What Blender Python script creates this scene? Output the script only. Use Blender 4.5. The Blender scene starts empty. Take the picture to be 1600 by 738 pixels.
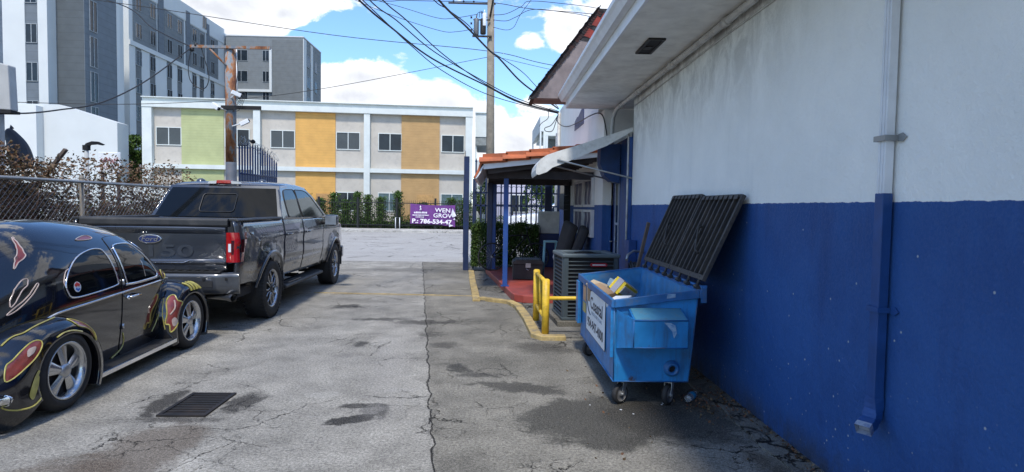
import bpy, bmesh, math, random
from mathutils import Vector, Matrix, Euler
from mathutils.bvhtree import BVHTree
random.seed(7)
PI = math.pi
sc = bpy.context.scene
col = sc.collection
R = math.radians

# ------------------------------------------------------------------ materials
_m = {}
def new_mat(name):
    m = bpy.data.materials.new(name); m.use_nodes = True
    nt = m.node_tree
    return m, nt, nt.nodes, nt.links, nt.nodes['Principled BSDF']

def pm(name, c, rough=.6, metal=0., var=.18, scale=6., bump=.0, bscale=60., coat=0., dirt=None, dscale=2.5, damt=.5,
       spec=.5, rvar=.1, alpha=1., trans=0., bdist=.004, streak=None):
    """painted / plain surface with noise variation in colour, roughness and relief"""
    if name in _m: return _m[name]
    m, nt, N, L, P = new_mat(name)
    tc = N.new('ShaderNodeTexCoord')
    n1 = N.new('ShaderNodeTexNoise'); n1.inputs['Scale'].default_value = scale; n1.inputs['Detail'].default_value = 7
    L.new(tc.outputs['Object'], n1.inputs['Vector'])
    mr = N.new('ShaderNodeMapRange'); mr.inputs[1].default_value = .3; mr.inputs[2].default_value = .7
    mr.inputs[3].default_value = 1 - var; mr.inputs[4].default_value = 1 + var
    L.new(n1.outputs['Fac'], mr.inputs[0])
    mx = N.new('ShaderNodeMix'); mx.data_type = 'RGBA'; mx.blend_type = 'MULTIPLY'; mx.inputs[0].default_value = 1
    mx.inputs[6].default_value = (*c, 1)
    L.new(mr.outputs[0], mx.inputs[7])
    out = mx.outputs[2]
    if dirt:
        n2 = N.new('ShaderNodeTexNoise'); n2.inputs['Scale'].default_value = dscale; n2.inputs['Detail'].default_value = 9
        n2.inputs['Roughness'].default_value = .68
        L.new(tc.outputs['Object'], n2.inputs['Vector'])
        r2 = N.new('ShaderNodeMapRange'); r2.inputs[1].default_value = .5; r2.inputs[2].default_value = .72
        r2.inputs[3].default_value = 0; r2.inputs[4].default_value = damt
        L.new(n2.outputs['Fac'], r2.inputs[0])
        m2 = N.new('ShaderNodeMix'); m2.data_type = 'RGBA'
        L.new(r2.outputs[0], m2.inputs[0]); L.new(out, m2.inputs[6]); m2.inputs[7].default_value = (*dirt, 1)
        out = m2.outputs[2]
    if streak:
        for (sc_, sz, lo_, hi_, am, cc) in streak:
            mp = N.new('ShaderNodeMapping'); mp.inputs['Scale'].default_value = (sc_, sc_, sz); L.new(tc.outputs['Object'], mp.inputs[0])
            n3 = N.new('ShaderNodeTexNoise'); n3.inputs['Scale'].default_value = 1; n3.inputs['Detail'].default_value = 8; n3.inputs['Roughness'].default_value = .7; L.new(mp.outputs[0], n3.inputs['Vector'])
            r3 = N.new('ShaderNodeMapRange'); r3.inputs[1].default_value = lo_; r3.inputs[2].default_value = hi_; r3.inputs[3].default_value = 0; r3.inputs[4].default_value = am
            L.new(n3.outputs['Fac'], r3.inputs[0])
            m3 = N.new('ShaderNodeMix'); m3.data_type = 'RGBA'; L.new(r3.outputs[0], m3.inputs[0]); L.new(out, m3.inputs[6]); m3.inputs[7].default_value = (*cc, 1); out = m3.outputs[2]
    L.new(out, P.inputs['Base Color'])
    rr = N.new('ShaderNodeMapRange'); rr.inputs[3].default_value = max(0.02, rough - rvar); rr.inputs[4].default_value = min(1, rough + rvar)
    L.new(n1.outputs['Fac'], rr.inputs[0]); L.new(rr.outputs[0], P.inputs['Roughness'])
    P.inputs['Metallic'].default_value = metal
    P.inputs['Coat Weight'].default_value = coat; P.inputs['Coat Roughness'].default_value = .03
    P.inputs['Specular IOR Level'].default_value = spec
    P.inputs['Transmission Weight'].default_value = trans
    if bump:
        nb = N.new('ShaderNodeTexNoise'); nb.inputs['Scale'].default_value = bscale; nb.inputs['Detail'].default_value = 6
        L.new(tc.outputs['Object'], nb.inputs['Vector'])
        bp = N.new('ShaderNodeBump'); bp.inputs['Strength'].default_value = bump; bp.inputs['Distance'].default_value = bdist
        L.new(nb.outputs['Fac'], bp.inputs['Height']); L.new(bp.outputs['Normal'], P.inputs['Normal'])
    _m[name] = m
    return m

def leafmat(name, cols, rough=.8):
    if name in _m: return _m[name]
    m, nt, N, L, P = new_mat(name)
    g = N.new('ShaderNodeNewGeometry'); cr = N.new('ShaderNodeValToRGB')
    cr.color_ramp.elements[0].color = (*cols[0], 1); cr.color_ramp.elements[-1].color = (*cols[-1], 1)
    for i, c in enumerate(cols[1:-1]):
        e = cr.color_ramp.elements.new((i + 1) / (len(cols) - 1)); e.color = (*c, 1)
    L.new(g.outputs['Random Per Island'], cr.inputs[0]); L.new(cr.outputs[0], P.inputs['Base Color'])
    P.inputs['Roughness'].default_value = rough; P.inputs['Specular IOR Level'].default_value = .2
    _m[name] = m
    return m

def siding(name, c, pitch=.18, axis='Z'):
    if name in _m: return _m[name]
    m, nt, N, L, P = new_mat(name)
    tc = N.new('ShaderNodeTexCoord'); sp = N.new('ShaderNodeSeparateXYZ'); L.new(tc.outputs['Object'], sp.inputs[0])
    mu = N.new('ShaderNodeMath'); mu.operation = 'DIVIDE'; mu.inputs[1].default_value = pitch; L.new(sp.outputs[axis], mu.inputs[0])
    fr = N.new('ShaderNodeMath'); fr.operation = 'FRACT'; L.new(mu.outputs[0], fr.inputs[0])
    gr = N.new('ShaderNodeMapRange'); gr.inputs[1].default_value = 0; gr.inputs[2].default_value = .12; gr.inputs[3].default_value = .72; gr.inputs[4].default_value = 1
    L.new(fr.outputs[0], gr.inputs[0])
    n1 = N.new('ShaderNodeTexNoise'); n1.inputs['Scale'].default_value = 1.6; n1.inputs['Detail'].default_value = 8; L.new(tc.outputs['Object'], n1.inputs['Vector'])
    mr = N.new('ShaderNodeMapRange'); mr.inputs[1].default_value = .3; mr.inputs[2].default_value = .7; mr.inputs[3].default_value = .9; mr.inputs[4].default_value = 1.08
    L.new(n1.outputs['Fac'], mr.inputs[0])
    mm = N.new('ShaderNodeMath'); mm.operation = 'MULTIPLY'; L.new(gr.outputs[0], mm.inputs[0]); L.new(mr.outputs[0], mm.inputs[1])
    mx = N.new('ShaderNodeMix'); mx.data_type = 'RGBA'; mx.blend_type = 'MULTIPLY'; mx.inputs[0].default_value = 1; mx.inputs[6].default_value = (*c, 1)
    L.new(mm.outputs[0], mx.inputs[7]); L.new(mx.outputs[2], P.inputs['Base Color'])
    bp = N.new('ShaderNodeBump'); bp.inputs['Strength'].default_value = .6; bp.inputs['Distance'].default_value = .02
    L.new(fr.outputs[0], bp.inputs['Height']); L.new(bp.outputs['Normal'], P.inputs['Normal'])
    P.inputs['Roughness'].default_value = .75
    _m[name] = m
    return m

# ------------------------------------------------------------------ mesh builder
class B:
    def __init__(s, off=(0, 0, 0)):
        s.bm = bmesh.new(); s.off = Vector(off); s.mi = 0
    def _f(s, vs, smooth=False):
        try:
            f = s.bm.faces.new(vs); f.material_index = s.mi; f.smooth = smooth; return f
        except ValueError:
            return None
    def v(s, p): return s.bm.verts.new(Vector(p) - s.off)
    def face(s, pts, smooth=False): return s._f([s.v(p) for p in pts], smooth)
    def box(s, a, b):
        x0, y0, z0 = a; x1, y1, z1 = b
        if x0 > x1: x0, x1 = x1, x0
        if y0 > y1: y0, y1 = y1, y0
        if z0 > z1: z0, z1 = z1, z0
        v = [s.v(p) for p in ((x0,y0,z0),(x1,y0,z0),(x1,y1,z0),(x0,y1,z0),(x0,y0,z1),(x1,y0,z1),(x1,y1,z1),(x0,y1,z1))]
        for q in ((0,3,2,1),(4,5,6,7),(0,1,5,4),(1,2,6,5),(2,3,7,6),(3,0,4,7)): s._f([v[i] for i in q])
        return s
    def obox(s, c, size, rot=(0, 0, 0)):
        M = Euler(rot).to_matrix(); c = Vector(c); h = Vector(size) / 2
        v = []
        for sx, sy, sz in ((-1,-1,-1),(1,-1,-1),(1,1,-1),(-1,1,-1),(-1,-1,1),(1,-1,1),(1,1,1),(-1,1,1)):
            v.append(s.v(c + M @ Vector((sx*h.x, sy*h.y, sz*h.z))))
        for q in ((0,3,2,1),(4,5,6,7),(0,1,5,4),(1,2,6,5),(2,3,7,6),(3,0,4,7)): s._f([v[i] for i in q])
        return s
    def prism(s, poly, axis, a, b):
        """poly 2D; axis 'x': (y,z); 'y': (x,z); 'z': (x,y)"""
        def P(p, t):
            if axis == 'x': return (t, p[0], p[1])
            if axis == 'y': return (p[0], t, p[1])
            return (p[0], p[1], t)
        A = [s.v(P(p, a)) for p in poly]; Bv = [s.v(P(p, b)) for p in poly]
        n = len(poly)
        for i in range(n): s._f([A[i], A[(i+1) % n], Bv[(i+1) % n], Bv[i]])
        s._f(A[::-1]); s._f(Bv)
        return s
    def tube(s, pts, r, n=8, closed=False, cap=True, r2=None):
        pts = [Vector(p) for p in pts]; k = len(pts); rings = []
        up = None
        for i, p in enumerate(pts):
            if closed: d = pts[(i+1) % k] - pts[i-1]
            else: d = pts[min(i+1, k-1)] - pts[max(i-1, 0)]
            if d.length < 1e-9: d = Vector((0, 0, 1))
            d.normalize()
            if up is None:
                up = Vector((0, 0, 1)) if abs(d.z) < .9 else Vector((1, 0, 0))
            a = d.cross(up)
            if a.length < 1e-4: a = d.cross(Vector((0, 1, 0)))
            a.normalize(); b = a.cross(d); up = b
            rad = r if r2 is None else r + (r2 - r) * i / max(1, k-1)
            if callable(r): rad = r(i / max(1, k-1))
            rings.append([s.v(p + (a*math.cos(2*PI*j/n) + b*math.sin(2*PI*j/n)) * rad) for j in range(n)])
        m = k if closed else k-1
        for i in range(m):
            A, C = rings[i], rings[(i+1) % k]
            for j in range(n): s._f([A[j], A[(j+1) % n], C[(j+1) % n], C[j]], n > 5)
        if cap and not closed:
            s._f(rings[0][::-1]); s._f(rings[-1])
        return s
    def cyl(s, p0, p1, r, n=16, r2=None): return s.tube([p0, p1], r, n, r2=r if r2 is None else r2)
    def lathe(s, prof, c, axis='z', n=32, smooth=True):
        """prof: list of (radius, height along the axis)"""
        c = Vector(c); rings = []
        for r, h in prof:
            ring = []
            for j in range(n):
                t = 2*PI*j/n; a, b = r*math.cos(t), r*math.sin(t)
                ring.append(s.v(c + Vector({'z': (a, b, h), 'x': (h, a, b), 'y': (b, h, a)}[axis])))
            rings.append(ring)
        for i in range(len(prof)-1):
            for j in range(n): s._f([rings[i][j], rings[i][(j+1) % n], rings[i+1][(j+1) % n], rings[i+1][j]], smooth)
        return s
    def grid(s, rows, smooth=True, closed=False):
        V = [[s.v(p) for p in r] for r in rows]
        for i in range(len(V)-1):
            m = len(V[i])
            for j in range(m if closed else m-1):
                s._f([V[i][j], V[i][(j+1) % m], V[i+1][(j+1) % m], V[i+1][j]], smooth)
        return s
    def obj(s, name, mats, parent=None, bevel=0, smooth=False, recalc=True, seg=2, weld=False):
        if weld: bmesh.ops.remove_doubles(s.bm, verts=s.bm.verts, dist=.0004)
        if recalc: bmesh.ops.recalc_face_normals(s.bm, faces=s.bm.faces)
        me = bpy.data.meshes.new(name); s.bm.to_mesh(me); s.bm.free()
        if not isinstance(mats, (list, tuple)): mats = [mats]
        for m in mats: me.materials.append(m)
        if smooth:
            for p in me.polygons: p.use_smooth = True
        o = bpy.data.objects.new(name, me); col.objects.link(o)
        if parent: o.parent = parent
        elif s.off.length > 0: o.location = s.off
        if bevel:
            md = o.modifiers.new('bevel', 'BEVEL'); md.width = bevel; md.segments = seg; md.limit_method = 'ANGLE'; md.angle_limit = R(35)
            md.harden_normals = False
        return o

def tag(o, label, cat, group=None):
    o['label'] = label; o['category'] = cat
    if group: o['group'] = group
    return o
def struct(o): o['kind'] = 'structure'; return o
def stuff(o): o['kind'] = 'stuff'; return o
def thing(name, label, cat, loc=(0, 0, 0), rotz=0, group=None):
    o = bpy.data.objects.new(name, None); col.objects.link(o); o.empty_display_size = .3
    o.location = loc; o.rotation_euler = (0, 0, rotz)
    return tag(o, label, cat, group)
def kids(o): return [c for c in bpy.data.objects if c.parent == o]
def copy_tree(o, parent=None):
    c = o.copy(); col.objects.link(c); c.parent = parent
    for k in kids(o): copy_tree(k, c)
    return c

def text_bm(txt, size, extrude=.002, bold=0, align='CENTER'):
    cu = bpy.data.curves.new('t', 'FONT'); cu.body = txt; cu.size = size; cu.extrude = extrude; cu.offset = bold
    cu.align_x = align; cu.align_y = 'CENTER'; cu.resolution_u = 3
    o = bpy.data.objects.new('t', cu); col.objects.link(o)
    dg = bpy.context.evaluated_depsgraph_get(); me = bpy.data.meshes.new_from_object(o.evaluated_get(dg))
    bpy.data.objects.remove(o)
    return me
def text(name, txt, size, mat, parent, loc, rot, sx=1., extrude=.002, bold=0, align='CENTER', shear=0):
    me = text_bm(txt, size, extrude, bold, align); me.name = name
    for v in me.vertices: v.co.x = v.co.x * sx + v.co.y * shear
    me.materials.clear(); me.materials.append(mat)
    for p in me.polygons: p.material_index = 0
    o = bpy.data.objects.new(name, me); col.objects.link(o); o.parent = parent; o.location = loc; o.rotation_euler = rot
    return o

def panel(outline, xfun, step=.06, thick=0.0, side=1):
    """outline in (y,z), filled, cut on a grid, displaced to x = xfun(y,z)"""
    bm = bmesh.new()
    vs = [bm.verts.new((0, y, z)) for y, z in outline]
    f = bm.faces.new(vs); bmesh.ops.triangulate(bm, faces=[f])
    for ax in (1, 2):
        lo = min(p[ax-1] for p in outline); hi = max(p[ax-1] for p in outline)
        t = lo + step
        while t < hi - 1e-4:
            co = [0, 0, 0]; co[ax] = t; no = [0, 0, 0]; no[ax] = 1
            bmesh.ops.bisect_plane(bm, geom=bm.verts[:] + bm.edges[:] + bm.faces[:], plane_co=co, plane_no=no, dist=1e-5)
            t += step
    for v in bm.verts: v.co.x = side * xfun(v.co.y, v.co.z)
    for f in bm.faces: f.smooth = True
    bmesh.ops.recalc_face_normals(bm, faces=bm.faces)
    tot = sum(f.normal.x * f.calc_area() for f in bm.faces)
    if tot * side < 0: bmesh.ops.reverse_faces(bm, faces=bm.faces)
    if thick:
        r = bmesh.ops.extrude_face_region(bm, geom=bm.faces[:])
        vv = [e for e in r['geom'] if isinstance(e, bmesh.types.BMVert)]
        for v in vv: v.co.x -= side * thick
        bmesh.ops.recalc_face_normals(bm, faces=bm.faces)
    b = B(); b.bm.free(); b.bm = bm
    return b

def smoothstep(a, b, x):
    t = max(0, min(1, (x-a)/(b-a))); return t*t*(3-2*t)
def interp(tab, x):
    if x <= tab[0][0]: return tab[0][1]
    for i in range(len(tab)-1):
        if x <= tab[i+1][0]:
            a, b = tab[i], tab[i+1]
            # catmull-rom
            p0 = tab[max(0, i-1)]; p3 = tab[min(len(tab)-1, i+2)]
            h = b[0]-a[0]; t = (x-a[0])/h
            m0 = (b[1]-p0[1])/(b[0]-p0[0])*h; m1 = (p3[1]-a[1])/(p3[0]-a[0])*h
            return (2*t**3-3*t*t+1)*a[1]+(t**3-2*t*t+t)*m0+(-2*t**3+3*t*t)*b[1]+(t**3-t*t)*m1
    return tab[-1][1]
def lerp(a, b, t): return a+(b-a)*t
def spline(pts, n=8):
    P = [Vector(p) for p in pts]; out = []
    for i in range(len(P)-1):
        p0, p1, p2, p3 = P[max(0, i-1)], P[i], P[i+1], P[min(len(P)-1, i+2)]
        for k in range(n):
            t = k/n
            out.append(.5*((2*p1)+(-p0+p2)*t+(2*p0-5*p1+4*p2-p3)*t*t+(-p0+3*p1-3*p2+p3)*t**3))
    out.append(P[-1]); return out

# ------------------------------------------------------------------ common materials
M_dark = pm('dark_void', (.008, .008, .009), .8)
M_chrome = pm('chrome', (.82, .83, .85), .12, 1, .05)
M_chrome2 = pm('brushed_steel', (.45, .46, .48), .35, 1, .15)
M_rubber = pm('rubber', (.018, .018, .019), .75, bump=.25, bscale=90, dirt=(.07, .065, .06), damt=.5)
M_glass_dark = pm('tinted_glass', (.004, .005, .006), .04, 0, .1, coat=0, rvar=.02, spec=.3)
M_white = pm('white_paint', (.72, .74, .76), .55, var=.06, dirt=(.4, .41, .4), damt=.35)
M_wire = pm('black_cable', (.012, .012, .014), .6)
M_blue_metal = pm('navy_gate_paint', (.008, .022, .075), .42, var=.25, dirt=(.05, .05, .09), damt=.4)
M_galv = pm('galvanised', (.33, .34, .34), .5, .7, .15)
M_yellow = pm('yellow_safety_paint', (.66, .43, .03), .5, var=.14, scale=12, dirt=(.2, .13, .04), dscale=9, damt=.7, bump=.2, bscale=80)
M_plastic_blk = pm('black_plastic', (.02, .021, .022), .55, var=.2, dirt=(.09, .085, .08), damt=.5)

exec_order = []
# ================================================================== SKY
SUN_EL, SUN_AZ = R(58), R(184)      # azimuth measured clockwise from +Y (the sun stands behind and right of the camera)
w = bpy.data.worlds.new('World'); sc.world = w; w.use_nodes = True
nt = w.node_tree; N, L = nt.nodes, nt.links
bg = N['Background']; bg.inputs['Strength'].default_value = .15
sky = N.new('ShaderNodeTexSky'); sky.sky_type = 'NISHITA'; sky.sun_disc = False
sky.sun_elevation = SUN_EL; sky.sun_rotation = SUN_AZ
sky.air_density = 1.25; sky.dust_density = .3; sky.ozone_density = 2.5
tc = N.new('ShaderNodeTexCoord'); sp = N.new('ShaderNodeSeparateXYZ'); L.new(tc.outputs['Generated'], sp.inputs[0])
def mth(op, a, b=None, c=None):
    n = N.new('ShaderNodeMath'); n.operation = op
    for i, x in enumerate((a, b, c)):
        if x is None: continue
        if isinstance(x, (int, float)): n.inputs[i].default_value = x
        else: L.new(x, n.inputs[i])
    return n.outputs[0]
ay = mth('MAXIMUM', mth('ABSOLUTE', sp.outputs['Y']), .12)
U = mth('DIVIDE', sp.outputs['X'], ay); V = mth('DIVIDE', sp.outputs['Z'], ay)
cb = N.new('ShaderNodeCombineXYZ'); L.new(U, cb.inputs[0]); L.new(mth('MULTIPLY', V, 1.5), cb.inputs[1]); L.new(mth('MULTIPLY', sp.outputs['Y'], .6), cb.inputs[2])
def noise(vec, scale, det=8, rough=.58, dist=0.):
    n = N.new('ShaderNodeTexNoise'); n.inputs['Scale'].default_value = scale; n.inputs['Detail'].default_value = det
    n.inputs['Roughness'].default_value = rough; n.inputs['Distortion'].default_value = dist; L.new(vec, n.inputs['Vector']); return n.outputs['Fac']
nf = noise(cb.outputs[0], 8, 10, .6, .25); nb = noise(cb.outputs[0], 2.4, 3, .5)
# cloud banks: centre and radii as slopes (east/north, up/north)
blobs = [(-.21, .205, .12, .038), (-.22, .175, .13, .030), (-.10, .165, .10, .050), (-.03, .150, .07, .030), (.03, .10, .10, .05), (-.33, .10, .2, .05),
         (.06, .17, .05, .028), (.120, .287, .042, .028), (.055, .268, .020, .014), (-.46, .315, .22, .05), (-.55, .26, .25, .06), (-.34, .30, .07, .03),
         (-.30, .395, .07, .012), (.6, .35, .5, .12), (-1.3, .35, .5, .14), (1.2, .9, .6, .25), (-.9, 1.0, .5, .2), (.1, 1.6, .7, .3), (-2.6, 1.2, .9, .4), (2.6, 1.3, 1., .4), (0, 3.2, 1.5, .8)]
cm = None
for (u0, v0, ru, rv) in blobs:
    du = mth('DIVIDE', mth('SUBTRACT', U, u0), ru); dv = mth('DIVIDE', mth('SUBTRACT', V, v0), rv)
    d = mth('SUBTRACT', 1, mth('SQRT', mth('ADD', mth('MULTIPLY', du, du), mth('MULTIPLY', dv, dv))))
    d = mth('MULTIPLY', d, max(.4, min(1, ru/.08)))
    cm = d if cm is None else mth('MAXIMUM', cm, d)
dens = mth('ADD', cm, mth('MULTIPLY', mth('SUBTRACT', nf, .5), 3.0))
mrn = N.new('ShaderNodeMapRange'); mrn.interpolation_type = 'SMOOTHSTEP'; mrn.inputs[1].default_value = -.04; mrn.inputs[2].default_value = .26
L.new(dens, mrn.inputs[0])
# thin low haze of cloud over the horizon
hz = N.new('ShaderNodeMapRange'); hz.inputs[1].default_value = .15; hz.inputs[2].default_value = .0; hz.inputs[3].default_value = 0; hz.inputs[4].default_value = .40
L.new(V, hz.inputs[0])
hzn = mth('MULTIPLY', hz.outputs[0], mth('ADD', .45, nb))
cover = mth('MINIMUM', 1, mth('MAXIMUM', mrn.outputs[0], hzn))
shade = N.new('ShaderNodeMapRange'); shade.inputs[1].default_value = .2; shade.inputs[2].default_value = 1.2; shade.inputs[3].default_value = 1; shade.inputs[4].default_value = .15
L.new(mth('ADD', mth('MULTIPLY', dens, .6), mth('MULTIPLY', noise(cb.outputs[0], 5, 6, .6), .9)), shade.inputs[0])
ccol = N.new('ShaderNodeMix'); ccol.data_type = 'RGBA'; L.new(shade.outputs[0], ccol.inputs[0])
ccol.inputs[6].default_value = (2.9, 3.05, 3.4, 1); ccol.inputs[7].default_value = (6.4, 6.45, 6.6, 1)
mixs = N.new('ShaderNodeMix'); mixs.data_type = 'RGBA'; L.new(cover, mixs.inputs[0])
tint = N.new('ShaderNodeMix'); tint.data_type = 'RGBA'; tint.blend_type = 'MULTIPLY'; tint.inputs[0].default_value = 1; tint.inputs[7].default_value = (.64, .81, 1.04, 1); L.new(sky.outputs[0], tint.inputs[6])
L.new(tint.outputs[2], mixs.inputs[6]); L.new(ccol.outputs[2], mixs.inputs[7])
L.new(mixs.outputs[2], bg.inputs['Color'])

sun = bpy.data.lights.new('sun', 'SUN'); sun.energy = 2.5; sun.angle = R(6); sun.color = (1, .94, .85)
so = bpy.data.objects.new('sun', sun); col.objects.link(so)
sd = Vector((math.sin(SUN_AZ)*math.cos(SUN_EL), math.cos(SUN_AZ)*math.cos(SUN_EL), math.sin(SUN_EL)))
so.rotation_euler = sd.to_track_quat('Z', 'Y').to_euler(); so.location = (0, 0, 30)

# ================================================================== CAMERA
cam = bpy.data.cameras.new('camera'); co = bpy.data.objects.new('camera', cam); col.objects.link(co); sc.camera = co
cam.sensor_fit = 'HORIZONTAL'; cam.sensor_width = 36; cam.lens = 956/1600*36; cam.clip_end = 2000; cam.clip_start = .05
pitch, roll, yaw = R(-2.73), .016, R(-1.8)
fw = Vector((-math.sin(yaw)*math.cos(pitch), math.cos(yaw)*math.cos(pitch), math.sin(pitch)))
r0 = Vector((math.cos(yaw), math.sin(yaw), 0)); u0 = r0.cross(fw)
rr = r0*math.cos(roll)+u0*math.sin(roll); uu = -r0*math.sin(roll)+u0*math.cos(roll)
Mc = Matrix((rr, uu, -fw)).transposed().to_4x4(); Mc.translation = (0, 0, 1.6); co.matrix_world = Mc

sc.view_settings.view_transform = 'Standard'; sc.view_settings.look = 'None'; sc.view_settings.exposure = .70; sc.view_settings.gamma = 1
sc.cycles.max_bounces = 8

# ================================================================== GROUND MATERIALS
def ground_mat(name, base, base2, cracks=True, stains=(), joint=False, speck=.5, crack_s=.9, tint=.0, cw=.012, camt=1., bs=.9, mv=1.):
    m, nt, N, L, P = new_mat(name)
    def mth(op, a, b=None):
        n = N.new('ShaderNodeMath'); n.operation = op
        for i, x in enumerate((a, b)):
            if x is None: continue
            if isinstance(x, (int, float)): n.inputs[i].default_value = x
            else: L.new(x, n.inputs[i])
        return n.outputs[0]
    def mr(x, a, b, c, d, smooth=False):
        n = N.new('ShaderNodeMapRange'); n.inputs[1].default_value = a; n.inputs[2].default_value = b; n.inputs[3].default_value = c; n.inputs[4].default_value = d
        if smooth: n.interpolation_type = 'SMOOTHSTEP'
        L.new(x, n.inputs[0]); return n.outputs[0]
    def mix(f, a, b, mode='MIX'):
        n = N.new('ShaderNodeMix'); n.data_type = 'RGBA'; n.blend_type = mode
        if isinstance(f, (int, float)): n.inputs[0].default_value = f
        else: L.new(f, n.inputs[0])
        for i, x in ((6, a), (7, b)):
            if isinstance(x, tuple): n.inputs[i].default_value = (*x, 1)
            else: L.new(x, n.inputs[i])
        return n.outputs[2]
    g = N.new('ShaderNodeNewGeometry'); pos = g.outputs['Position']
    sp = N.new('ShaderNodeSeparateXYZ'); L.new(pos, sp.inputs[0]); X, Y = sp.outputs[0], sp.outputs[1]
    def noise(scale, det=6, rough=.6, vec=None, dist=0):
        n = N.new('ShaderNodeTexNoise'); n.inputs['Scale'].default_value = scale; n.inputs['Detail'].default_value = det; n.inputs['Roughness'].default_value = rough
        n.inputs['Distortion'].default_value = dist
        L.new(vec or pos, n.inputs['Vector']); return n
    big = noise(.35, 6, .62); mid = noise(2.3, 8, .65); fine = noise(48, 5, .8); peb = noise(120, 3, .7)
    c = mix(mr(big.outputs[0], .35, .68, 0, 1, True), base, base2)
    c = mix(1, c, mr(mid.outputs[0], .3, .7, 1-.34*mv, 1+.32*mv), 'MULTIPLY')
    jm = None
    if joint:
        jn = noise(2.5, 5, .7)
        d = mth('ADD', mth('ADD', X, mth('MULTIPLY', Y, .1195)), -.1)
        d = mth('ADD', d, mth('MULTIPLY', mth('SUBTRACT', jn.outputs[0], .5), .16))
        side = mr(d, -.003, .003, 0, 1)
        c = mix(side, c, mix(1, c, (.72, .71, .68), 'MULTIPLY'))
        jm = mr(mth('ABSOLUTE', mth('ADD', d, 0)), .001, .008, 1, 0)
        edge = mr(mth('ABSOLUTE', mth('SUBTRACT', d, .07)), .0, .11, .3, 0)
        c = mix(mth('MULTIPLY', edge, mr(jn.outputs[0], .45, .6, 0, 1)), c, (.05, .045, .04))
    # soft dirt
    dn = noise(1.1, 10, .72, dist=.4)
    c = mix(mr(dn.outputs[0], .54, .72, 0, .42*mv), c, (.05, .046, .04))
    rough = mr(mid.outputs[0], .3, .7, .78, .95)
    stn = noise(1.6, 9, .72, dist=.3); stf = noise(6.5, 8, .7, dist=.5)
    wet = None
    for (x0, y0, rx, ry, rot, colr, amt, soft, ns) in stains:
        ca, sa = math.cos(rot), math.sin(rot)
        dx = mth('SUBTRACT', X, x0); dy = mth('SUBTRACT', Y, y0)
        a = mth('DIVIDE', mth('ADD', mth('MULTIPLY', dx, ca), mth('MULTIPLY', dy, sa)), rx)
        b = mth('DIVIDE', mth('SUBTRACT', mth('MULTIPLY', dy, ca), mth('MULTIPLY', dx, sa)), ry)
        d = mth('SQRT', mth('ADD', mth('MULTIPLY', a, a), mth('MULTIPLY', b, b)))
        d = mth('ADD', d, mth('MULTIPLY', mth('SUBTRACT', (stn if min(rx, ry) > .3 else stf).outputs[0], .5), ns*2.0))
        f = mr(d, 1 - soft*1.6, 1 + soft * .6, amt, 0, True)
        c = mix(f, c, mix(.55, colr, mix(1, c, (.55, .52, .46), 'MULTIPLY')) if False else colr)
        if amt >= .8: wet = f if wet is None else mth('MAXIMUM', wet, f)
    # aggregate speckle
    c = mix(1, c, mr(fine.outputs[0], .3, .7, 1-speck, 1+speck), 'MULTIPLY')
    c = mix(mr(peb.outputs[0], .57, .66, 0, .6), c, (base[0]*2.1, base[1]*2.05, base[2]*1.95))
    c = mix(mr(peb.outputs[0], .43, .33, 0, .8), c, (.03, .028, .025))
    crk = None
    if cracks:
        wv = noise(3.0, 6, .7)
        av = N.new('ShaderNodeVectorMath'); av.operation = 'SCALE'; av.inputs['Scale'].default_value = .32; L.new(wv.outputs['Color'], av.inputs[0])
        ad = N.new('ShaderNodeVectorMath'); ad.operation = 'ADD'; L.new(pos, ad.inputs[0]); L.new(av.outputs[0], ad.inputs[1])
        gate = noise(.8, 4, .6)
        tot = None
        for s_, wd, lo in ((crack_s, cw, .49), (crack_s*2.9, cw*.55*2.9, .52)):
            vo = N.new('ShaderNodeTexVoronoi'); vo.feature = 'DISTANCE_TO_EDGE'; vo.inputs['Scale'].default_value = s_; L.new(ad.outputs[0], vo.inputs['Vector'])
            k = mth('MULTIPLY', mr(vo.outputs['Distance'], wd*.25, wd, 1, 0), mr(gate.outputs[0], lo, lo+.07, 0, 1))
            tot = k if tot is None else mth('MAXIMUM', tot, k)
        crk = mth('MULTIPLY', tot, camt)
    if jm is not None: crk = jm if crk is None else mth('MAXIMUM', crk, jm)
    if crk is not None: c = mix(crk, c, (.014, .013, .012))
    L.new(c, P.inputs['Base Color'])
    if wet is not None: rough = mth('SUBTRACT', rough, mth('MULTIPLY', wet, .12))
    L.new(rough, P.inputs['Roughness'])
    h = mth('ADD', mth('MULTIPLY', fine.outputs[0], .5), mth('MULTIPLY', peb.outputs[0], .5))
    if crk is not None: h = mth('SUBTRACT', h, mth('MULTIPLY', crk, 1.5))
    bp = N.new('ShaderNodeBump'); bp.inputs['Strength'].default_value = bs; bp.inputs['Distance'].default_value = .010
    L.new(h, bp.inputs['Height']); L.new(bp.outputs['Normal'], P.inputs['Normal'])
    P.inputs['Specular IOR Level'].default_value = .2
    return m

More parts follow.
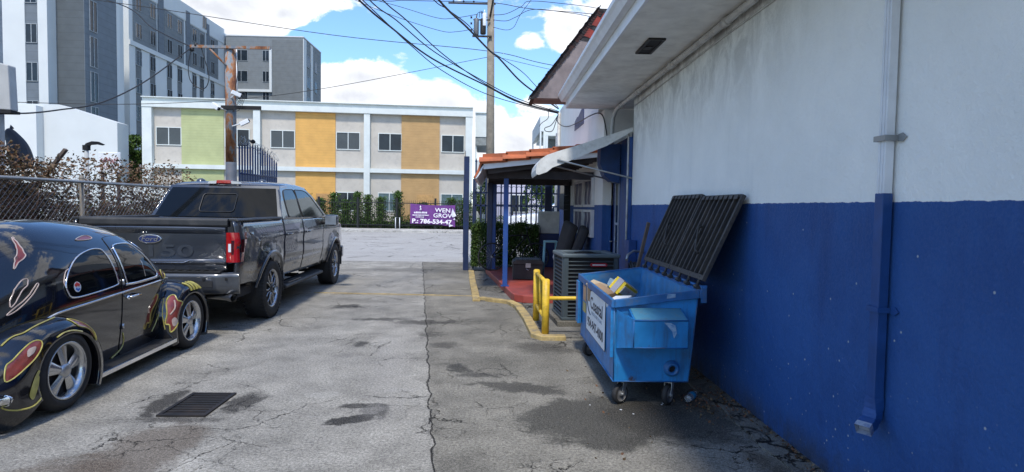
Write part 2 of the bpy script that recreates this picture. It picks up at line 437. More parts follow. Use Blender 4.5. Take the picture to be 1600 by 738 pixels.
DK = (.022, .020, .018); OL = (.030, .029, .026); BR = (.085, .062, .045)
lot_stains = [
    # big damp patch in front of the dumpster
    (.85, 4.55, .75, .55, .15, (.040, .039, .034), .82, .16, 1.1),
    (1.45, 4.55, .55, .55, .1, (.034, .032, .027), .82, .22, 1.1),
    (.25, 5.35, .45, .16, -.25, (.045, .043, .038), .8, .2, 1.2),
    (-.12, 5.75, .24, .10, .0, (.05, .048, .044), .8, .3, 1.3),
    (1.45, 5.4, .35, .7, .0, (.045, .04, .035), .6, .5, 1.2),
    (-.33, 6.0, .12, .22, .2, (.03, .03, .028), .85, .3, 1.4),
    (.62, 6.95, .38, .35, .3, (.045, .042, .038), .7, .4, 1.4),
    (1.75, 3.75, .12, .3, .2, (.06, .045, .03), .7, .5, 1.5),
    # oily pothole ring
    (-1.02, 4.52, .20, .10, .5, (.020, .019, .018), .95, .14, 1.1),
    (-1.03, 4.83, .19, .07, .1, (.026, .025, .024), .9, .2, 1.1),
    (-.84, 4.72, .05, .2, .1, (.03, .028, .027), .85, .3, 1.1),
    (-.93, 4.74, .10, .11, .0, (.11, .105, .098), .8, .2, .4),
    # round the drain
    (-2.60, 4.86, .12, .36, .1, (.030, .028, .026), .9, .25, 1.2),
    (-1.98, 4.92, .15, .26, -.1, (.030, .028, .026), .9, .25, 1.2),
    (-2.3, 4.50, .38, .09, .0, (.035, .032, .03), .8, .4, 1.4),
    # brown run-off
    (-2.22, 3.95, .34, .5, .15, BR, .62, .2, 1.1),
    (-2.5, 3.35, .42, .5, .1, BR, .62, .2, 1.1),
    # patches further out
    (-1.55, 8.55, .42, .12, .1, (.03, .029, .027), .8, .35, 1.6),
    (-.9, 8.35, .5, .18, 0, (.032, .03, .028), .75, .35, 1.6),
    (-2.25, 9.6, .32, .2, .2, (.028, .027, .026), .8, .35, 1.5),
    (-.75, 7.55, .2, .2, 0, (.034, .032, .03), .7, .4, 1.4),
    (-1.5, 7.0, .1, .16, 0, (.03, .029, .027), .85, .35, 1.3),
    (-1.55, 6.5, .22, .12, 0, (.05, .048, .045), .5, .4, 1.5),
    (-.55, 7.0, .2, .16, 0, (.045, .042, .04), .7, .4, 1.5),
    (-1.4, 15.1, 3.6, .55, 0, (.08, .078, .073), .55, .5, .8),
    # pale repair spots
    (-1.4, 5.1, .16, .10, .3, (.33, .32, .29), .6, .25, .8),
    (-.78, 5.25, .22, .06, .2, (.30, .29, .27), .5, .3, .8),
    (-1.7, 10.9, 1.9, .10, -.02, (.30, .24, .13), .6, .5, .8),
    (-.3, 10.85, 1.3, .05, -.02, (.28, .23, .14), .5, .5, .8),
    (-1.0, 12.9, .9, .5, 0, (.27, .265, .25), .4, .6, .9),
    (-1.7, 6.0, .55, 1.0, 0, (.33, .32, .295), .3, .6, 1.),
    (-1.05, 6.4, .25, 2.2, .12, (.36, .345, .32), .4, .7, 1.),
    (-1.9, 12.4, 1.2, 1.0, 0, (.33, .32, .295), .35, .6, 1.),
    (.1, 6.2, .3, .5, .3, (.06, .058, .05), .5, .6, 1.4),
    (.15, 8.9, .35, 1.3, -.05, (.07, .067, .06), .45, .6, 1.4),
]
M_lot = ground_mat('worn_asphalt_lot', (.235, .225, .200), (.31, .297, .265), stains=lot_stains, joint=True, cw=.0045, crack_s=.9, speck=.75)
M_road = ground_mat('street_asphalt', (.32, .312, .295), (.36, .352, .335), stains=[(-2, 19, 9, .4, 0, (.25, .245, .23), .3, .6, .5), (-1, 30, 18, .3, 0, (.27, .265, .25), .3, .6, .4)], speck=.15, cw=.02, crack_s=.35, camt=.6, bs=.12, mv=.25)
M_walk = ground_mat('concrete_walk', (.38, .37, .345), (.46, .45, .42), speck=.15, cw=.015, crack_s=.5, camt=.5)
M_dirt = ground_mat('dirt_lot', (.10, .095, .06), (.15, .13, .09), cracks=False, speck=.4)
M_cement_edge = ground_mat('cement_edge', (.19, .18, .155), (.12, .11, .09), speck=.3, cw=.03, crack_s=1.6)

struct(B().box((-600, -300, -.30), (600, 900, -.02)).obj('ground', M_dirt))
def sheet(name, m, x0, y0, x1, y1, z, th=.03): return struct(B().box((x0, y0, z-th), (x1, y1, z)).obj(name, m))
sheet('lot_pavement', M_lot, -6.2, -8, 2.05, 15.9, 0)
sheet('sidewalk', M_lot, -40, 15.9, 60, 17.4, .004)
sheet('road', M_road, -200, 17.4, 200, 36.0, 0)
sheet('dirt_yard', M_dirt, -40, -8, -6.2, 15.9, .0)
b = B(); b.prism([(36.0, -.02), (36.0, .11), (36.05, .13), (38.5, .13), (38.5, -.02)], 'x', -200, 200)
struct(b.obj('sidewalk', M_walk))
sheet('lawn_ground', M_dirt, -200, 38.5, 200, 60, .06)
# cement strip along the wall foot
bb = B(); pts = []
random.seed(3)
prof = [(1.86, y) for y in [i*.25 for i in range(-16, 38)]]
poly = [(1.84 + random.uniform(-.03, .03), y) for _, y in prof] + [(2.05, prof[-1][1]), (2.05, prof[0][1])]
bb.prism(poly, 'z', -.01, .012)
struct(bb.obj('cement_path_edge', M_cement_edge))

# yellow painted kerb lines of the entrance
M_paintline = pm('worn_yellow_line', (.38, .28, .115), .85, var=.35, scale=9, dirt=(.15, .14, .12), dscale=5, damt=1., bump=.5, bscale=80)
def strip_line(name, pts, wdt, z0, z1, m, cap=True):
    b = B(); P = [Vector((*p, 0)) for p in pts]; L_, R_ = [], []
    for i, p in enumerate(P):
        d = (P[min(i+1, len(P)-1)] - P[max(i-1, 0)]).normalized(); n = Vector((-d.y, d.x, 0))
        L_.append((p+n*wdt/2)); R_.append((p-n*wdt/2))
    poly = [(q.x, q.y) for q in L_] + [(q.x, q.y) for q in R_[::-1]]
    b.prism(poly, 'z', z0, z1)
    return b.obj(name, m, bevel=.01)
struct(strip_line('painted_kerb', [(-.52, 15.0), (-.42, 13.0), (-.30, 11.0), (-.26, 10.25)], .13, -.01, .035, M_paintline))
struct(strip_line('painted_kerb', [(-.20, 10.42), (.3, 10.05), (.42, 9.6), (.50, 8.6), (.55, 7.45), (.62, 7.33), (.9, 7.33)], .13, -.01, .055, M_paintline))
struct(strip_line('painted_line', [(-3.2, 11.05), (-1.3, 10.95), (-.3, 10.85), (.32, 10.12)], .035, -.005, .010, M_paintline))
# rough verge between the kerb and the red slab
M_verge = ground_mat('rough_verge', (.12, .115, .10), (.17, .165, .15), speck=.5, cw=.03, crack_s=2.)
struct(B().prism([(-.22, 10.3), (.36, 10.15), (-.16, 14.9), (-.48, 15.0)], 'z', -.01, .012).obj('verge', M_verge))
# the bed behind the second kerb where the condenser and bollards stand
struct(B().prism([(.40, 10.0), (.56, 7.52), (.62, 7.40), (2.04, 7.40), (2.04, 10.0)], 'z', -.01, .02).obj('verge', M_verge))

# red painted porch slab
M_red = pm('red_floor_paint', (.30, .055, .04), .5, var=.22, dirt=(.10, .05, .045), damt=.7, bump=.2, bscale=50)
b = B()
poly = [(.33, 10.45), (.38, 10.25), (.52, 10.12), (.75, 10.06), (1.84, 10.05), (1.84, 15.0), (-.12, 15.0), (-.16, 14.6)]
b.prism(poly, 'z', 0, .13)
struct(b.obj('porch_floor', M_red, bevel=.012))

# ================================================================== DRAIN
M_iron = pm('cast_iron', (.035, .032, .03), .55, .6, .3, dirt=(.09, .06, .04), damt=.6, bump=.3, bscale=60)
dr = thing('drain_grate', 'dark iron storm drain grate sunk in the cracked asphalt beside the black car', 'drain grate', (-2.30, 4.83, .0))
b = B(); w_, l_ = .18, .28
for x0, x1, y0, y1 in ((-w_, w_, -l_, -l_+.03), (-w_, w_, l_-.03, l_), (-w_, -w_+.03, -l_+.03, l_-.03), (w_-.03, w_, -l_+.03, l_-.03)):
    b.box((x0, y0, -.05), (x1, y1, .014))
b.obj('frame', M_iron, dr)
b = B()
for i in range(9):
    y = -l_+.055+i*.0565; b.box((-w_+.032, y-.013, -.04), (w_-.032, y+.013, .010))
b.obj('grating', M_iron, dr)
b = B(); b.box((-w_+.03, -l_+.03, .0015), (w_-.03, l_-.03, .004)); b.obj('pit', M_dark, dr)

# ================================================================== MAIN BUILDING
WX = 2.05
def wall_mat():
    m, nt, N, L, P = new_mat('stucco_white_blue')
    def mth(op, a, b=None):
        n = N.new('ShaderNodeMath'); n.operation = op
        for i, x in enumerate((a, b)):
            if x is None: continue
            if isinstance(x, (int, float)): n.inputs[i].default_value = x
            else: L.new(x, n.inputs[i])
        return n.outputs[0]
    def mr(x, a, b, c, d):
        n = N.new('ShaderNodeMapRange'); n.inputs[1].default_value = a; n.inputs[2].default_value = b; n.inputs[3].default_value = c; n.inputs[4].default_value = d
        n.interpolation_type = 'SMOOTHSTEP'; L.new(x, n.inputs[0]); return n.outputs[0]
    def mix(f, a, b, mode='MIX'):
        n = N.new('ShaderNodeMix'); n.data_type = 'RGBA'; n.blend_type = mode
        if isinstance(f, (int, float)): n.inputs[0].default_value = f
        else: L.new(f, n.inputs[0])
        for i, x in ((6, a), (7, b)):
            if isinstance(x, tuple): n.inputs[i].default_value = (*x, 1)
            else: L.new(x, n.inputs[i])
        return n.outputs[2]
    g = N.new('ShaderNodeNewGeometry'); pos = g.outputs['Position']; sp = N.new('ShaderNodeSeparateXYZ'); L.new(pos, sp.inputs[0])
    Y, Z = sp.outputs[1], sp.outputs[2]
    def noise(s, d=6, r=.6, dist=0., sx=(1, 1, 1)):
        mp = N.new('ShaderNodeMapping'); mp.inputs['Scale'].default_value = sx; L.new(pos, mp.inputs[0])
        n = N.new('ShaderNodeTexNoise'); n.inputs['Scale'].default_value = s; n.inputs['Detail'].default_value = d; n.inputs['Roughness'].default_value = r
        n.inputs['Distortion'].default_value = dist; L.new(mp.outputs[0], n.inputs[0]); return n.outputs['Fac']
    n1 = noise(1.2, 8, .62); streak = noise(2.2, 8, .65, .2, (1, 1, .18)); fine = noise(55, 5, .65)
    white = mix(mr(n1, .3, .7, 0, 1), (.78, .785, .75), (.86, .86, .82))
    white = mix(mr(streak, .52, .75, 0, .22), white, (.46, .49, .49))
    # mould under the eave, strongest where the pipe leaks
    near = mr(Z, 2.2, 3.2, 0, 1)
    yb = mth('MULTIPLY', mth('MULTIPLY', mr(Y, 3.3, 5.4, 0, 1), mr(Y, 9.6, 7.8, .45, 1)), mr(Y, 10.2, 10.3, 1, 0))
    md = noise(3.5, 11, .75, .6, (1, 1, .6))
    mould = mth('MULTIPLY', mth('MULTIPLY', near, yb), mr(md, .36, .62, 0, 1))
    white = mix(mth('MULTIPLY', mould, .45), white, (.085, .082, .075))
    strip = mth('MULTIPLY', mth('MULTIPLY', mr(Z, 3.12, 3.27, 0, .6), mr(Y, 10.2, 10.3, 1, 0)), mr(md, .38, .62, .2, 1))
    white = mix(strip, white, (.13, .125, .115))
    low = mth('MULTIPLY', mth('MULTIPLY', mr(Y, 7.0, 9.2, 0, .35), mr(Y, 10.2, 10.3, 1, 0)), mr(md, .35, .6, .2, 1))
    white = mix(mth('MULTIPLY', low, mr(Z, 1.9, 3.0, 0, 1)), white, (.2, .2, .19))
    blue = mix(mr(n1, .3, .7, 0, 1), (.010, .062, .225), (.016, .083, .275))
    blue = mix(mr(streak, .45, .72, 0, .7), blue, (.007, .034, .145)); blue = mix(mr(noise(.7, 6, .7), .45, .62, 0, .5), blue, (.020, .095, .31))
    # scuffs and chips
    yz = N.new('ShaderNodeCombineXYZ'); L.new(Y, yz.inputs[0]); L.new(Z, yz.inputs[1])
    vo = N.new('ShaderNodeTexVoronoi'); vo.voronoi_dimensions = '2D'; vo.inputs['Scale'].default_value = 5.0; L.new(yz.outputs[0], vo.inputs['Vector'])
    vn = N.new('ShaderNodeTexWhiteNoise'); L.new(vo.outputs['Position'], vn.inputs['Vector'])
    chip = mth('MULTIPLY', mr(vo.outputs['Distance'], .022, .040, 1, 0), mth('GREATER_THAN', vn.outputs['Value'], .80))
    vo2 = N.new('ShaderNodeTexVoronoi'); vo2.voronoi_dimensions = '2D'; vo2.inputs['Scale'].default_value = 16.0; L.new(yz.outputs[0], vo2.inputs['Vector'])
    vn2 = N.new('ShaderNodeTexWhiteNoise'); L.new(vo2.outputs['Position'], vn2.inputs['Vector'])
    chip2 = mth('MULTIPLY', mr(vo2.outputs['Distance'], .05, .09, 1, 0), mth('MULTIPLY', mth('GREATER_THAN', vn2.outputs['Value'], .86), mr(Z, 1.0, .1, 0, 1)))
    blue = mix(mth('MAXIMUM', chip, chip2), blue, (.35, .38, .42))
    sc1 = noise(9, 8, .8, 1.5, (1, .5, 2.)); blue = mix(mr(sc1, .66, .74, 0, .35), blue, (.08, .14, .36))
    foot = mth('MULTIPLY', mr(Z, .28, .0, 0, .8), mr(md, .35, .6, .1, 1)); blue = mix(foot, blue, (.03, .035, .04))
    zz = mth('ADD', Z, mth('MULTIPLY', mth('SUBTRACT', noise(14, 4, .6), .5), .02))
    f = mr(zz, 1.655, 1.659, 0, 1)
    L.new(mix(f, blue, white), P.inputs['Base Color'])
    L.new(mr(fine, .2, .8, .55, .85), P.inputs['Roughness'])
    h = mth('ADD', mth('MULTIPLY', fine, .35), noise(9, 9, .7))
    bp = N.new('ShaderNodeBump'); bp.inputs['Strength'].default_value = .75; bp.inputs['Distance'].default_value = .02; L.new(h, bp.inputs['Height']); L.new(bp.outputs['Normal'], P.inputs['Normal'])
    return m
M_wall = wall_mat()
M_soffit = pm('soffit_plaster', (.74, .74, .70), .8, var=.1, dirt=(.33, .32, .29), damt=.5, bump=.4, bscale=30, bdist=.006)
M_roofgrey = pm('roof_felt', (.25, .25, .25), .9)
OFF = Vector((WX, 3, 0))
shop = thing('shop_building', 'white building with a blue lower wall, deep eave and mouldy stucco along the lot', 'building', OFF)
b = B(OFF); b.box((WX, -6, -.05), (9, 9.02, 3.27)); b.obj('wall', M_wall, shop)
b = B(OFF); b.box((1.22, -6, 3.272), (9, 10.30, 3.36)); b.obj('soffit', M_soffit, shop)
b = B(OFF); b.box((1.19, -6.02, 3.262), (1.218, 10.32, 3.42)); b.box((1.2185, 10.302, 3.262), (1.9, 10.325, 3.42)); b.obj('fascia', M_white, shop, bevel=.004)
b = B(OFF); b.box((1.3, -6, 3.362), (9, 10.28, 3.66)); b.obj('roof', M_roofgrey, shop)
# K-style gutter
b = B(OFF); b.prism([(1.187, 3.375), (1.12, 3.375), (1.105, 3.40), (1.085, 3.43), (1.06, 3.455), (1.06, 3.50), (1.072, 3.50), (1.072, 3.485), (1.187, 3.485)], 'y', -6, 10.36)
gt = b.obj('gutter', M_white, shop)
# soffit vent
b = B(OFF)
vx, vy = 1.58, 6.3
b.box((vx-.07, vy-.27, 3.260), (vx+.07, vy+.27, 3.270)); b.obj('vent', M_dark, shop)
b = B(OFF); 
for x0, x1, y0, y1 in ((-.085, -.06, -.285, .285), (.06, .085, -.285, .285), (-.0595, .0595, -.285, -.262), (-.0595, .0595, .262, .285)):
    b.box((vx+x0, vy+y0, 3.252), (vx+x1, vy+y1, 3.2715))
b.box((vx-.05, vy-.02, 3.252), (vx+.02, vy+.10, 3.259))
b.obj('vent_frame', M_iron, shop)
# conduit under the eave
M_pipe = pm('painted_pipe', (.50, .50, .48), .55, var=.15, dirt=(.12, .11, .1), dscale=5, damt=.75)
b = B(OFF)
b.tube([(1.985, -6, 3.225), (1.985, 5.6, 3.225), (1.985, 5.62, 3.222), (1.985, 9.85, 3.222), (1.975, 10.0, 3.20), (1.96, 10.12, 3.1), (1.955, 10.16, 2.95), (1.955, 10.16, 2.6)], .033, 10)
for y in (.5, 2.1, 3.7, 5.3, 6.9, 8.5, 9.7): b.tube([(1.985, y-.05, 3.223), (1.985, y+.05, 3.223)], .043, 10)
b.obj('conduit', M_pipe, shop)
b = B(OFF); b.tube([(2.04, -6, 3.14), (2.04, 5.6, 3.15), (2.04, 9.0, 3.10)], .008, 6); b.obj('cable', M_pipe, shop)
# downspout: white above, blue below
M_spw = pm('spout_white', (.66, .68, .70), .45, var=.08, dirt=(.35, .37, .38), damt=.4)
M_spb = pm('spout_blue', (.009, .055, .20), .5, var=.2, dirt=(.006, .03, .12), damt=.6)
sy = 3.10
b = B(OFF); b.box((1.990, sy-.030, 1.68), (2.035, sy+.030, 3.262)); b.mi = 0
for dx in (-.02, .02): b.box((1.986, sy+dx*.6-.004, 1.68), (1.9898, sy+dx*.6+.004, 3.262))
dsp = b.obj('downspout', M_spw, shop, bevel=.006)
b = B(OFF); b.box((1.985, sy-.034, .62), (2.038, sy+.034, 1.70))
# crimped elbow turning out and toward the camera
path = [(2.011, sy, .64), (2.010, sy, .60), (2.005, sy-.005, .57), (1.994, sy-.014, .545), (1.978, sy-.026, .525), (1.958, sy-.038, .510), (1.938, sy-.05, .50)]
prev = None
rings = []
for i, p in enumerate(path):
    t = i/(len(path)-1); a = t*R(62)
    dirv = Vector((-math.sin(a)*.83, -math.sin(a)*.55, -math.cos(a))); sx = Vector((.55, -.83, 0)) if i > 1 else Vector((0, 1, 0)); 
    s1 = Vector((0, 1, 0)).lerp(Vector((.55, -.83, 0))*-1, min(1, t*1.3)).normalized(); s2 = dirv.cross(s1).normalized()
    w1, w2 = .036+.003*(i % 2), .028+.002*(i % 2)
    P_ = Vector(p); rings.append([P_+s1*w1+s2*w2, P_-s1*w1+s2*w2, P_-s1*w1-s2*w2, P_+s1*w1-s2*w2])
b.grid(rings, smooth=False, closed=True)
lo = b.obj('downspout', M_spb, shop, bevel=.004); lo['label'] = 'blue painted lower downspout with elbow outlet'
b = B(OFF); r_ = rings[-1]; c0 = sum(r_, Vector())/4; d0 = Vector((-.73, -.49, -.47)).normalized()
r1 = [c0+(p-c0)*1.01 for p in r_]; r2 = [c0+(p-c0)*1.04+d0*.035 for p in r_]; b.grid([r1, r2], smooth=False, closed=True); b.face([c0+(p-c0)*.95+d0*.005 for p in r_])
b.obj('outlet', pm('chipped_outlet', (.30, .34, .42), .6, dirt=(.02, .06, .2), dscale=20, damt=.9), lo)
for zz_, mm_ in ((1.98, M_galv), (1.10, M_spb)):
    b = B(OFF); b.box((1.974, sy-.043, zz_-.014), (1.981, sy+.043, zz_+.014)); b.box((1.974, sy-.048, zz_-.014), (2.047, sy-.0435, zz_+.014)); b.box((1.974, sy+.0435, zz_-.014), (2.047, sy+.048, zz_+.014))
    b.prism([(sy-.0485, zz_-.018), (sy-.0485, zz_+.018), (sy-.08, zz_+.022), (sy-.11, zz_), (sy-.08, zz_-.022)], 'x', 2.040, 2.046)
    b.prism([(sy+.0485, zz_-.014), (sy+.0485, zz_+.014), (sy+.08, zz_)], 'x', 2.040, 2.046)
    o = b.obj('pipe_strap', mm_, shop)

# --- front block beyond the doorway
M_blue = pm('blue_wall_paint', (.010, .055, .20), .5, var=.2, dirt=(.01, .03, .13), damt=.6, bump=.2, bscale=40)
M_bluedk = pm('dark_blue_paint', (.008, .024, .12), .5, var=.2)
b = B(OFF)
b.box((1.85, 10.35, 1.66), (2.6, 10.95, 2.0)) if False else None
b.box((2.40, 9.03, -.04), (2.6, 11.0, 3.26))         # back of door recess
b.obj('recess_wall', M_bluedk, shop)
b = B(OFF); b.box((2.0, 9.03, .13), (2.05, 9.62, 2.66)); b.box((2.051, 9.03, .13), (2.39, 9.10, 2.72)); b.obj('door_panel', M_blue, shop, bevel=.004)
# door leaf with tall glass, standing ajar
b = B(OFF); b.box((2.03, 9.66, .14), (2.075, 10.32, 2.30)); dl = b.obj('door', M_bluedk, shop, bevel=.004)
b = B(OFF)
y0, y1, z0, z1 = 9.80, 10.10, .75, 2.05
for a_, c_ in (((2.012, y0, z0), (2.0295, y0+.04, z1)), ((2.012, y1-.04, z0), (2.0295, y1, z1)), ((2.012, y0+.0405, z0), (2.0295, y1-.0405, z0+.05)), ((2.012, y0+.0405, z1-.05), (2.0295, y1-.0405, z1)), ((2.012, y0+.0405, 1.33), (2.0295, y1-.0405, 1.37))): b.box(a_, c_)
b.obj('glass_frame', pm('grey_blue_frame', (.28, .33, .42), .5), dl)
b = B(OFF); b.box((2.022, y0+.041, z0+.051), (2.0285, y1-.041, z1-.051)); b.obj('pane', M_glass_dark, dl)
b = B(OFF); b.tube([(2.03, 10.22, 1.05), (1.97, 10.22, 1.05), (1.97, 10.12, 1.05)], .012, 8); b.obj('handle', M_chrome2, dl)
# upper header & curved bracket under the awning
b = B(OFF); b.box((2.0, 9.621, 2.40), (2.05, 10.3, 2.66)); b.prism([(1.68, 2.60), (1.68, 2.3), (1.75, 2.12), (1.86, 2.03), (1.995, 2.0), (1.995, 2.62)], 'y', 9.66, 9.95); b.obj('lintel', M_blue, shop)

b = B(OFF); b.box((1.85, 10.95, 0), (2.39, 17.5, 4.35)); b.box((1.85, 10.34, 2.45), (2.39, 10.949, 3.26)); b.box((1.85, 10.34, .0), (2.0, 10.949, 2.449))
b.box((2.391, 10.34, 0), (8, 17.5, 3.26)); b.box((2.391, 10.96, 3.261), (8, 17.5, 4.35))
b.obj('front_wall', M_wall, shop)
# barred windows with blue painted scroll panels
M_frame = pm('window_frame_white', (.55, .56, .57), .55, var=.1, dirt=(.3, .3, .3), damt=.5)
M_mural = pm('blue_grille_panel', (.008, .02, .08), .4, var=.3)
for (ya, yb, za, zb) in ((11.15, 12.2, 1.62, 2.16), (12.3, 13.6, 1.62, 2.16), (11.15, 12.2, 1.06, 1.57), (12.3, 13.6, 1.06, 1.57)):
    b = B(OFF); t = .045
    b.box((1.79, ya, za), (1.849, ya+t, zb)); b.box((1.79, yb-t, za), (1.849, yb, zb)); b.box((1.79, ya+t+.001, za), (1.849, yb-t-.001, za+t)); b.box((1.79, ya+t+.001, zb-t), (1.849, yb-t-.001, zb))
    wn = b.obj('window', M_frame, shop)
    b = B(OFF); b.box((1.82, ya+t+.002, za+t+.002), (1.846, yb-t-.002, zb-t-.002)); b.obj('pane', M_mural, wn)
    b = B(OFF)
    n_ = 3
    for i in range(n_):
        yc = lerp(ya+t+.1, yb-t-.1, i/(n_-1)); zc = (za+zb)/2; b = B(OFF)
        b.tube([(1.80, yc+.05*math.sin(6.28*k/14*1.0), za+t+(zb-za-2*t)*k/14) for k in range(15)], .006, 6); b.obj('scrollwork', M_frame, wn)
# metal grille gate and meter boxes near the far corner
b = B(OFF)
for i in range(9): b.tube([(1.78, 14.2+i*.14, .8), (1.78, 14.2+i*.14, 2.2)], .012, 6)
for z in (.85, 1.2, 1.55, 1.9, 2.15): b.tube([(1.78, 14.15, z), (1.78, 15.4, z)], .012, 6)
for i in range(8):
    for z in (1.03, 1.72): b.tube([(1.77, 14.27+i*.14+.05*math.cos(a*PI/4), z+.05*math.sin(a*PI/4)) for a in range(8)], .007, 5, closed=True)
b.obj('window_grille', M_dark, shop)
for (y, z, h, wd) in ((16.1, 1.55, .55, .3), (16.6, 1.7, .4, .25), (15.7, 1.95, .35, .22)):
    b = B(OFF); b.box((1.70, y-wd/2, z), (1.845, y+wd/2, z+h)); b.lathe([(.075, 0), (.075, .04), (.05, .06)], (1.66, y, z+h*.6), 'x', 16) if False else None
    b.obj('meter_box', M_galv, shop, bevel=.01)
b = B(OFF)
b.tube([(1.80, 17.2, .2), (1.80, 17.2, 4.25)], .045, 10); b.tube([(1.80, 17.42, .2), (1.80, 17.42, 3.7)], .06, 10)
b.tube([(1.80, 16.6, 2.1), (1.80, 16.6, 2.6), (1.80, 17.1, 2.75)], .025, 8)
b.obj('service_mast', M_pipe, shop)
# blue wall lettering (seen edge on)
b = B(OFF); b.prism([(12.7, 3.34), (14.1, 3.36), (14.1, 3.56), (13.7, 3.62), (13.5, 3.60), (13.1, 3.68), (12.7, 3.70)], 'x', 1.838, 1.849); sg = b.obj('sign_lettering', pm('sign_blue', (.008, .02, .12), .45, var=.1), shop)
b = B(OFF)
# mansard with torn shingles over the front block
prof = [(.62, 3.43), (1.74, 4.93), (2.6, 4.95), (2.6, 3.43)]
b.prism(prof, 'y', 10.345, 10.95); ms = b.obj('mansard', pm('mauve_board', (.20, .165, .16), .8, var=.2, dirt=(.08, .06, .06), damt=.5), shop)
M_sh = leafmat('torn_shingle', [(.02, .018, .02), (.03, .02, .02), (.045, .022, .02), (.03, .028, .03), (.025, .02, .02)], .9)
b = B(OFF); random.seed(5)
dv = (Vector((1.74, 0, 4.93))-Vector((.62, 0, 3.43))); nrm = Vector((-dv.z, 0, dv.x)).normalized()
for i in range(22):
    for j in range(3):
        t = i/22; y = 10.30+j*.21
        p = Vector((.62, y, 3.43))+dv*(t+random.uniform(-.01, .01))+nrm*.02
        q = p+dv*(1/22*1.5)
        lift = random.uniform(.0, .025)
        wdt = .2
        b.face([p+nrm*(.015+lift), p+Vector((0, wdt, 0))+nrm*(.015+lift), q+Vector((0, wdt, 0))+nrm*.004, q+nrm*.004])
# ragged dark edge along the near rake
for i in range(44):
    t = i/44; p = Vector((.62, 10.335, 3.43))+dv*t
    s_ = .035+random.uniform(0, .03)+ (.05 if i > 30 else 0)
    q = Vector((.62, 10.335, 3.43))+dv*(t+1/44)
    b.face([p+nrm*.05, q+nrm*.05, q-nrm*s_+Vector((0, -.01, 0)), p-nrm*random.uniform(.02, .06)+Vector((0, -.012, 0))])
b.obj('shingle', M_sh, ms)
b = B(OFF); random.seed(11)
M_redsh = pm('red_shingle', (.22, .03, .022), .85, var=.3, dirt=(.03, .02, .02), damt=.7)
for (t0, t1, d0, d1) in ((.72, .80, .06, .17), (.84, .93, .05, .16), (.93, .99, .10, .26)):
    o0 = Vector((.62, 10.325, 3.43))
    b.face([o0+dv*t0-nrm*d0, o0+dv*t1-nrm*(d0-.01), o0+dv*(t1+.01)-nrm*d1, o0+dv*(t0+.02)-nrm*(d1+.02)])
b.obj('torn_patch', M_redsh, ms)
b = B(OFF); o0 = Vector((.62, 10.335, 3.43))
b.face([o0+dv*.66-nrm*.01, o0+dv*1.0-nrm*.0, Vector((2.5, 10.335, 4.93)), Vector((2.5, 10.335, 4.45)), Vector((1.9, 10.335, 4.5)), Vector((1.6, 10.335, 4.38))])
b.obj('tar_paper', pm('tar_paper', (.03, .028, .03), .9, var=.4, scale=14), ms)
b = B(OFF); b.box((.60, 10.3, 3.405), (.66, 10.95, 3.43)); b.obj('drip_edge', M_dark, ms)

# awning
M_awn = pm('awning_sheet', (.62, .63, .61), .6, var=.12, dirt=(.30, .29, .26), dscale=7, damt=.6)
aw = [(2.045, 2.80), (1.6, 2.645), (1.2, 2.51), (.95, 2.43), (.78, 2.37), (.69, 2.31), (.635, 2.23), (.62, 2.15), (.63, 2.10)]
b = B(OFF)
outer = aw; inner = [(x+.012, z-.02) for x, z in aw]
b.prism(outer+inner[::-1], 'y', 9.02, 10.15)
# near side flap closing the curve
b.prism([(2.045, 2.80), (1.2, 2.51), (.95, 2.43), (.78, 2.37), (.69, 2.31), (.635, 2.23), (.62, 2.15), (.62, 2.09), (.66, 2.075), (.78, 2.12), (.86, 2.185), (1.05, 2.26), (1.22, 2.335), (1.66, 2.52), (2.045, 2.745)], 'y', 9.005, 9.018)
awn = b.obj('awning', M_awn, shop)
b = B(OFF); b.tube([(2.03, 10.12, 2.05), (.93, 10.12, 2.30)], .013, 8); b.obj('brace', M_galv, awn)
b = B(OFF); b.tube([(2.04, 9.0, 2.05), (2.0, 9.0, 2.058), (.93, 8.99, 2.30)], .013, 8)
b.obj('brace', M_galv, awn)
b = B(OFF); b.tube([(1.985, 9.05, 2.78), (1.985, 9.05, 1.02)], .014, 8); b.obj('conduit', M_pipe, shop)
for o in list(bpy.data.objects):
    if o.parent and o.parent in (gt, lo, dl, ms, awn) : o.location = (0, 0, 0)

# ================================================================== things along the wall
# grey-blue junction box with hose bib
b = B(); b.box((1.93, 8.62, .35), (2.045, 8.86, 1.15)); o = b.obj('utility_cabinet', M_blue, bevel=.008)
tag(o, 'tall narrow blue box fixed on the blue wall by the door', 'utility box')
hs = thing('garden_hose', 'dark coiled hose with a tap on the blue wall behind the dumpster', 'hose', (1.95, 8.1, .8))
b = B()
random.seed(9)
for k in range(5):
    rr_ = .14+.02*random.random()
    b.tube([(-.03-.02*k+.01*math.sin(a), .02*math.sin(a*2)+rr_*math.cos(a*PI/8), rr_*1.35*math.sin(a*PI/8)-.12) for a in range(16)], .014, 6, closed=True)
b.obj('coil', M_plastic_blk, hs)
b = B(); b.tube([(.09, .1, .22), (-.05, .08, .23), (-.14, .02, .18), (-.17, -.05, .12)], .018, 8); b.obj('tap', M_galv, hs)
b = B(); b.obox((1.83, 7.75, .72), (.035, .06, 1.46), (R(9), R(10), 0)); o = b.obj('wooden_plank', pm('grey_wood', (.10, .075, .06), .8, var=.3, bump=.4, bscale=30))
tag(o, 'dark weathered plank leaning on the blue wall behind the dumpster', 'plank')
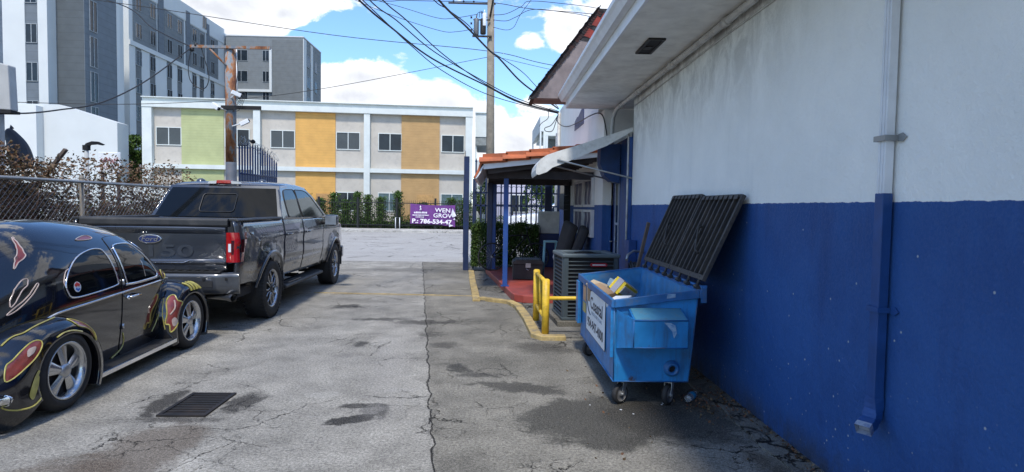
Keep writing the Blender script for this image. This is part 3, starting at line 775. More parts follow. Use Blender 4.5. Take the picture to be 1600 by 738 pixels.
# blue and white debris bag
# AC condenser
M_ac = pm('condenser_grey', (.060, .080, .092), .45, .2, .08, dirt=(.06, .07, .07), damt=.5)
M_aclt = pm('condenser_light', (.105, .135, .15), .45, .2, .08)
ac = thing('air_conditioner', 'grey louvred outdoor air conditioner on a slab beside the yellow rails', 'air conditioner', (1.30, 8.52, .0), R(4))
s_ = .385
b = B(); b.box((-.46, -.46, -.02), (.46, .46, .09)); b.obj('base_slab', M_cement_edge, ac, bevel=.01)
b = B(); b.box((-s_+.026, -s_+.026, .11), (s_-.026, s_-.026, .93)); b.obj('coil', M_dark, ac)
for sx in (-1, 1):
    for sy_ in (-1, 1):
        b = B(); b.prism([(sx*s_, sy_*(s_-.075)), (sx*s_, sy_*(s_-.02)), (sx*(s_-.02), sy_*s_), (sx*(s_-.075), sy_*s_), (sx*(s_-.075), sy_*(s_-.075))], 'z', .10, .93); b.obj('corner_post', M_ac, ac)
b = B()
for i in range(15):
    z = .150+i*.052
    for rot in range(4):
        Mr = Matrix.Rotation(rot*PI/2, 3, 'Z')
        pts_ = [(-s_+.076, -s_+.006, z), (s_-.076, -s_+.006, z), (s_-.076, -s_+.022, z+.010), (-s_+.076, -s_+.022, z+.010)]
        pt2 = [(p[0], p[1]+.004, p[2]-.006) for p in pts_]
        A = [Mr @ Vector(p) for p in pts_]; C = [Mr @ Vector(p) for p in pt2]
        b.face(A); b.face(C[::-1]); b.face([A[0], C[0], C[1], A[1]])
b.obj('louvre', M_ac, ac, recalc=False)
b = B(); b.box((-s_-.01, -s_-.01, .09), (s_+.01, s_+.01, .13)); b.obj('base_pan', M_ac, ac, bevel=.008)
b = B(); S = s_+.012; T = s_-.09
b.prism([(-S, -S), (S, -S), (S, -T), (-S, -T)], 'z', .931, .985); b.prism([(-S, S), (S, S), (S, T), (-S, T)], 'z', .931, .985)
b.prism([(-S, -T+.001), (-T, -T+.001), (-T, T-.001), (-S, T-.001)], 'z', .931, .985); b.prism([(S, -T+.001), (T, -T+.001), (T, T-.001), (S, T-.001)], 'z', .931, .985)
b.obj('top_cover', M_aclt, ac, bevel=.018, seg=3)
b = B()
for k in range(9): b.tube([( (.03+.032*k)*math.cos(a*PI/12), (.03+.032*k)*math.sin(a*PI/12), .99-.0012*k*k) for a in range(24)], .004, 5, closed=True)
for a in range(8): b.tube([(0, 0, .99), (.30*math.cos(a*PI/4), .30*math.sin(a*PI/4), .915)], .005, 5)
b.obj('fan_guard', M_dark, ac)
b = B(); b.lathe([(.0, .80), (.28, .80), (.29, .92)], (0, 0, 0), 'z', 24); b.obj('fan_well', M_dark, ac)
b = B(); b.prism([(-.0, .815), (.20, .815), (.215, .83), (.215, .85), (.20, .865), (0, .865), (-.015, .85), (-.015, .83)], 'y', -s_-.012, -s_+.004); bd = b.obj('badge', pm('badge_red', (.30, .02, .03), .35), ac)
b = B(); b.prism([(.012, .834), (.188, .834), (.188, .846), (.012, .846)], 'y', -s_-.0145, -s_-.0125); b.obj('badge_bar', M_white, bd)
b = B(); b.tube([(-.12, -s_-.02, .06), (-.12, -s_-.03, .25)], .02, 8); b.obj('valve', M_iron, ac)

# bollard rails
bo = thing('bollard_rail', 'yellow painted pipe rails guarding the grey air conditioner', 'guard rail', (.66, 7.43, 0))
b = B(); b.tube([(0, 0, 0), (0, 0, .715)], .045, 18); b.lathe([(.045, .715), (.03, .727), (.0, .73)], (0, 0, 0), 'z', 18); b.obj('post', M_yellow, bo)
b = B(); b.tube([(-.04, 1.04, 0), (-.04, 1.04, .725)], .045, 18); b.lathe([(.045, .725), (.03, .737), (.0, .74)], (-.04, 1.04, 0), 'z', 18); b.obj('post', M_yellow, bo)
for z in (.685, .24):
    b = B(); b.tube([(-.002, .04, z), (-.038, 1.0, z)], .027, 12); b.obj('rail', M_yellow, bo)
b = B(); b.tube([(-.02, .52, .25), (-.02, .52, .675)], .027, 12); b.obj('upright', M_yellow, bo)
b = B(); b.tube([(.04, .0, .49), (.62, .02, .49)], .024, 12); b.obj('rail', M_yellow, bo)
# ================================================================== PORCH ROOF (tiled, on blue posts)
M_tile = pm('clay_tile', (.42, .115, .045), .75, var=.3, scale=5, dirt=(.14, .06, .04), damt=.8, bump=.3, bscale=40)
M_wood_dk = pm('dark_boards', (.05, .045, .05), .8, var=.3)
M_postb = pm('post_blue', (.014, .062, .25), .45, var=.15, dirt=(.01, .02, .10), damt=.5)
O = Vector((.9, 12.5, 0))
po = thing('tiled_porch', 'small open porch with an orange clay tile roof on blue posts', 'porch', O)
x0, x1, z0, z1 = -.20, 1.84, 2.35, 2.60
def rz(x): return z0+(x-x0)/(x1-x0)*(z1-z0)
b = B(O); b.prism([(x0+.05, rz(x0)-.07), (x1, z1-.07), (x1, z1), (x0+.05, rz(x0))], 'y', 10.84, 15.1); b.obj('roof_deck', M_wood_dk, po)
b = B(O); b.prism([(x0+.02, rz(x0)-.10), (x1, z1-.10), (x1, z1+.0), (x0+.02, rz(x0)+.0)], 'y', 10.80, 10.838); b.obj('fascia', M_white, po, bevel=.004)
b = B(O)
for y in [10.95+i*.45 for i in range(10)]: b.prism([(x0+.1, rz(x0)-.17), (x1, z1-.17), (x1, z1-.071), (x0+.1, rz(x0)-.071)], 'y', y, y+.05)
b.obj('rafter', M_wood_dk, po)
# barrel tiles: courses running down the slope
b = B(O); random.seed(21)
ncol = 20
for j in range(ncol):
    yc = 10.80+j*.22
    for i in range(5):
        xa, xb = x0-.06+i*.41, x0-.06+(i+1)*.41+.05
        if xb > x1+.02: xb = x1+.02
        za, zb = rz(xa)+.035+random.uniform(-.004, .004), rz(xb)+.008
        ra, rb = .088, .072
        rows = []
        for t in (0, .5, 1):
            xx = lerp(xa, xb, t); zz = lerp(za, zb, t); r = lerp(ra, rb, t)
            rows.append([(xx, yc+r*1.15*math.cos(PI*k/8), zz+r*math.sin(PI*k/8)) for k in range(9)])
        b.grid(rows)
        rows2 = [[(p[0], yc+(p[1]-yc)*.86, zz0+(p[2]-zz0)*.82) for p in r] for r, zz0 in zip(rows, (za, lerp(za, zb, .5), zb))]
        b.grid(rows2); b.grid([rows[0], rows2[0]], smooth=False)
# flat rake tiles stepping up the near edge
for i in range(5):
    xa, xb = x0+.0+i*.41, x0+(i+1)*.41+.03
    if xb > x1: xb = x1
    za = rz(xa)+.05
    zb2 = rz(xb)+.03
    b.prism([(xa, za-.055), (xb, zb2-.05), (xb, zb2+.085), (xa, za+.08)], 'y', 10.765, 10.795)
    b.prism([(xa, za+.081), (xb, zb2+.086), (xb, zb2+.11), (xa, za+.115)], 'y', 10.765, 10.93)
b.obj('roof_tile', M_tile, po, recalc=True)
# down-curved eave board at the low side
b = B(O)
cur = [(x0+.04, 2.32), (x0+.0, 2.26), (x0-.03, 2.19), (x0-.07, 2.13), (x0-.10, 2.09)]
b.prism(cur+[(x-.03, z) for x, z in cur[::-1]], 'y', 10.80, 15.0); b.obj('eave_board', M_white, po)
b = B(O); cur2 = [(x0+.02, 2.42), (x0-.05, 2.35), (x0-.08, 2.25), (x0-.13, 2.15), (x0-.16, 2.11)]
for j in range(20):
    yc = 10.79+j*.215
    b.prism(cur2+[(x+.035, z-.012) for x, z in cur2[::-1]], 'y', yc, yc+.195)
b.obj('eave_tile', M_tile, po)
for yy in (11.26, 14.4):
    b = B(O); b.box((-.12, yy, 2.12), (1.84, yy+.08, 2.26)); b.obj('beam', M_wood_dk, po)
for (x, y) in ((.235, 11.3), (.02, 14.44)):
    b = B(O); b.box((x-.045, y-.045, .13), (x+.045, y+.045, 2.12)); pp = b.obj('post', M_postb, po, bevel=.006)
    b = B(O); b.box((x-.075, y-.075, .131), (x+.075, y+.075, .142)); b.obj('base_plate', M_postb, pp)
b = B(O); b.box((-.02, 14.36, .13), (.0-.14, 14.52, 2.15)); b.obj('post', M_blue_metal, po, bevel=.005)

# ================================================================== GATE AND FRONT FENCE
def picket_fence(name, label, cat, x0, x1, y, zt, spacing=.13, tall=None, rails=(.25, 1.62, 1.95), group=None, m=M_blue_metal, r=.018, arch=True):
    O = Vector((x0, y, 0)); t = thing(name, label, cat, O, group=group)
    b = B(O); n = int((x1-x0)/spacing)
    for i in range(n+1):
        x = x0+i*spacing; z = zt if not tall or x > tall[0] else tall[1]
        b.box((x-r, y-r, .05), (x+r, y+r, z)); b.prism([(x-r*1.8, z-.02), (x+r*1.8, z-.02), (x, z+.09)], 'y', y-.004, y+.004)
        if arch and i < n and z == zt:
            b.tube([(x+spacing/2+spacing/2*math.cos(PI*k/6), y, z-.20+.07*math.sin(PI*k/6)) for k in range(7)], .007, 5)
    b.obj('picket', m, t)
    for z in rails:
        b = B(O); b.box((x0-.02, y-.018, z-.02), (x1+.02, y-.0115, z+.02)); b.box((x0-.02, y+.0115, z-.02), (x1+.02, y+.018, z+.02)); b.obj('rail', m, t)
    for x in (x0-.05, x1+.05):
        b = B(O); b.box((x-.028, y-.03, 0), (x+.028, y+.03, zt+.05)); b.obj('post', m, t)
    return t
picket_fence('metal_fence', 'navy blue spiked metal fence with arches behind the dark hedge', 'fence', -.45, 1.62, 15.75, 2.25, tall=(-.15, 2.75))
# post with painted block pier at its end
O = Vector((1.35, 15.4, 0)); pr = thing('gate_pier', 'block pier painted grey above blue at the end of the blue fence', 'pier', O)
b = B(O); b.box((1.14, 15.25, 0), (1.66, 15.62, .95)); b.obj('lower_block', M_bluedk, pr, bevel=.01)
b = B(O); b.box((1.14, 15.25, .951), (1.66, 15.62, 1.5)); b.obj('upper_block', M_soffit, pr, bevel=.01)
b = B(O); b.box((1.30, 15.36, 1.501), (1.46, 15.5, 2.4)); b.obj('steel_post', M_blue_metal, pr)

def gate_leaf(name, label, p0, p1, zt0, zt1, zb=.08, n=16, sag=0, thick=.03, solid=None, barbed=False):
    p0, p1 = Vector((*p0, 0)), Vector((*p1, 0)); O = p0.copy(); t = thing(name, label, 'gate', O)
    d = (p1-p0); 
    b = B(O)
    for i in range(n+1):
        q = p0+d*(i/n); z = lerp(zt0, zt1, i/n)+.18*math.sin(PI*i/n)*(1 if sag else 0)
        b.tube([(q.x, q.y, zb), (q.x, q.y, z)], thick*.42, 6); b.tube([(q.x, q.y, z), (q.x, q.y, z+.08)], thick*.42, 6, r2=.002)
    b.obj('picket', M_blue_metal, t)
    for z in ((zb+.1, zb+.1), (1.5, 1.5), (min(zt0, zt1)-.35, min(zt0, zt1)-.35)):
        b = B(O); b.tube([(p0.x, p0.y, z[0]), (p1.x, p1.y, z[1])], .024, 6); b.obj('rail', M_blue_metal, t)
    if solid:
        b = B(O); nn = Vector((-d.y, d.x, 0)).normalized()*.006
        b.face([p0+nn+Vector((0, 0, zb)), p1+nn+Vector((0, 0, zb)), p1+nn+Vector((0, 0, solid)), p0+nn+Vector((0, 0, solid))])
        b.face([p0-nn+Vector((0, 0, zb)), p1-nn+Vector((0, 0, zb)), p1-nn+Vector((0, 0, solid)), p0-nn+Vector((0, 0, solid))])
        b.obj('sheet_panel', M_blue_metal, t)
    if barbed:
        b = B(O); random.seed(4)
        for k in range(3):
            pts = []
            for i in range(60):
                q = p0+d*(i/59)*1.05; pts.append((q.x+.06*math.cos(i*.9+k), q.y+.05*math.sin(i*.7+k), lerp(zt0, zt1, i/59)+.16+.10*math.sin(i*.75+k*2)+.03*random.random()))
            b.tube(pts, .004, 4)
        b.obj('barbed_wire', M_galv, t)
    return t
g1 = gate_leaf('gate_leaf', 'navy blue gate leaf swung open and seen edge-on beside the hedge', (-.66, 15.35), (-.88, 18.3), 2.45, 2.3, n=18)
b = B(g1.location); b.box((-.735, 15.22, 0), (-.605, 15.34, 2.83)); b.obj('post', M_blue_metal, g1, bevel=.006)
b = B(g1.location); b.tube([(-.70, 15.24, 2.83), (-.70, 15.2, 2.95), (-.76, 15.2, 3.0)], .008, 6); b.obj('hook', M_galv, g1)
g2 = gate_leaf('gate_leaf', 'navy blue gate leaf with spikes and barbed wire beside the rusty pole', (-5.86, 14.35), (-5.70, 16.3), 2.88, 2.62, n=15, sag=1, thick=.05, solid=2.25, barbed=True)
b = B(g2.location); b.lathe([(.0, 0), (.05, .01), (.06, .05), (.03, .09), (0, .1)], (-5.80, 15.0, 3.02), 'z', 12); b.tube([(-5.80, 15.0, 3.06), (-5.93, 15.0, 3.10)], .025, 8); b.obj('gate_light', M_dark, g2)

# ================================================================== LEAVES
def leaves(b, n, fn, size, sv=.4, droop=.3):
    for _ in range(n):
        p = fn(); s = size*random.uniform(1-sv, 1+sv)
        a = random.uniform(0, 2*PI); e = random.uniform(-.9, .9)
        d = Vector((math.cos(a)*math.cos(e), math.sin(a)*math.cos(e), math.sin(e)-droop)).normalized()
        t = Vector((random.gauss(0, 1), random.gauss(0, 1), random.gauss(0, 1))); t = (t-d*t.dot(d)).normalized()
        p = Vector(p)
        b.face([p-d*s*.5, p+t*s*.28, p+d*s*.5, p-t*s*.28])
L_hedge = leafmat('hedge_leaf', [(.02, .04, .012), (.05, .09, .02), (.085, .14, .03), (.03, .06, .016)])
L_green = leafmat('shrub_leaf', [(.02, .045, .012), (.05, .10, .02), (.09, .15, .03), (.03, .06, .016)])
L_dry = leafmat('dry_vine_leaf', [(.11, .060, .032), (.19, .11, .06), (.05, .035, .024), (.25, .17, .11), (.075, .068, .03), (.16, .075, .04)])
L_olive = leafmat('olive_leaf', [(.05, .055, .02), (.09, .10, .035), (.13, .13, .05), (.04, .045, .02)])
M_bark = pm('bark', (.09, .07, .055), .9, var=.3, bump=.5, bscale=30)

random.seed(31)
O = Vector((.3, 15.2, 0)); hd = thing('clipped_hedge', 'dark clipped box hedge in front of the navy fence beside the porch', 'hedge', O)
def fhedge():
    while True:
        x, y, z = random.uniform(-.52, 1.12), random.uniform(14.88, 15.45), random.uniform(.12, 1.18)
        ex = min(x+.52, 1.12-x, y-14.88, 15.45-y, 1.18-z)
        if ex < .13 or random.random() < .08:
            k = math.sin(x*9+z*5)*math.sin(z*8+y*3)
            if k > -.72: return (x+random.gauss(0, .015), y+random.gauss(0, .015), z+random.gauss(0, .03)+.02*math.sin(x*11))
b = B(O); leaves(b, 22000, fhedge, .048); b.obj('foliage', L_hedge, hd, recalc=False)
b = B(O)
for i in range(14):
    x = -.42+i*.115
    for k in range(4): b.tube([(x, 15.15, .1), (x+random.uniform(-.1, .1), 15.15+random.uniform(-.15, .15), .5), (x+random.uniform(-.2, .2), 15.15+random.uniform(-.2, .2), 1.1)], .007, 4)
b.obj('stem', M_bark, hd)

# ================================================================== PORCH CLUTTER
O = Vector((.70, 12.55, .13)); tb = thing('toolbox', 'black ribbed metal chest standing on the red porch floor', 'chest', O)
b = B(O); b.box((.42, 12.3, .135), (1.02, 12.78, .44)); b.obj('body', M_plastic_blk, tb, bevel=.012)
b = B(O); b.prism([(.40, .445), (1.04, .445), (1.02, .50), (.96, .54), (.48, .54), (.42, .50)], 'y', 12.28, 12.80)
for i in range(13): x = .47+i*.042; b.box((x, 12.30, .541), (x+.016, 12.78, .552))
b.obj('lid', pm('tread_plate', (.05, .05, .052), .4, .5, .3), tb, bevel=.006)
b = B(O); b.box((.67, 12.262, .38), (.77, 12.279, .47)); b.tube([(.68, 12.255, .36), (.72, 12.24, .33), (.76, 12.255, .36)], .008, 6); b.obj('latch', M_chrome2, tb)

O = Vector((1.55, 12.1, .13))
M_cush = pm('charcoal_fabric', (.035, .035, .038), .95, var=.2, bump=.3, bscale=200)
for (nm, lb, c, rt) in (('seat_cushion', 'charcoal seat cushion propped upright, the one leaning nearer the white window', (1.44, 12.05, .92), (R(8), R(14), R(10))),
                        ('seat_cushion', 'charcoal seat cushion standing behind the other one nearer the blue door', (1.63, 11.7, .86), (R(4), R(20), R(-4)))):
    b = B(c); b.obox(c, (.16, .62, .80), rt); o = b.obj(nm, M_cush, bevel=.06, seg=4, smooth=True); tag(o, lb, 'cushion', 'cushions propped on the porch')
# bench under the cushions so they rest on something
O = Vector((1.55, 11.95, .13)); bn = thing('low_bench', 'low dark bench under the charcoal cushions on the porch', 'bench', O)
b = B(O); b.box((1.25, 11.4, .44), (1.83, 12.5, .50)); b.obj('seat', M_wood_dk, bn, bevel=.01)
for x in (1.29, 1.78):
    for y in (11.45, 12.45):
        b = B(O); b.box((x-.02, y-.02, .13), (x+.02, y+.02, .44)); b.obj('leg', M_wood_dk, bn)
# pale tub and bag
O = Vector((1.22, 12.9, .13)); tu = thing('plastic_stool', 'pale turquoise plastic stool on the porch beside the charcoal cushions', 'stool', O)
M_turq = pm('turquoise_plastic', (.22, .42, .46), .4)
b = B(O); b.box((1.08, 12.78, .86), (1.36, 13.04, .90)); b.obj('seat', M_turq, tu, bevel=.01)
for sx in (-1, 1):
    for sy_ in (-1, 1):
        b = B(O); b.tube([(1.22+sx*.15, 12.91+sy_*.14, .135), (1.22+sx*.12, 12.91+sy_*.11, .86)], .018, 8); b.obj('leg', M_turq, tu)
b = B(); c = (1.34, 12.4, .79); 
b.lathe([(.0, -.12), (.09, -.11), (.115, -.03), (.09, .06), (.04, .11), (.05, .15)], c, 'z', 14)
o = b.obj('white_bag', M_white); tag(o, 'crumpled white bag lying in front of the charcoal cushion', 'bag')
o.location = (0, 0, -.17)

# bicycle behind the porch post (only a wheel shows past the post)
O = Vector((-.02, 14.05, .13)); bk = thing('bicycle', 'black bicycle parked against the hedge behind the blue porch posts', 'bicycle', O, R(8))
for yy in (-.05,):
    for xx in (-.0, 1.02):
        b = B(); b.tube([(xx+.31*math.cos(a*PI/20), yy, .32+.31*math.sin(a*PI/20)) for a in range(40)], .018, 8, closed=True); wh = b.obj('wheel', M_rubber, bk)
        b = B(); b.tube([(xx, yy-.03, .32), (xx, yy+.03, .32)], .02, 8)
        for a in range(16): b.tube([(xx, yy, .32), (xx+.3*math.cos(a*PI/8), yy, .32+.3*math.sin(a*PI/8))], .0015, 3)
        b.obj('spokes', M_chrome2, wh)
b = B()
fr = {'r': (0, -.05, .32), 's': (.38, -.05, .30), 't': (.30, -.05, .80), 'h': (.82, -.05, .82), 'f': (1.02, -.05, .32)}
for a_, c_ in (('r', 's'), ('r', 't'), ('s', 't'), ('s', 'h'), ('t', 'h'), ('h', 'f')): b.tube([fr[a_], fr[c_]], .016, 8)
b.tube([(.30, -.05, .8), (.28, -.05, .92)], .013, 8); b.tube([(.82, -.05, .82), (.80, -.05, .98)], .014, 8)
b.obj('frame', M_dark, bk)
b = B(); b.obox((.27, -.05, .94), (.24, .13, .05)); b.obj('saddle', M_plastic_blk, bk, bevel=.02)
b = B(); b.tube([(.84, -.32, 1.0), (.80, -.2, .99), (.80, .1, .99), (.84, .22, 1.0)], .012, 8); b.obj('handlebar', M_dark, bk)

# ================================================================== DUMPSTER
O = Vector((1.32, 5.78, 0))
M_dump = pm('dumpster_blue', (.014, .185, .46), .42, var=.2, scale=4, dirt=(.03, .075, .15), dscale=4.5, damt=.75, bump=.35, bscale=5, bdist=.012, streak=[(14, 1.3, .52, .70, .6, (.03, .05, .07)), (9, 7, .64, .70, .9, (.075, .035, .02)), (30, 26, .66, .72, .7, (.16, .22, .28))])
M_dump_in = pm('dumpster_inside', (.035, .20, .42), .6, var=.3, scale=7, dirt=(.22, .25, .24), dscale=5, damt=.75, bump=.2, bscale=25)
M_rim = pm('dumpster_rim', (.015, .11, .30), .5, var=.3, dirt=(.10, .11, .11), dscale=11, damt=.85, bump=.3, bscale=60)
du = thing('dumpster', 'blue steel dumpster on casters with its black lids flung open against the wall', 'dumpster', O)
y0, y1 = 4.86, 6.72
# end profile in (x,z): front (left) is vertical, rear leans out
XF, XR, ZB = .985, 1.545, .205
zf, zr = .86, .945; XRT = 1.665
prof_out = [(XF+.008, ZB), (XR+.055, ZB), (XRT, zr), (XF, zf)]
def inset(p, d):
    cx_ = sum(q[0] for q in p)/len(p); cz_ = sum(q[1] for q in p)/len(p)
    return [(q[0]+(cx_-q[0])/abs(cx_-q[0])*d, q[1]) for q in p]
b = B(O)
pin = inset(prof_out, .012)
b.prism([prof_out[0], prof_out[1], (pin[1][0], ZB+.012), (pin[0][0], ZB+.012)], 'y', y0, y1)     # floor
b.prism([prof_out[0], (pin[0][0], ZB+.012), (pin[3][0], zf), prof_out[3]], 'y', y0, y1)      # front
b.prism([prof_out[1], prof_out[2], (pin[2][0], zr), (pin[1][0], ZB+.012)], 'y', y0, y1)      # rear
for ya, yb in ((y0, y0+.012), (y1-.012, y1)): b.prism([(pin[0][0]+.0005, ZB+.0125), (pin[1][0]-.0005, ZB+.0125), (pin[2][0]-.0005, zr), (pin[3][0]+.0005, zf)], 'y', ya, yb)
b.obj('body', M_dump, du)
b = B(O)
q = inset(prof_out, .016); zb_ = ZB+.014
b.face([(q[0][0], y0+.015, zb_), (q[0][0], y1-.015, zb_), (q[3][0], y1-.015, zf-.01), (q[3][0], y0+.015, zf-.01)])
b.face([(q[1][0], y0+.015, zb_), (q[1][0], y1-.015, zb_), (q[2][0], y1-.015, zr-.01), (q[2][0], y0+.015, zr-.01)])
b.face([(q[0][0], y1-.015, zb_), (q[1][0], y1-.015, zb_), (q[2][0], y1-.015, zr-.01), (q[3][0], y1-.015, zf-.01)])
b.face([(q[0][0], y0+.015, zb_), (q[1][0], y0+.015, zb_), (q[2][0], y0+.015, zr-.01), (q[3][0], y0+.015, zf-.01)])
b.face([(q[0][0], y0+.015, zb_), (q[1][0], y0+.015, zb_), (q[1][0], y1-.015, zb_), (q[0][0], y1-.015, zb_)])
b.obj('liner', M_dump_in, du, recalc=False)
# top rim: folded channel
b = B(O); e = .028
def rimz(x): return lerp(zf, zr, (x-XF)/(XRT-XF))
b.box((XF-e, y0-e, zf-.055), (XF-.001, y1+e, zf+.012))
b.prism([(XF+.0005, zf-.055), (XRT+.0, zr-.055), (XRT+.0, zr+.012), (XF+.0005, zf+.012)], 'y', y0-e, y0-.001)
b.prism([(XF+.0005, zf-.055), (XRT+.0, zr-.055), (XRT+.0, zr+.012), (XF+.0005, zf+.012)], 'y', y1+.001, y1+e)
b.box((XRT+.001, y0-e, zr-.055), (XRT+e+.01, y1+e, zr+.012))
b.obj('rim', M_rim, du, bevel=.005)
# vertical stiffener and corner plates on the front
b = B(O)
b.box((XF-.028, y0-.01, .40), (XF-.002, y0+.14, .80))
b.box((XF-.045, y1-.10, .34), (XF-.002, y1+.05, .80))
b.box((XF-.012, y0+.3, .20), (XF+.03, y0+.36, .34)) if False else None
b.obj('corner_plate', M_dump, du, bevel=.004)
# fork pocket at the near end: sleeve, top ramp and flared guide
def pocket(yb, sgn):
    ya = yb-sgn*.20
    b = B(O); xa, xb = 1.10, 1.525
    pr_ = [(yb, .50), (ya, .525), (ya, .74), (yb, .80)]
    b.prism([(p[0], p[1]) for p in pr_], 'x', xa, xb)
    # flared guide at the front side
    b.grid([[(xa-.001, ya, .525), (xa-.001, ya, .74)], [(XF+.02, yb-sgn*.02, .48), (XF+.02, yb-sgn*.02, .79)]], smooth=False)
    b.grid([[(xa-.001, ya+sgn*.006, .525), (xa-.001, ya+sgn*.006, .74)], [(XF+.02, yb-sgn*.014, .48), (XF+.02, yb-sgn*.014, .79)]], smooth=False)
    b.prism([(XF+.02, yb-sgn*.02), (xa, ya), (xa, yb)], 'z', .741, .747)
    return b.obj('fork_pocket', M_dump, du, bevel=.004)
fp = pocket(y0-.0015, 1); pocket(y1+.0015, -1)
b = B(O); b.prism([(y0-.2035, .525), (y0-.2015, .525), (y0-.2015, .74), (y0-.2035, .74)], 'x', 1.10, 1.13) if False else None
b.box((1.16, y0-.195, .7415), (1.50, y0-.01, .7435)) if False else None
for p in ((1.40, y0-.2035, .66, .035, .075), (1.36, y0-.2035, .70, .05, .025)):
    b.prism([(p[0]-p[3], p[2]+p[4]*.3), (p[0]-p[3]*.3, p[2]+p[4]), (p[0]+p[3], p[2]), (p[0]+p[3]*.6, p[2]-p[4]), (p[0]+p[3]*.2, p[2]-p[4]*.3)], 'y', p[1]-.0005, p[1]-.0022) if False else None
b.bm.free()
# weld lines, dusty pocket top and grime along the edges
b = B(O)
for (xx, ya, yb) in ((XF+.004, y0-.003, y1+.003),):
    b.tube([(xx, ya, ZB), (xx, yb, ZB)], .006, 6)
b.tube([(XF+.006, y0-.002, ZB), (XF, y0-.002, zf-.06)], .005, 6); b.tube([(XR+.055, y0-.002, ZB), (XRT-.005, y0-.002, zr-.06)], .005, 6); b.tube([(XF, y0-.002, ZB), (XR+.055, y0-.002, ZB)], .006, 6)
b.tube([(1.10, y0-.203, .525), (1.525, y0-.203, .525)], .005, 6); b.tube([(1.10, y0-.203, .74), (1.525, y0-.203, .74)], .006, 6); b.tube([(1.10, y0-.203, .525), (1.10, y0-.203, .74)], .005, 6)
b.tube([(1.10, y0-.003, .80), (1.525, y0-.003, .80)], .006, 6)
b.obj('weld_edge', M_rim, du)
b = B(O); b.prism([(y0-.20, .7425), (y0-.006, .8015), (y0-.006, .8045), (y0-.20, .7455)], 'x', 1.112, 1.514); b.obj('pocket_top', pm('dusty_blue', (.06, .22, .33), .7, var=.25, dirt=(.12, .17, .16), dscale=12, damt=.8), du)
# drain collar
b = B(O); b.lathe([(.03, -.002), (.03, -.05), (.052, -.05), (.052, -.012), (.066, -.012), (.066, -.002)], (1.46, y0, .315), 'y', 24); b.obj('drain_collar', M_rim, du)
b = B(O); b.lathe([(.0, -.006), (.03, -.006)], (1.46, y0, .315), 'y', 20); b.obj('drain_hole', M_dark, du, recalc=False)
# skids
b = B(O)
for y in (y0+.28, y1-.36): b.prism([(XF+.05, ZB-.001), (XR-.05, ZB-.001), (XR-.07, ZB-.075), (XF+.07, ZB-.075)], 'y', y, y+.09)
b.obj('skid', M_dump, du)
# casters
M_hub = pm('caster_hub', (.12, .12, .12), .6, var=.2)
for (x, y, rot) in ((1.085, 4.95, R(38)), (1.47, 4.93, R(50)), (1.085, 6.55, R(30)), (1.47, 6.55, R(60))):
    C_ = Vector((x, y, 0)); cs = bpy.data.objects.new('caster', None)
    b = B(); rz_ = Matrix.Rotation(rot, 4, 'Z')
    b.lathe([(.062, -.022), (.078, -.02), (.084, -.008), (.084, .008), (.078, .02), (.062, .022)], (-.03, 0, .085), 'y', 24)
    b2 = B(); b2.lathe([(.0, -.02), (.02, -.024), (.022, -.016), (.06, -.018), (.062, -.022)], (-.03, 0, .085), 'y', 20); b2.lathe([(.0, .02), (.02, .024), (.022, .016), (.06, .018), (.062, .022)], (-.03, 0, .085), 'y', 20)
    b3 = B()
    for s1 in (-1, 1):
        b3.prism([(-.042, .075), (-.018, .075), (.03, .185), (-.02, .185)], 'y', s1*.030-.003, s1*.030+.003)
    b3.box((-.05, -.045, .1855), (.055, .045, .2045)); b3.tube([(-.03, -.04, .085), (-.03, .04, .085)], .009, 8)
    for q_ in (b, b2, b3): bmesh.ops.transform(q_.bm, matrix=Matrix.Translation(C_-O) @ rz_, verts=q_.bm.verts)
    ty = b3.obj('caster', M_galv, du); b.obj('tyre', M_rubber, ty); b2.obj('hub', M_hub, ty)
    bpy.data.objects.remove(cs)
# company label
M_label = pm('label_white', (.70, .74, .76), .5, var=.05, dirt=(.45, .47, .48), damt=.35)
M_ink = pm('label_ink', (.03, .035, .05), .6)
M_inklt = pm('label_ink_faint', (.25, .30, .36), .6)
b = B(O); xl = XF-.0045
b.prism([(5.22, .36), (6.26, .36), (6.26, .815), (5.22, .815)], 'x', xl, xl+.003)
lb = b.obj('company_label', M_label, du)
rotL = (PI/2, 0, -PI/2)
def ltxt(t, size, y, z, m=M_ink, sx=1., bold=.0): return text('lettering', t, size, m, lb, (xl-.001-O.x, y-O.y, z-O.z), rotL, sx=sx, extrude=.0006, bold=bold)
ltxt('Coastal', .165, 5.68, .665, sx=1.35, bold=.003); ltxt('WASTE & RECYCLING', .042, 5.66, .575, M_inklt, sx=1.4)
ltxt('954-947-4000', .125, 5.74, .455, sx=1.25, bold=.003); ltxt('WASTE SERVICES', .035, 5.74, .385, M_inklt, sx=1.6) if False else None
b = B(O)
pts = [(xl-.0015, 5.93+.26*math.cos(a)*1.0, .665+.125*math.sin(a)) for a in [R(-75+i*10) for i in range(17)]]
b.tube(pts, .006, 5)
b.obj('swoosh', M_ink, lb)
b = B(O)
for (z0_, z1_) in ((.815, .818), (.357, .360)): b.box((xl-.001, 5.215, z0_-.001), (xl+.002, 6.265, z1_+.001))
b.box((xl-.001, 5.212, .3585), (xl+.002, 5.2185, .8165)); b.box((xl-.001, 6.2615, .3585), (xl+.002, 6.268, .8165))
b.obj('label_border', M_ink, lb)
b = B(O); b.box((xl, 6.32, .62), (xl+.003, 6.52, .78)); b.obj('warning_sticker', pm('sticker_orange', (.55, .30, .16), .5, var=.2, dirt=(.5, .45, .4), damt=.6), du)
b = B(O); b.box((xl, 6.33, .50), (xl+.003, 6.53, .605)); b.obj('warning_sticker', pm('sticker_yellow', (.50, .42, .15), .5, var=.2, dirt=(.4, .38, .3), damt=.6), du)
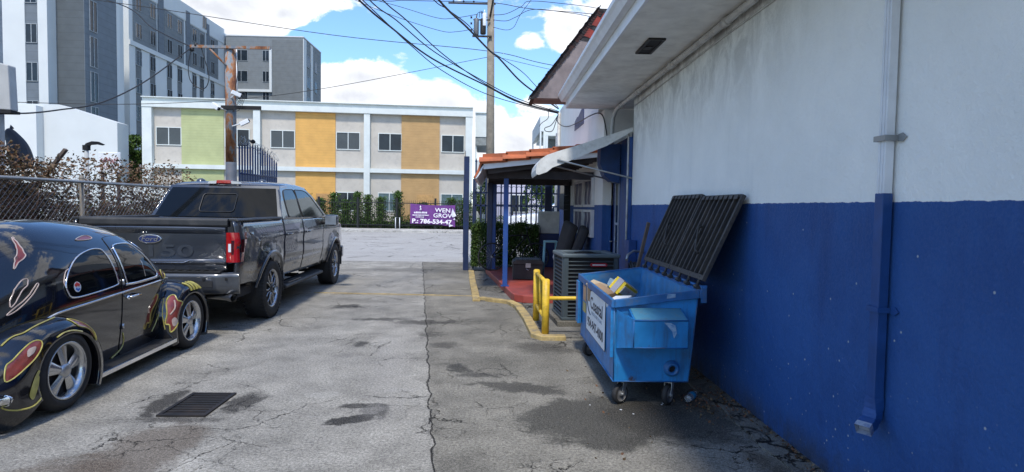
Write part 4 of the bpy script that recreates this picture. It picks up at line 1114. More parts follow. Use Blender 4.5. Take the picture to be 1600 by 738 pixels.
b = B(O); b.prism([(5.02, .775), (5.10, .775), (5.10, .80), (5.03, .80)], 'x', XF-.006, XF-.0025); b.obj('sticker_scrap', M_label, du)
# scuffed pale paint
M_scuff = pm('paint_scuff', (.20, .30, .42), .6, var=.3, scale=20, dirt=(.014, .17, .42), dscale=30, damt=1.)
b = B(O)
b.face([(1.33, y0-.2035, .725), (1.39, y0-.2035, .72), (1.425, y0-.2035, .70), (1.435, y0-.2035, .64), (1.415, y0-.2035, .60), (1.40, y0-.2035, .655), (1.36, y0-.2035, .70)])
b.face([(1.40, y0-e-.001, zr-.06), (1.47, y0-e-.001, zr-.05), (1.47, y0-e-.001, zr-.02), (1.405, y0-e-.001, zr-.025)])
b.obj('scuff', M_scuff, du, recalc=False)
# lids: two ribbed plastic leaves leaning back on the wall
M_lid = pm('lid_plastic', (.026, .025, .026), .55, var=.25, dirt=(.10, .085, .07), dscale=5, damt=.6, streak=[(20, 5, .55, .7, .5, (.09, .075, .06))])
def lid(ya, yb, xt, zt):
    p0 = Vector((XRT+.03, 0, zr+.05)); p1 = Vector((xt, 0, zt)); d = (p1-p0); Lh = d.length; dn = d.normalized(); nn = Vector((-dn.z, 0, dn.x))   # nn points left/up (inner side)
    def P(u, y, h): return p0+dn*u+nn*h+Vector((0, y, 0))
    b = B(O)
    def slab(u0, u1, a, c, h0, h1):
        vs = [b.v(P(u, y, h)) for h in (h0, h1) for (u, y) in ((u0, a), (u1, a), (u1, c), (u0, c))]
        for q_ in ((0, 3, 2, 1), (4, 5, 6, 7), (0, 1, 5, 4), (1, 2, 6, 5), (2, 3, 7, 6), (3, 0, 4, 7)): b._f([vs[i] for i in q_])
    slab(0.03, Lh, ya, yb, -.004, .0)
    slab(0.03, Lh, ya, ya+.025, .0005, .03); slab(.03, Lh, yb-.025, yb, .0005, .03)
    slab(Lh-.03, Lh, ya+.0255, yb-.0255, .0005, .034); slab(.03, .075, ya+.0255, yb-.0255, .0005, .028)
    n = 8; st = (yb-ya-.05)/n
    for i in range(1, n): slab(.0755, Lh-.0305, ya+.025+st*i-.010, ya+.025+st*i+.010, .0005, .030)
    for i in range(n): slab(Lh-.05, Lh-.01, ya+.025+st*i+.02, ya+.025+st*i+st-.02, .0345, .045)
    o = b.obj('lid', M_lid, du, bevel=.003, seg=1)
    b = B(O)
    for k in (.18, .82):
        yc = lerp(ya, yb, k); 
    # moulded hand hold
    yc = (ya+yb)/2
    b.tube([P(Lh*.30, yc-.12, .034), P(Lh*.33, yc-.09, .062), P(Lh*.58, yc+.08, .062), P(Lh*.61, yc+.10, .034)], .010, 6); b.obj('handle', M_lid, o)
    for i in range(4):
        yc = lerp(ya+.09, yb-.09, i/3); b = B(O)
        b.tube([P(-.03, yc-.035, .012), P(-.03, yc+.035, .012)], .02, 8); b.tube([P(-.03, yc, .012), P(.06, yc, .02)], .012, 6); b.obj('hinge', M_lid, o)
lid(y0-.02, y0+.91, 2.02, 1.72); lid(y0+.925, y1+.02, 2.02, 1.74)
b = B(O); b.tube([(XRT+.035, y0-.05, zr+.03), (XRT+.035, y1+.05, zr+.03)], .012, 8); 
for y in (y0-.03, y0+.91, y1+.03): b.box((XRT+.012, y-.008, zr-.09), (XRT+.055, y+.008, zr+.05))
b.obj('hinge_bar', M_rim, du)

# rubbish inside
M_card = pm('cardboard', (.33, .22, .13), .85, var=.12, dirt=(.18, .12, .07), damt=.5)
def cbox(name, label, c, size, rot, m, cat='box', flaps=True):
    b = B(c); b.obox(c, size, rot); o = b.obj(name, m, bevel=.003); o.location = c; return tag(o, label, cat)
yb_ = cbox('yellow_carton', 'yellow and white carton tipped up inside the blue dumpster', (1.22, 5.62, .85), (.12, .27, .13), (R(-26), R(30), R(-52)), pm('carton_yellow', (.72, .52, .02), .5, var=.06))
b = B(); b.obox((0, 0, 0), (.132, .26, .08), (0, 0, 0)); 
o = b.obj('printed_side', pm('carton_white', (.66, .62, .55), .5, var=.1, scale=30, dirt=(.5, .12, .1), dscale=24, damt=.8), yb_, bevel=.002); o.rotation_euler = (R(-26), R(30), R(-52)); 
b = B(); b.obox((0, .01, 0), (.06, .305, .142), (0, 0, 0)); o = b.obj('printed_band', pm('carton_grey', (.35, .33, .36), .5), yb_); o.rotation_euler = (R(-26), R(30), R(-52)); o.location = (0, 0, 0)
cbox('white_carton', 'flat white carton lying by the near edge of the dumpster', (1.10, 5.22, .80), (.15, .26, .05), (R(4), R(-6), R(-30)), M_white)
cbox('cardboard_box', 'brown cardboard box sunk in the far front corner of the dumpster', (1.08, 5.98, .73), (.15, .30, .16), (R(12), R(-8), R(20)), M_card)
cbox('cardboard_sheet', 'pale torn cardboard sheet lying on the brown box in the dumpster', (1.09, 6.08, .82), (.14, .26, .015), (R(14), R(-12), R(48)), pm('cardboard_pale', (.45, .36, .24), .85, var=.2))
cbox('foam_block', 'pale blue foam piece behind the yellow carton in the dumpster', (1.23, 6.0, .84), (.14, .12, .07), (R(15), R(20), R(10)), pm('foam_blue', (.36, .5, .56), .7), 'foam')
# black rubbish bags filling the bin
random.seed(13)
M_bag = pm('bin_bag', (.012, .012, .014), .28, var=.3, bump=.8, bscale=14, bdist=.03)
for i, (x, y, z, r, lbl) in enumerate(((1.25, 5.35, .52, .26, 'black rubbish bag in the near part of the dumpster'), (1.28, 5.95, .50, .27, 'black rubbish bag under the cardboard in the dumpster middle'), (1.30, 6.42, .45, .22, 'black rubbish bag at the far end inside the dumpster'))):
    b = B((x, y, z)); rows = []
    for k in range(11):
        ph = PI*k/10; rows.append([(x+r*.9*math.sin(ph)*math.cos(t)*(1+.08*math.sin(3*t+k)), y+r*1.15*math.sin(ph)*math.sin(t)*(1+.07*math.cos(4*t+k)), z+r*.85*math.cos(ph)*(1+.05*math.sin(t*2))) for t in [2*PI*j/20 for j in range(20)]])
    b.grid(rows, closed=True); o = b.obj('rubbish_bag', M_bag); tag(o, lbl, 'bag')

# bottle and litter on the ground
O = Vector((1.69, 5.03, 0)); bt = thing('water_bottle', 'empty clear plastic bottle with a blue label beside the right caster', 'bottle', O, R(-35))
M_pet = pm('clear_plastic', (.65, .72, .78), .08, 0, .05, trans=.75, rvar=.03)
b = B(); b.lathe([(0, -.105), (.026, -.105), (.032, -.095), (.031, -.06), (.033, -.04), (.033, .03), (.030, .055), (.014, .085), (.013, .10)], (0, 0, .034), 'y', 20); b.obj('body', M_pet, bt)
b = B(); b.lathe([(.0335, -.035), (.0342, -.03), (.0342, .02), (.0335, .025)], (0, 0, .034), 'y', 20); b.obj('label', pm('label_blue', (.03, .25, .48), .3), bt)
b = B(); b.lathe([(.015, .098), (.015, .112), (0, .112)], (0, 0, .034), 'y', 16); b.obj('cap', M_white, bt)
b = B(); random.seed(17)
def flit():
    k = random.random()
    if k < .5:
        y = random.uniform(2.8, 7.2); return (2.03-abs(random.gauss(0, .06)), y, .016+random.random()*.01)
    if k < .9: return (1.78+random.gauss(0, .12), 4.95+random.gauss(0, .22), .01+random.random()*.012)
    return (random.uniform(.6, 1.9), random.uniform(3.8, 6.2), .006)
leaves(b, 650, flit, .024, .6, 0)
stuff(b.obj('leaf_litter', leafmat('litter', [(.10, .04, .025), (.16, .09, .05), (.05, .035, .02), (.2, .14, .08)]), recalc=False))
b = B()
for _ in range(5):
    x, y = random.uniform(.7, 1.5), random.uniform(4.2, 5.0); s_ = random.uniform(.006, .014); a = random.random()*3
    b.obox((x, y, .006), (s_*1.6, s_, .003), (0, 0, a))
stuff(b.obj('paper_scraps', M_white))
# ================================================================== CHAIN-LINK FENCE WITH VINES (left of the lot)
FX = -5.72
O = Vector((FX, 10, 0)); cf = thing('chain_link_fence', 'old chain-link fence with a galvanised top rail running behind the parked vehicles', 'fence', O)
b = B(O); b.tube([(FX, 4.0, 1.85), (FX, 14.2, 1.85)], .022, 8); b.obj('top_rail', M_galv, cf)
b = B(O); b.tube([(FX, 4.0, .12), (FX, 14.2, .12)], .006, 5); b.tube([(FX, 4.0, 1.0), (FX, 14.2, 1.0)], .003, 4); b.obj('tension_wire', M_galv, cf)
for y in (4.6, 6.6, 8.75, 11.0, 14.0):
    b = B(O); b.tube([(FX-.03, y, 0), (FX-.03, y, 1.9)], .032, 10); b.lathe([(.036, 1.9), (.03, 1.93), (0, 1.95)], (FX-.03, y, 0), 'z', 10); b.obj('post', pm('weathered_post', (.22, .20, .17), .8, .2, .2), cf)
b = B(O); s_ = .085
k = 0; y = 4.0-1.8
while y < 14.2:
    for sgn in (1, -1):
        ya, yb, za, zb = (y, y+1.75, .08, 1.83) if sgn > 0 else (y, y+1.75, 1.83, .08)
        # clip to the fence run
        if ya < 4.0: t = (4.0-ya)/1.75; za, ya = lerp(za, zb, t), 4.0
        if yb > 14.2: t = (14.2-ya)/(yb-ya); zb, yb = lerp(za, zb, t), 14.2
        if yb > ya: b.tube([(FX+.006*sgn, ya, za), (FX+.006*sgn, yb, zb)], .0015, 3, cap=False)
    y += s_
b.obj('mesh', M_galv, cf)

random.seed(41)
O = Vector((FX-.2, 8.5, 0)); vn = thing('overgrown_vine', 'tangle of dry brown vine with withered leaves grown over the chain-link fence', 'vine', O)
def vtop(y): return interp([(4, 2.1), (6.9, 2.2), (7.6, 2.22), (8.1, 2.02), (9, 2.15), (10, 2.2), (10.8, 2.13), (11.4, 2.2), (12.2, 2.05), (13.2, 1.75), (14, 1.5)], y)
def vdens(y, z): 
    return .5+.5*math.sin(y*3.1+math.sin(z*4)*1.5)*math.sin(z*5.3+y*1.7)
def fv():
    while True:
        y = random.uniform(4.5, 13.6) if random.random() < .7 else random.uniform(5.5, 8.6); z = random.uniform(.2, vtop(y)+.05)
        dens = .7 if y > 8.6 else .95
        if z < 1.2: dens *= .8
        if random.random() < dens*(.5+.5*vdens(y, z)): return (FX-.08-abs(random.gauss(0, .35)), y, z+random.gauss(0, .05))
b = B(O); leaves(b, 52000, fv, .044, .5); b.obj('foliage', L_dry, vn, recalc=False)
b = B(O)
for i in range(1500):
    y = random.uniform(4.5, 13.4); z = random.uniform(.1, 1.2); pts = [(FX-.1-random.random()*.3, y, z)]
    h = vtop(y)+.18
    dy = random.gauss(0, .18)
    while len(pts) < 9:
        x, yy, zz = pts[-1]; dy += random.gauss(0, .09); dz = random.uniform(.08, .26)-.05*len(pts)*random.random()
        if zz > h: dz = -random.random()*.12
        pts.append((min(FX-.04, x+random.gauss(0, .05)), yy+dy, zz+dz))
    b.tube(spline(pts, 2), .0042, 3, r2=.0015)
b.obj('stem', pm('dry_stem', (.16, .10, .075), .9, var=.3), vn)
# olive scrub behind the fence
O = Vector((-6.6, 9.5, 0)); sb = thing('scrub_bush', 'olive green scrub growing low behind the chain-link fence', 'bush', O)
def fsb():
    while True:
        y = random.uniform(7.8, 13.6); z = random.uniform(.1, 1.62+.15*math.sin(y*2.2)); 
        if vdens(y*1.3, z*.8) > .2: return (-6.5+random.gauss(0, .25), y, z)
b = B(O); leaves(b, 16000, fsb, .05, .5); b.obj('foliage', L_olive, sb, recalc=False)
b = B(O)
for i in range(30):
    y = random.uniform(7.8, 13.4); b.tube([(-6.5, y, 0), (-6.5+random.gauss(0, .1), y+random.gauss(0, .15), .8), (-6.5+random.gauss(0, .2), y+random.gauss(0, .3), 1.5)], .010, 4, r2=.003)
b.obj('stem', M_bark, sb)
def fpk():
    return (-6.2+random.gauss(0, .12), 7.9+random.gauss(0, .28), 1.35+random.gauss(0, .13))
b = B((-6.2, 7.9, 0)); leaves(b, 160, fpk, .05, .4)
O = Vector((-6.2, 7.9, 0)); pk = thing('flowering_shrub', 'small shrub with a few crimson blooms in the brown vine near the left edge', 'shrub', O)
o = b.obj('bloom', leafmat('crimson_petal', [(.30, .02, .05), (.45, .04, .09), (.2, .02, .04)]), pk, recalc=False)
b = B(O); 
for i in range(8): b.tube([(-6.2, 7.9, 0), (-6.2+random.gauss(0, .1), 7.9+random.gauss(0, .15), .7), (-6.2+random.gauss(0, .12), 7.9+random.gauss(0, .25), 1.35)], .006, 4)
b.obj('stem', M_bark, pk)

# cat figure
random.seed(2)
me = bpy.data.meshes.new('cat_figure')
vs = [(0, 0, 0), (0, 0, .16), (.0, .02, .34), (-.02, .04, .48), (-.06, .06, .585), (-.105, .07, .66), (-.13, .07, .66)]
rad = [(.19, .17), (.20, .18), (.185, .17), (.15, .14), (.115, .11), (.13, .12), (.08, .07)]
me.from_pydata(vs, [(i, i+1) for i in range(len(vs)-1)], [])
ct = bpy.data.objects.new('cat_figure', me); col.objects.link(ct)
sk = ct.modifiers.new('s', 'SKIN'); 
for i, r_ in enumerate(rad): me.skin_vertices[0].data[i].radius = r_
me.skin_vertices[0].data[0].use_root = True
ss = ct.modifiers.new('ss', 'SUBSURF'); ss.levels = 2; ss.render_levels = 2
me.materials.append(pm('cat_black', (.018, .022, .032), .6, var=.2))
ct.location = (-6.42, 8.6, 2.0); ct.rotation_euler = (0, R(-14), R(8)); ct.scale = (.8, .8, .8)
tag(ct, 'black cat figure sitting above the brown vine, seen from behind', 'cat statue')
b = B()
for x_, y in ((-.17, .03), (-.05, .10)): b.lathe([(.035, 0), (.022, .03), (0, .07)], (x_, y, .735), 'z', 10)
b.obj('ear', pm('cat_black', (.018, .022, .032)), ct)
b = B(); b.box((-6.6, 8.4, 0), (-6.3, 8.7, 1.82)); o = b.obj('wooden_stand', M_wood_dk); tag(o, 'dark wooden stand under the black cat figure, buried in the vine', 'stand')

# scythe prop and leaning board
O = Vector((-6.75, 10.1, 0)); sy_ = thing('scythe', 'pale handled scythe prop with a curved black blade standing above the vine', 'scythe', O)
b = B(O); b.tube([(-6.55, 10.1, .3), (-6.55, 10.1, 2.42)], .033, 8); b.obj('handle', pm('pale_wood', (.42, .43, .42), .8), sy_)
b = B(O)
bl = [(0, 0), (.05, .06), (.14, .095), (.24, .09), (.34, .045), (.30, .03), (.22, .045), (.12, .035), (.06, -.03), (.0, -.05)]
b.prism([(-6.60+x, 2.45+z) for x, z in bl], 'y', 10.085, 10.115); b.box((-6.59, 10.06, 2.40), (-6.51, 10.14, 2.48)); b.obj('blade', M_dark, sy_)
b = B((-6.2, 8.5, 1.9)); b.obox((-6.08, 8.55, 1.95), (.035, .06, .85), (0, R(38), 0)); o = b.obj('leaning_board', pm('grey_wood', (.10, .075, .06))); tag(o, 'narrow grey board leaning out of the vine between the cat and the scythe', 'board')
# white notice board with scribbled lettering
O = Vector((-6.7, 11.2, 0)); nb_ = thing('notice_board', 'small white board with faint red scrawl beyond the scythe', 'sign', O)
b = B(O); b.box((-7.05, 11.18, 2.1), (-6.66, 11.2, 2.46)); b.obj('panel', M_white, nb_, bevel=.01)
for x in (-7.0, -6.72):
    b = B(O); b.box((x-.02, 11.201, 0), (x+.02, 11.24, 2.4)); b.obj('post', M_wood_dk, nb_)
b = B(O); b.tube([(-7.0+.30*i/24, 11.172, 2.31+.045*math.sin(i*1.7)-.02*math.sin(i*.5)) for i in range(25)], .006, 4); b.tube([(-6.98+.24*i/20, 11.172, 2.20+.02*math.sin(i*1.9)) for i in range(21)], .004, 4); b.obj('scrawl', pm('red_marker', (.3, .05, .06), .6), nb_)

# electric meter cabinet on a post at the left edge
O = Vector((-6.5, 8.25, 0)); mc = thing('meter_cabinet', 'weathered pale grey meter cabinet on a post at the left edge', 'meter box', O)
b = B(O); b.box((-6.58, 8.20, 0), (-6.43, 8.30, 6.0)); b.obj('post', pm('pale_post', (.42, .43, .42), .7, var=.2, dirt=(.2, .18, .16), damt=.6), mc)
b = B(O); b.prism([(-6.78, 2.76), (-6.17, 2.73), (-6.19, 3.30), (-6.78, 3.44)], 'y', 8.06, 8.198); b.obj('cabinet', pm('cabinet_grey', (.40, .40, .39), .6, var=.1, dirt=(.25, .22, .2), damt=.5), mc, bevel=.012)
b = B(O); b.box((-6.80, 8.04, 2.69), (-6.15, 8.199, 2.725)); b.obj('bottom_flange', M_dark, mc)

# ================================================================== RUSTY POLE
def rust_mat():
    m, nt, N, L, P = new_mat('rusty_paint')
    tc = N.new('ShaderNodeTexCoord'); mp = N.new('ShaderNodeMapping'); mp.inputs['Scale'].default_value = (1, 1, .45); L.new(tc.outputs['Object'], mp.inputs[0])
    n = N.new('ShaderNodeTexNoise'); n.inputs['Scale'].default_value = 4.5; n.inputs['Detail'].default_value = 9; n.inputs['Roughness'].default_value = .7; L.new(mp.outputs[0], n.inputs[0])
    cr = N.new('ShaderNodeValToRGB'); els = cr.color_ramp.elements
    els[0].position = .40; els[0].color = (.14, .17, .21, 1); els[1].position = .66; els[1].color = (.10, .035, .02, 1)
    for p_, c_ in ((.47, (.22, .23, .24, 1)), (.50, (.30, .13, .05, 1)), (.57, (.20, .075, .03, 1))): e = els.new(p_); e.color = c_
    L.new(n.outputs['Fac'], cr.inputs[0]); L.new(cr.outputs[0], P.inputs['Base Color']); P.inputs['Roughness'].default_value = .8
    bp = N.new('ShaderNodeBump'); bp.inputs['Strength'].default_value = .6; bp.inputs['Distance'].default_value = .01; L.new(n.outputs['Fac'], bp.inputs['Height']); L.new(bp.outputs[0], P.inputs['Normal'])
    return m
M_rust = rust_mat()
PX, PY = -5.90, 14.0
O = Vector((PX, PY, 0)); rp = thing('rusty_pole', 'rust streaked steel pole with a crossbar, cameras and floodlights beside the blue gate', 'pole', O)
b = B(O); b.tube([(PX, PY, 2.5), (PX, PY, 5.02)], .115, 20); b.obj('shaft', M_rust, rp)
b = B(O); b.tube([(PX, PY, 0), (PX, PY, 2.499)], .118, 20); b.obj('lower_shaft', pm('grey_blue_pole_paint', (.07, .085, .11), .7, var=.3, dirt=(.16, .09, .06), damt=.5), rp)
b = B(O); b.box((-6.72, PY-.15, 4.99), (-4.97, PY-.10, 5.05)); b.tube([(-6.30, PY-.12, 4.98), (-5.95, PY-.12, 4.62)], .022, 6); b.obj('crossbar', M_rust, rp)
b = B(O); b.tube([(PX+.14, PY-.02, 5.0), (PX+.15, PY-.02, 3.9)], .014, 6); b.obj('conduit', M_white, rp)
b = B(O); b.box((PX-.15, PY-.16, 3.66), (PX+.72, PY-.12, 3.74)); b.obj('bracket', M_dark, rp)
for (c, rt) in (((PX+.22, PY-.25, 3.98), (R(0), R(20), R(30))), ((PX-.22, PY-.25, 3.70), (0, R(35), R(-20))), ((PX+.40, PY-.25, 3.36), (0, R(-28), R(10)))):
    b = B(c); b.obox(c, (.20, .09, .09), rt); b.tube([c, (PX, c[1]+.2, c[2]-.08)], .016, 6)
    fl = B(); 
    o = b.obj('camera', M_white, rp, bevel=.015); o.location = Vector(c)-O
    b = B(c); M3 = Euler(rt).to_matrix(); b.tube([Vector(c)+M3 @ Vector((.101, 0, 0)), Vector(c)+M3 @ Vector((.118, 0, 0))], .032, 12); q_ = b.obj('lens', M_dark, o); q_.location = (0, 0, 0)
    fl.bm.free()
b = B(O)
for k in range(5): b.tube(spline([(PX+.16, PY-.1, 4.0), (PX+.2+.05*k, PY-.2, 3.85+.04*k), (PX+.3, PY-.22, 3.9-.06*k), (PX+.12, PY-.2, 3.6)], 4), .006, 4)
b.tube(spline([(PX+.15, PY-.1, 4.9), (PX+.22, PY-.15, 4.5), (PX+.16, PY-.15, 4.1)], 4), .008, 5)
b.obj('wiring', M_wire, rp)
b = B(O)
b.lathe([(.0, .0), (.05, .02), (.05, .08), (.0, .1)], (-6.69, PY-.12, 4.90), 'z', 10); b.lathe([(.0, .0), (.04, .02), (.04, .09), (.0, .1)], (-6.60, PY-.12, 5.0), 'z', 10)
b.tube(spline([(-6.69, PY-.12, 5.0), (-6.78, PY-.1, 4.6), (-6.72, PY-.1, 4.25), (-6.45, PY-.1, 4.1), (-6.33, PY-.1, 4.35), (-6.42, PY-.1, 4.75), (-6.5, PY-.1, 5.02)], 6), .010, 5)
b.obj('insulator_loop', M_wire, rp)

# ================================================================== ACROSS THE STREET: TWO-STOREY BUILDING
TL = Vector((-23.0, 41.0, 0)); ang = math.atan2(1.7, 21.5)
ts = thing('two_storey_building', 'two-storey white building with lime, orange and tan siding panels across the street', 'building', TL, ang)
M_beige = pm('stucco_beige', (.50, .465, .41), .85, var=.06, scale=1.2, dirt=(.36, .335, .30), damt=.6)
M_trim = pm('white_trim', (.62, .66, .64), .75, var=.06, scale=1.5, dirt=(.5, .53, .53), damt=.4)
M_trim2 = pm('white_trim_shade', (.60, .64, .64), .75, var=.06)
W_ = 21.56
b = B(); b.box((.3, .25, 0), (W_-.2, 9, 7.75)); b.obj('wall', M_beige, ts)
b = B(); b.prism([(-.2, 7.76), (.0, 7.80), (.0, 8.42), (-.2, 8.50)], 'x', 0, .01) if False else None
b.box((0, -.10, 7.751), (W_, 9, 8.12)); b.box((.0, .02, 8.121), (W_, 9, 8.36)); b.box((-.02, -.14, 8.361), (W_+.02, 9, 8.42)); b.obj('parapet', M_trim, ts, bevel=.01)
b = B(); b.box((.62, -.02, 3.78), (W_-.5, .249, 4.06)); b.obj('floor_band', M_trim, ts)
for xa, xb in ((0, .6), (6.98, 7.42), (14.2, 14.6), (W_-.48, W_)):
    b = B(); b.box((xa, -.06, 0), (xb, .2495 if 0 < xa < 20 else 3, 7.7505)); b.obj('column', M_trim, ts)
M_lime = siding('lime_siding', (.44, .47, .235)); M_or = siding('orange_siding', (.68, .38, .105)); M_tan = siding('tan_siding', (.48, .30, .13))
for xa, xb, m in ((2.35, 5.02, M_lime), (9.65, 12.28, M_or), (16.7, 19.3, M_tan)):
    for za, zb in ((4.061, 7.75), (.02, 3.779)):
        b = B(); b.box((xa, .19, za), (xb, .2495, zb)); b.obj('siding_panel', m, ts)
M_bwin = pm('window_glass', (.018, .026, .034), .12, 0, .3, 1.5, coat=0, rvar=.03, spec=.35)
M_blind = siding('blind_slats', (.075, .09, .095), .11)
def win2(parent, x, z, wdt, h, y=.25, curtain=M_bwin, fm=M_trim, dz=.05):
    b = B(); t = .05
    b.box((x, y-.06, z), (x+wdt, y-.002, z+t)); b.box((x, y-.06, z+h-t), (x+wdt, y-.002, z+h))
    b.box((x, y-.06, z+t+.001), (x+t, y-.002, z+h-t-.001)); b.box((x+wdt-t, y-.06, z+t+.001), (x+wdt, y-.002, z+h-t-.001)); b.box((x+wdt/2-t/2, y-.06, z+t+.001), (x+wdt/2+t/2, y-.002, z+h-t-.001))
    f = b.obj('window', fm, parent)
    b = B(); b.box((x+t+.001, y-.03, z+t+.001), (x+wdt/2-t/2-.001, y-.004, z+h-t-.001)); b.box((x+wdt/2+t/2+.001, y-.03, z+t+.001), (x+wdt-t-.001, y-.004, z+h-t-.001)); b.obj('pane', curtain, f)
    return f
for i, x in enumerate((.75, 5.08, 8.02, 12.32, 15.13, 19.42)):
    win2(ts, x, 5.30, 1.6, 1.2, curtain=(M_blind if i in (2, 3, 0) else M_bwin))
for i, x in enumerate((.75, 5.08, 8.02, 12.32, 15.13, 19.42)):
    win2(ts, x, 1.15, 1.55, 1.28, curtain=(M_bwin if i in (3,) else pm('pale_curtain', (.09, .14, .15), .25, coat=0)))
b = B(); b.box((11.0, .14, .1), (12.2, .1895, 2.3)); b.obj('door', pm('tan_door', (.42, .24, .09), .6), ts)
b = B(); b.box((17.8, .14, .1), (18.9, .1895, 2.3)); b.obj('door', pm('tan_door2', (.46, .27, .10), .6), ts)

# white canopy block attached beside it
O = Vector((-1.5, 44, 0)); cb_ = thing('white_annex', 'white annex with an open grey upper gallery right of the two-storey building', 'building', O)
b = B(O); b.box((-1.35, 44, 6.55), (-.1, 50, 8.22)); b.box((-1.36, 43.9, 8.221), (-.05, 50, 8.30)); b.obj('upper_wall', M_trim, cb_)
b = B(O); b.box((-1.35, 44.05, 5.95), (-.1, 50, 6.549)); b.obj('gallery_soffit', pm('gallery_grey', (.22, .24, .24), .8), cb_)
b = B(O); b.box((-1.35, 44.2, 0), (-1.25, 44.5, 5.949)); b.box((-.35, 44.2, 0), (-.1, 44.5, 5.949)); b.obj('column', M_trim, cb_)
b = B(O); b.box((-1.35, 44.1, 0), (-.1, 50, 4.9)); b.obj('lower_wall', M_trim2, cb_)
# lavender-white low building behind the blue fence
O = Vector((5, 45, 0)); lv = thing('lavender_building', 'long low pale lavender building seen through the navy fence pickets', 'building', O)
M_lav = pm('lavender_stucco', (.55, .54, .66), .8, var=.05, scale=1)
b = B(O); b.box((.0, 45, 0), (14, 55, 4.2)); b.obj('wall', M_lav, lv)
b = B(O); b.box((-.02, 44.9, 4.201), (14.1, 55, 4.5)); b.obj('roof', M_trim, lv)
for x in (1.2, 3.6, 6.2, 9): win2(lv, x-O.x, 1.2, 1.4, 1.3, y=0)
# modern white building, far right
O = Vector((5, 60, 0)); mw = thing('modern_building', 'distant modern white building with a sloped top and open roof loggia', 'building', O)
b = B(O)
b.box((4.8, 60, 8.6), (12, 70, 10.5)); b.box((3.85, 66, 0), (12, 74, 7.3)); b.box((4.8, 60, 0), (12, 66, 7.3)); b.box((5.05, 60.01, 7.301), (5.25, 60.4, 8.599)) ; b.box((4.8, 60.0, 7.301), (5.04, 60.35, 8.599)); b.box((6.1, 60.0, 7.301), (6.6, 60.35, 8.599)); b.obj('frame', M_trim, mw)
b = B(O); b.prism([(60, 7.6), (60, 10.5), (70, 10.5), (74, 9.6), (74, 8.4), (70, 7.6)], 'x', 4.45, 4.79) if False else b.box((4.45, 60, 9.0), (4.799, 72, 10.48)); b.box((4.45, 60, 7.301), (4.60, 60.3, 8.99)); b.box((4.45, 71.7, 7.301), (4.6, 72, 8.99)); b.obj('side_wall', M_trim2, mw)
b = B(O); b.box((5.3, 63, 7.302), (12, 63.2, 8.598)); b.obj('loggia_back', pm('gallery_grey', (.22, .24, .24), .8), mw)

# white building with a sloping parapet, far left
O = Vector((-30, 40, 0)); sl = thing('sloped_parapet_building', 'white blank-walled building with a sloping parapet left of the two-storey building', 'building', O)
b = B(O); b.prism([(-46, 0), (-24.0, 0), (-24.0, 6.55), (-27.6, 7.62), (-46, 7.75)], 'y', 40, 41.2); b.obj('wall', pm('white_stucco_far', (.56, .585, .58), .8, var=.04, scale=.8), sl)
b = B(O); b.box((-46, 39.4, 0), (-28.6, 39.99, 7.45)); b.obj('pilaster_wall', pm('white_stucco_far2', (.60, .62, .61), .8, var=.04, scale=.8), sl)
b = B(O); b.box((-27.0, 39.9, 2.2), (-25.4, 39.97, 3.3)); b.obj('vent_panel', M_trim2, sl)
O = Vector((-23.5, 38.4, 0)); lw = tag(B(O).box((-30, 38.9, 0), (-14.5, 39.15, 2.65)).obj('garden_wall', M_trim), 'low white street wall below the sloped parapet building', 'wall')

# ================================================================== APARTMENT BLOCK
M_aw = pm('apt_white', (.60, .625, .62), .8, var=.04, scale=.5, dirt=(.5, .53, .56), dscale=.6, damt=.3)
M_ag = siding('apt_dark_grey', (.085, .10, .11), .6); M_abl = siding('apt_blue_grey', (.14, .165, .19), .6); M_ag2 = siding('apt_grey', (.18, .20, .21), .6); M_ag3 = siding('apt_grey_light', (.15, .165, .17), .6)
O = Vector((-38, 60, 0)); ap = thing('apartment_block', 'tall grey, blue-grey and white apartment block rising behind the two-storey building', 'building', O)
H = 26.0
b = B(O); b.box((-62, 50, 0), (-37.02, 60, H)); b.box((-36.03, 50, 0), (-35.30, 60, H)); b.box((-37.019, 50.15, 0), (-36.031, 60, H)); b.obj('wall', M_aw, ap)
b = B(O); b.box((-37.019, 50.06, 0), (-36.031, 50.149, H)); b.obj('window_strip', M_abl, ap)
b = B(O); b.box((-35.299, 51, 0), (-33.12, 55.6, H)); b.obj('dark_bay', M_ag, ap)
b = B(O); b.box((-33.119, 51, 0), (-33.08, 55.6, H)); b.obj('blue_bay', M_abl, ap)
b = B(O); b.box((-62, 67, 0), (-38.85, 95, H-.2)); b.box((-38.849, 67, H-1.8), (-38.78, 90, H+.3)); b.obj('wall', M_aw, ap)
b = B(O); b.box((-40.3, 66.94, 0), (-39.6, 66.999, H)); b.obj('window_strip', M_abl, ap)
b = B(O); b.box((-33.075, 55.2, 0), (-33.04, 55.62, H)); b.obj('edge_trim', M_aw, ap)
for ya, yb in ((67.7, 72.3), (74.0, 78.5), (80.2, 84.2), (85.4, 88.0)):
    b = B(O); b.box((-38.849, ya, 18.7), (-38.80, yb, 24.1)); b.obj('grey_bay', M_ag2, ap)
for ya, yb in ((72.6, 73.7), (79.0, 79.9), (84.6, 85.2)):
    b = B(O); b.box((-38.849, ya, 18.7), (-38.70, yb, H-.5)); b.obj('blue_pier', M_abl, ap)
b = B(O); b.box((-38.849, 67.0, 18.2), (-38.72, 90, 18.69)); b.obj('belt_course', M_aw, ap)
M_afr = pm('apt_window_frame', (.30, .33, .35), .5)
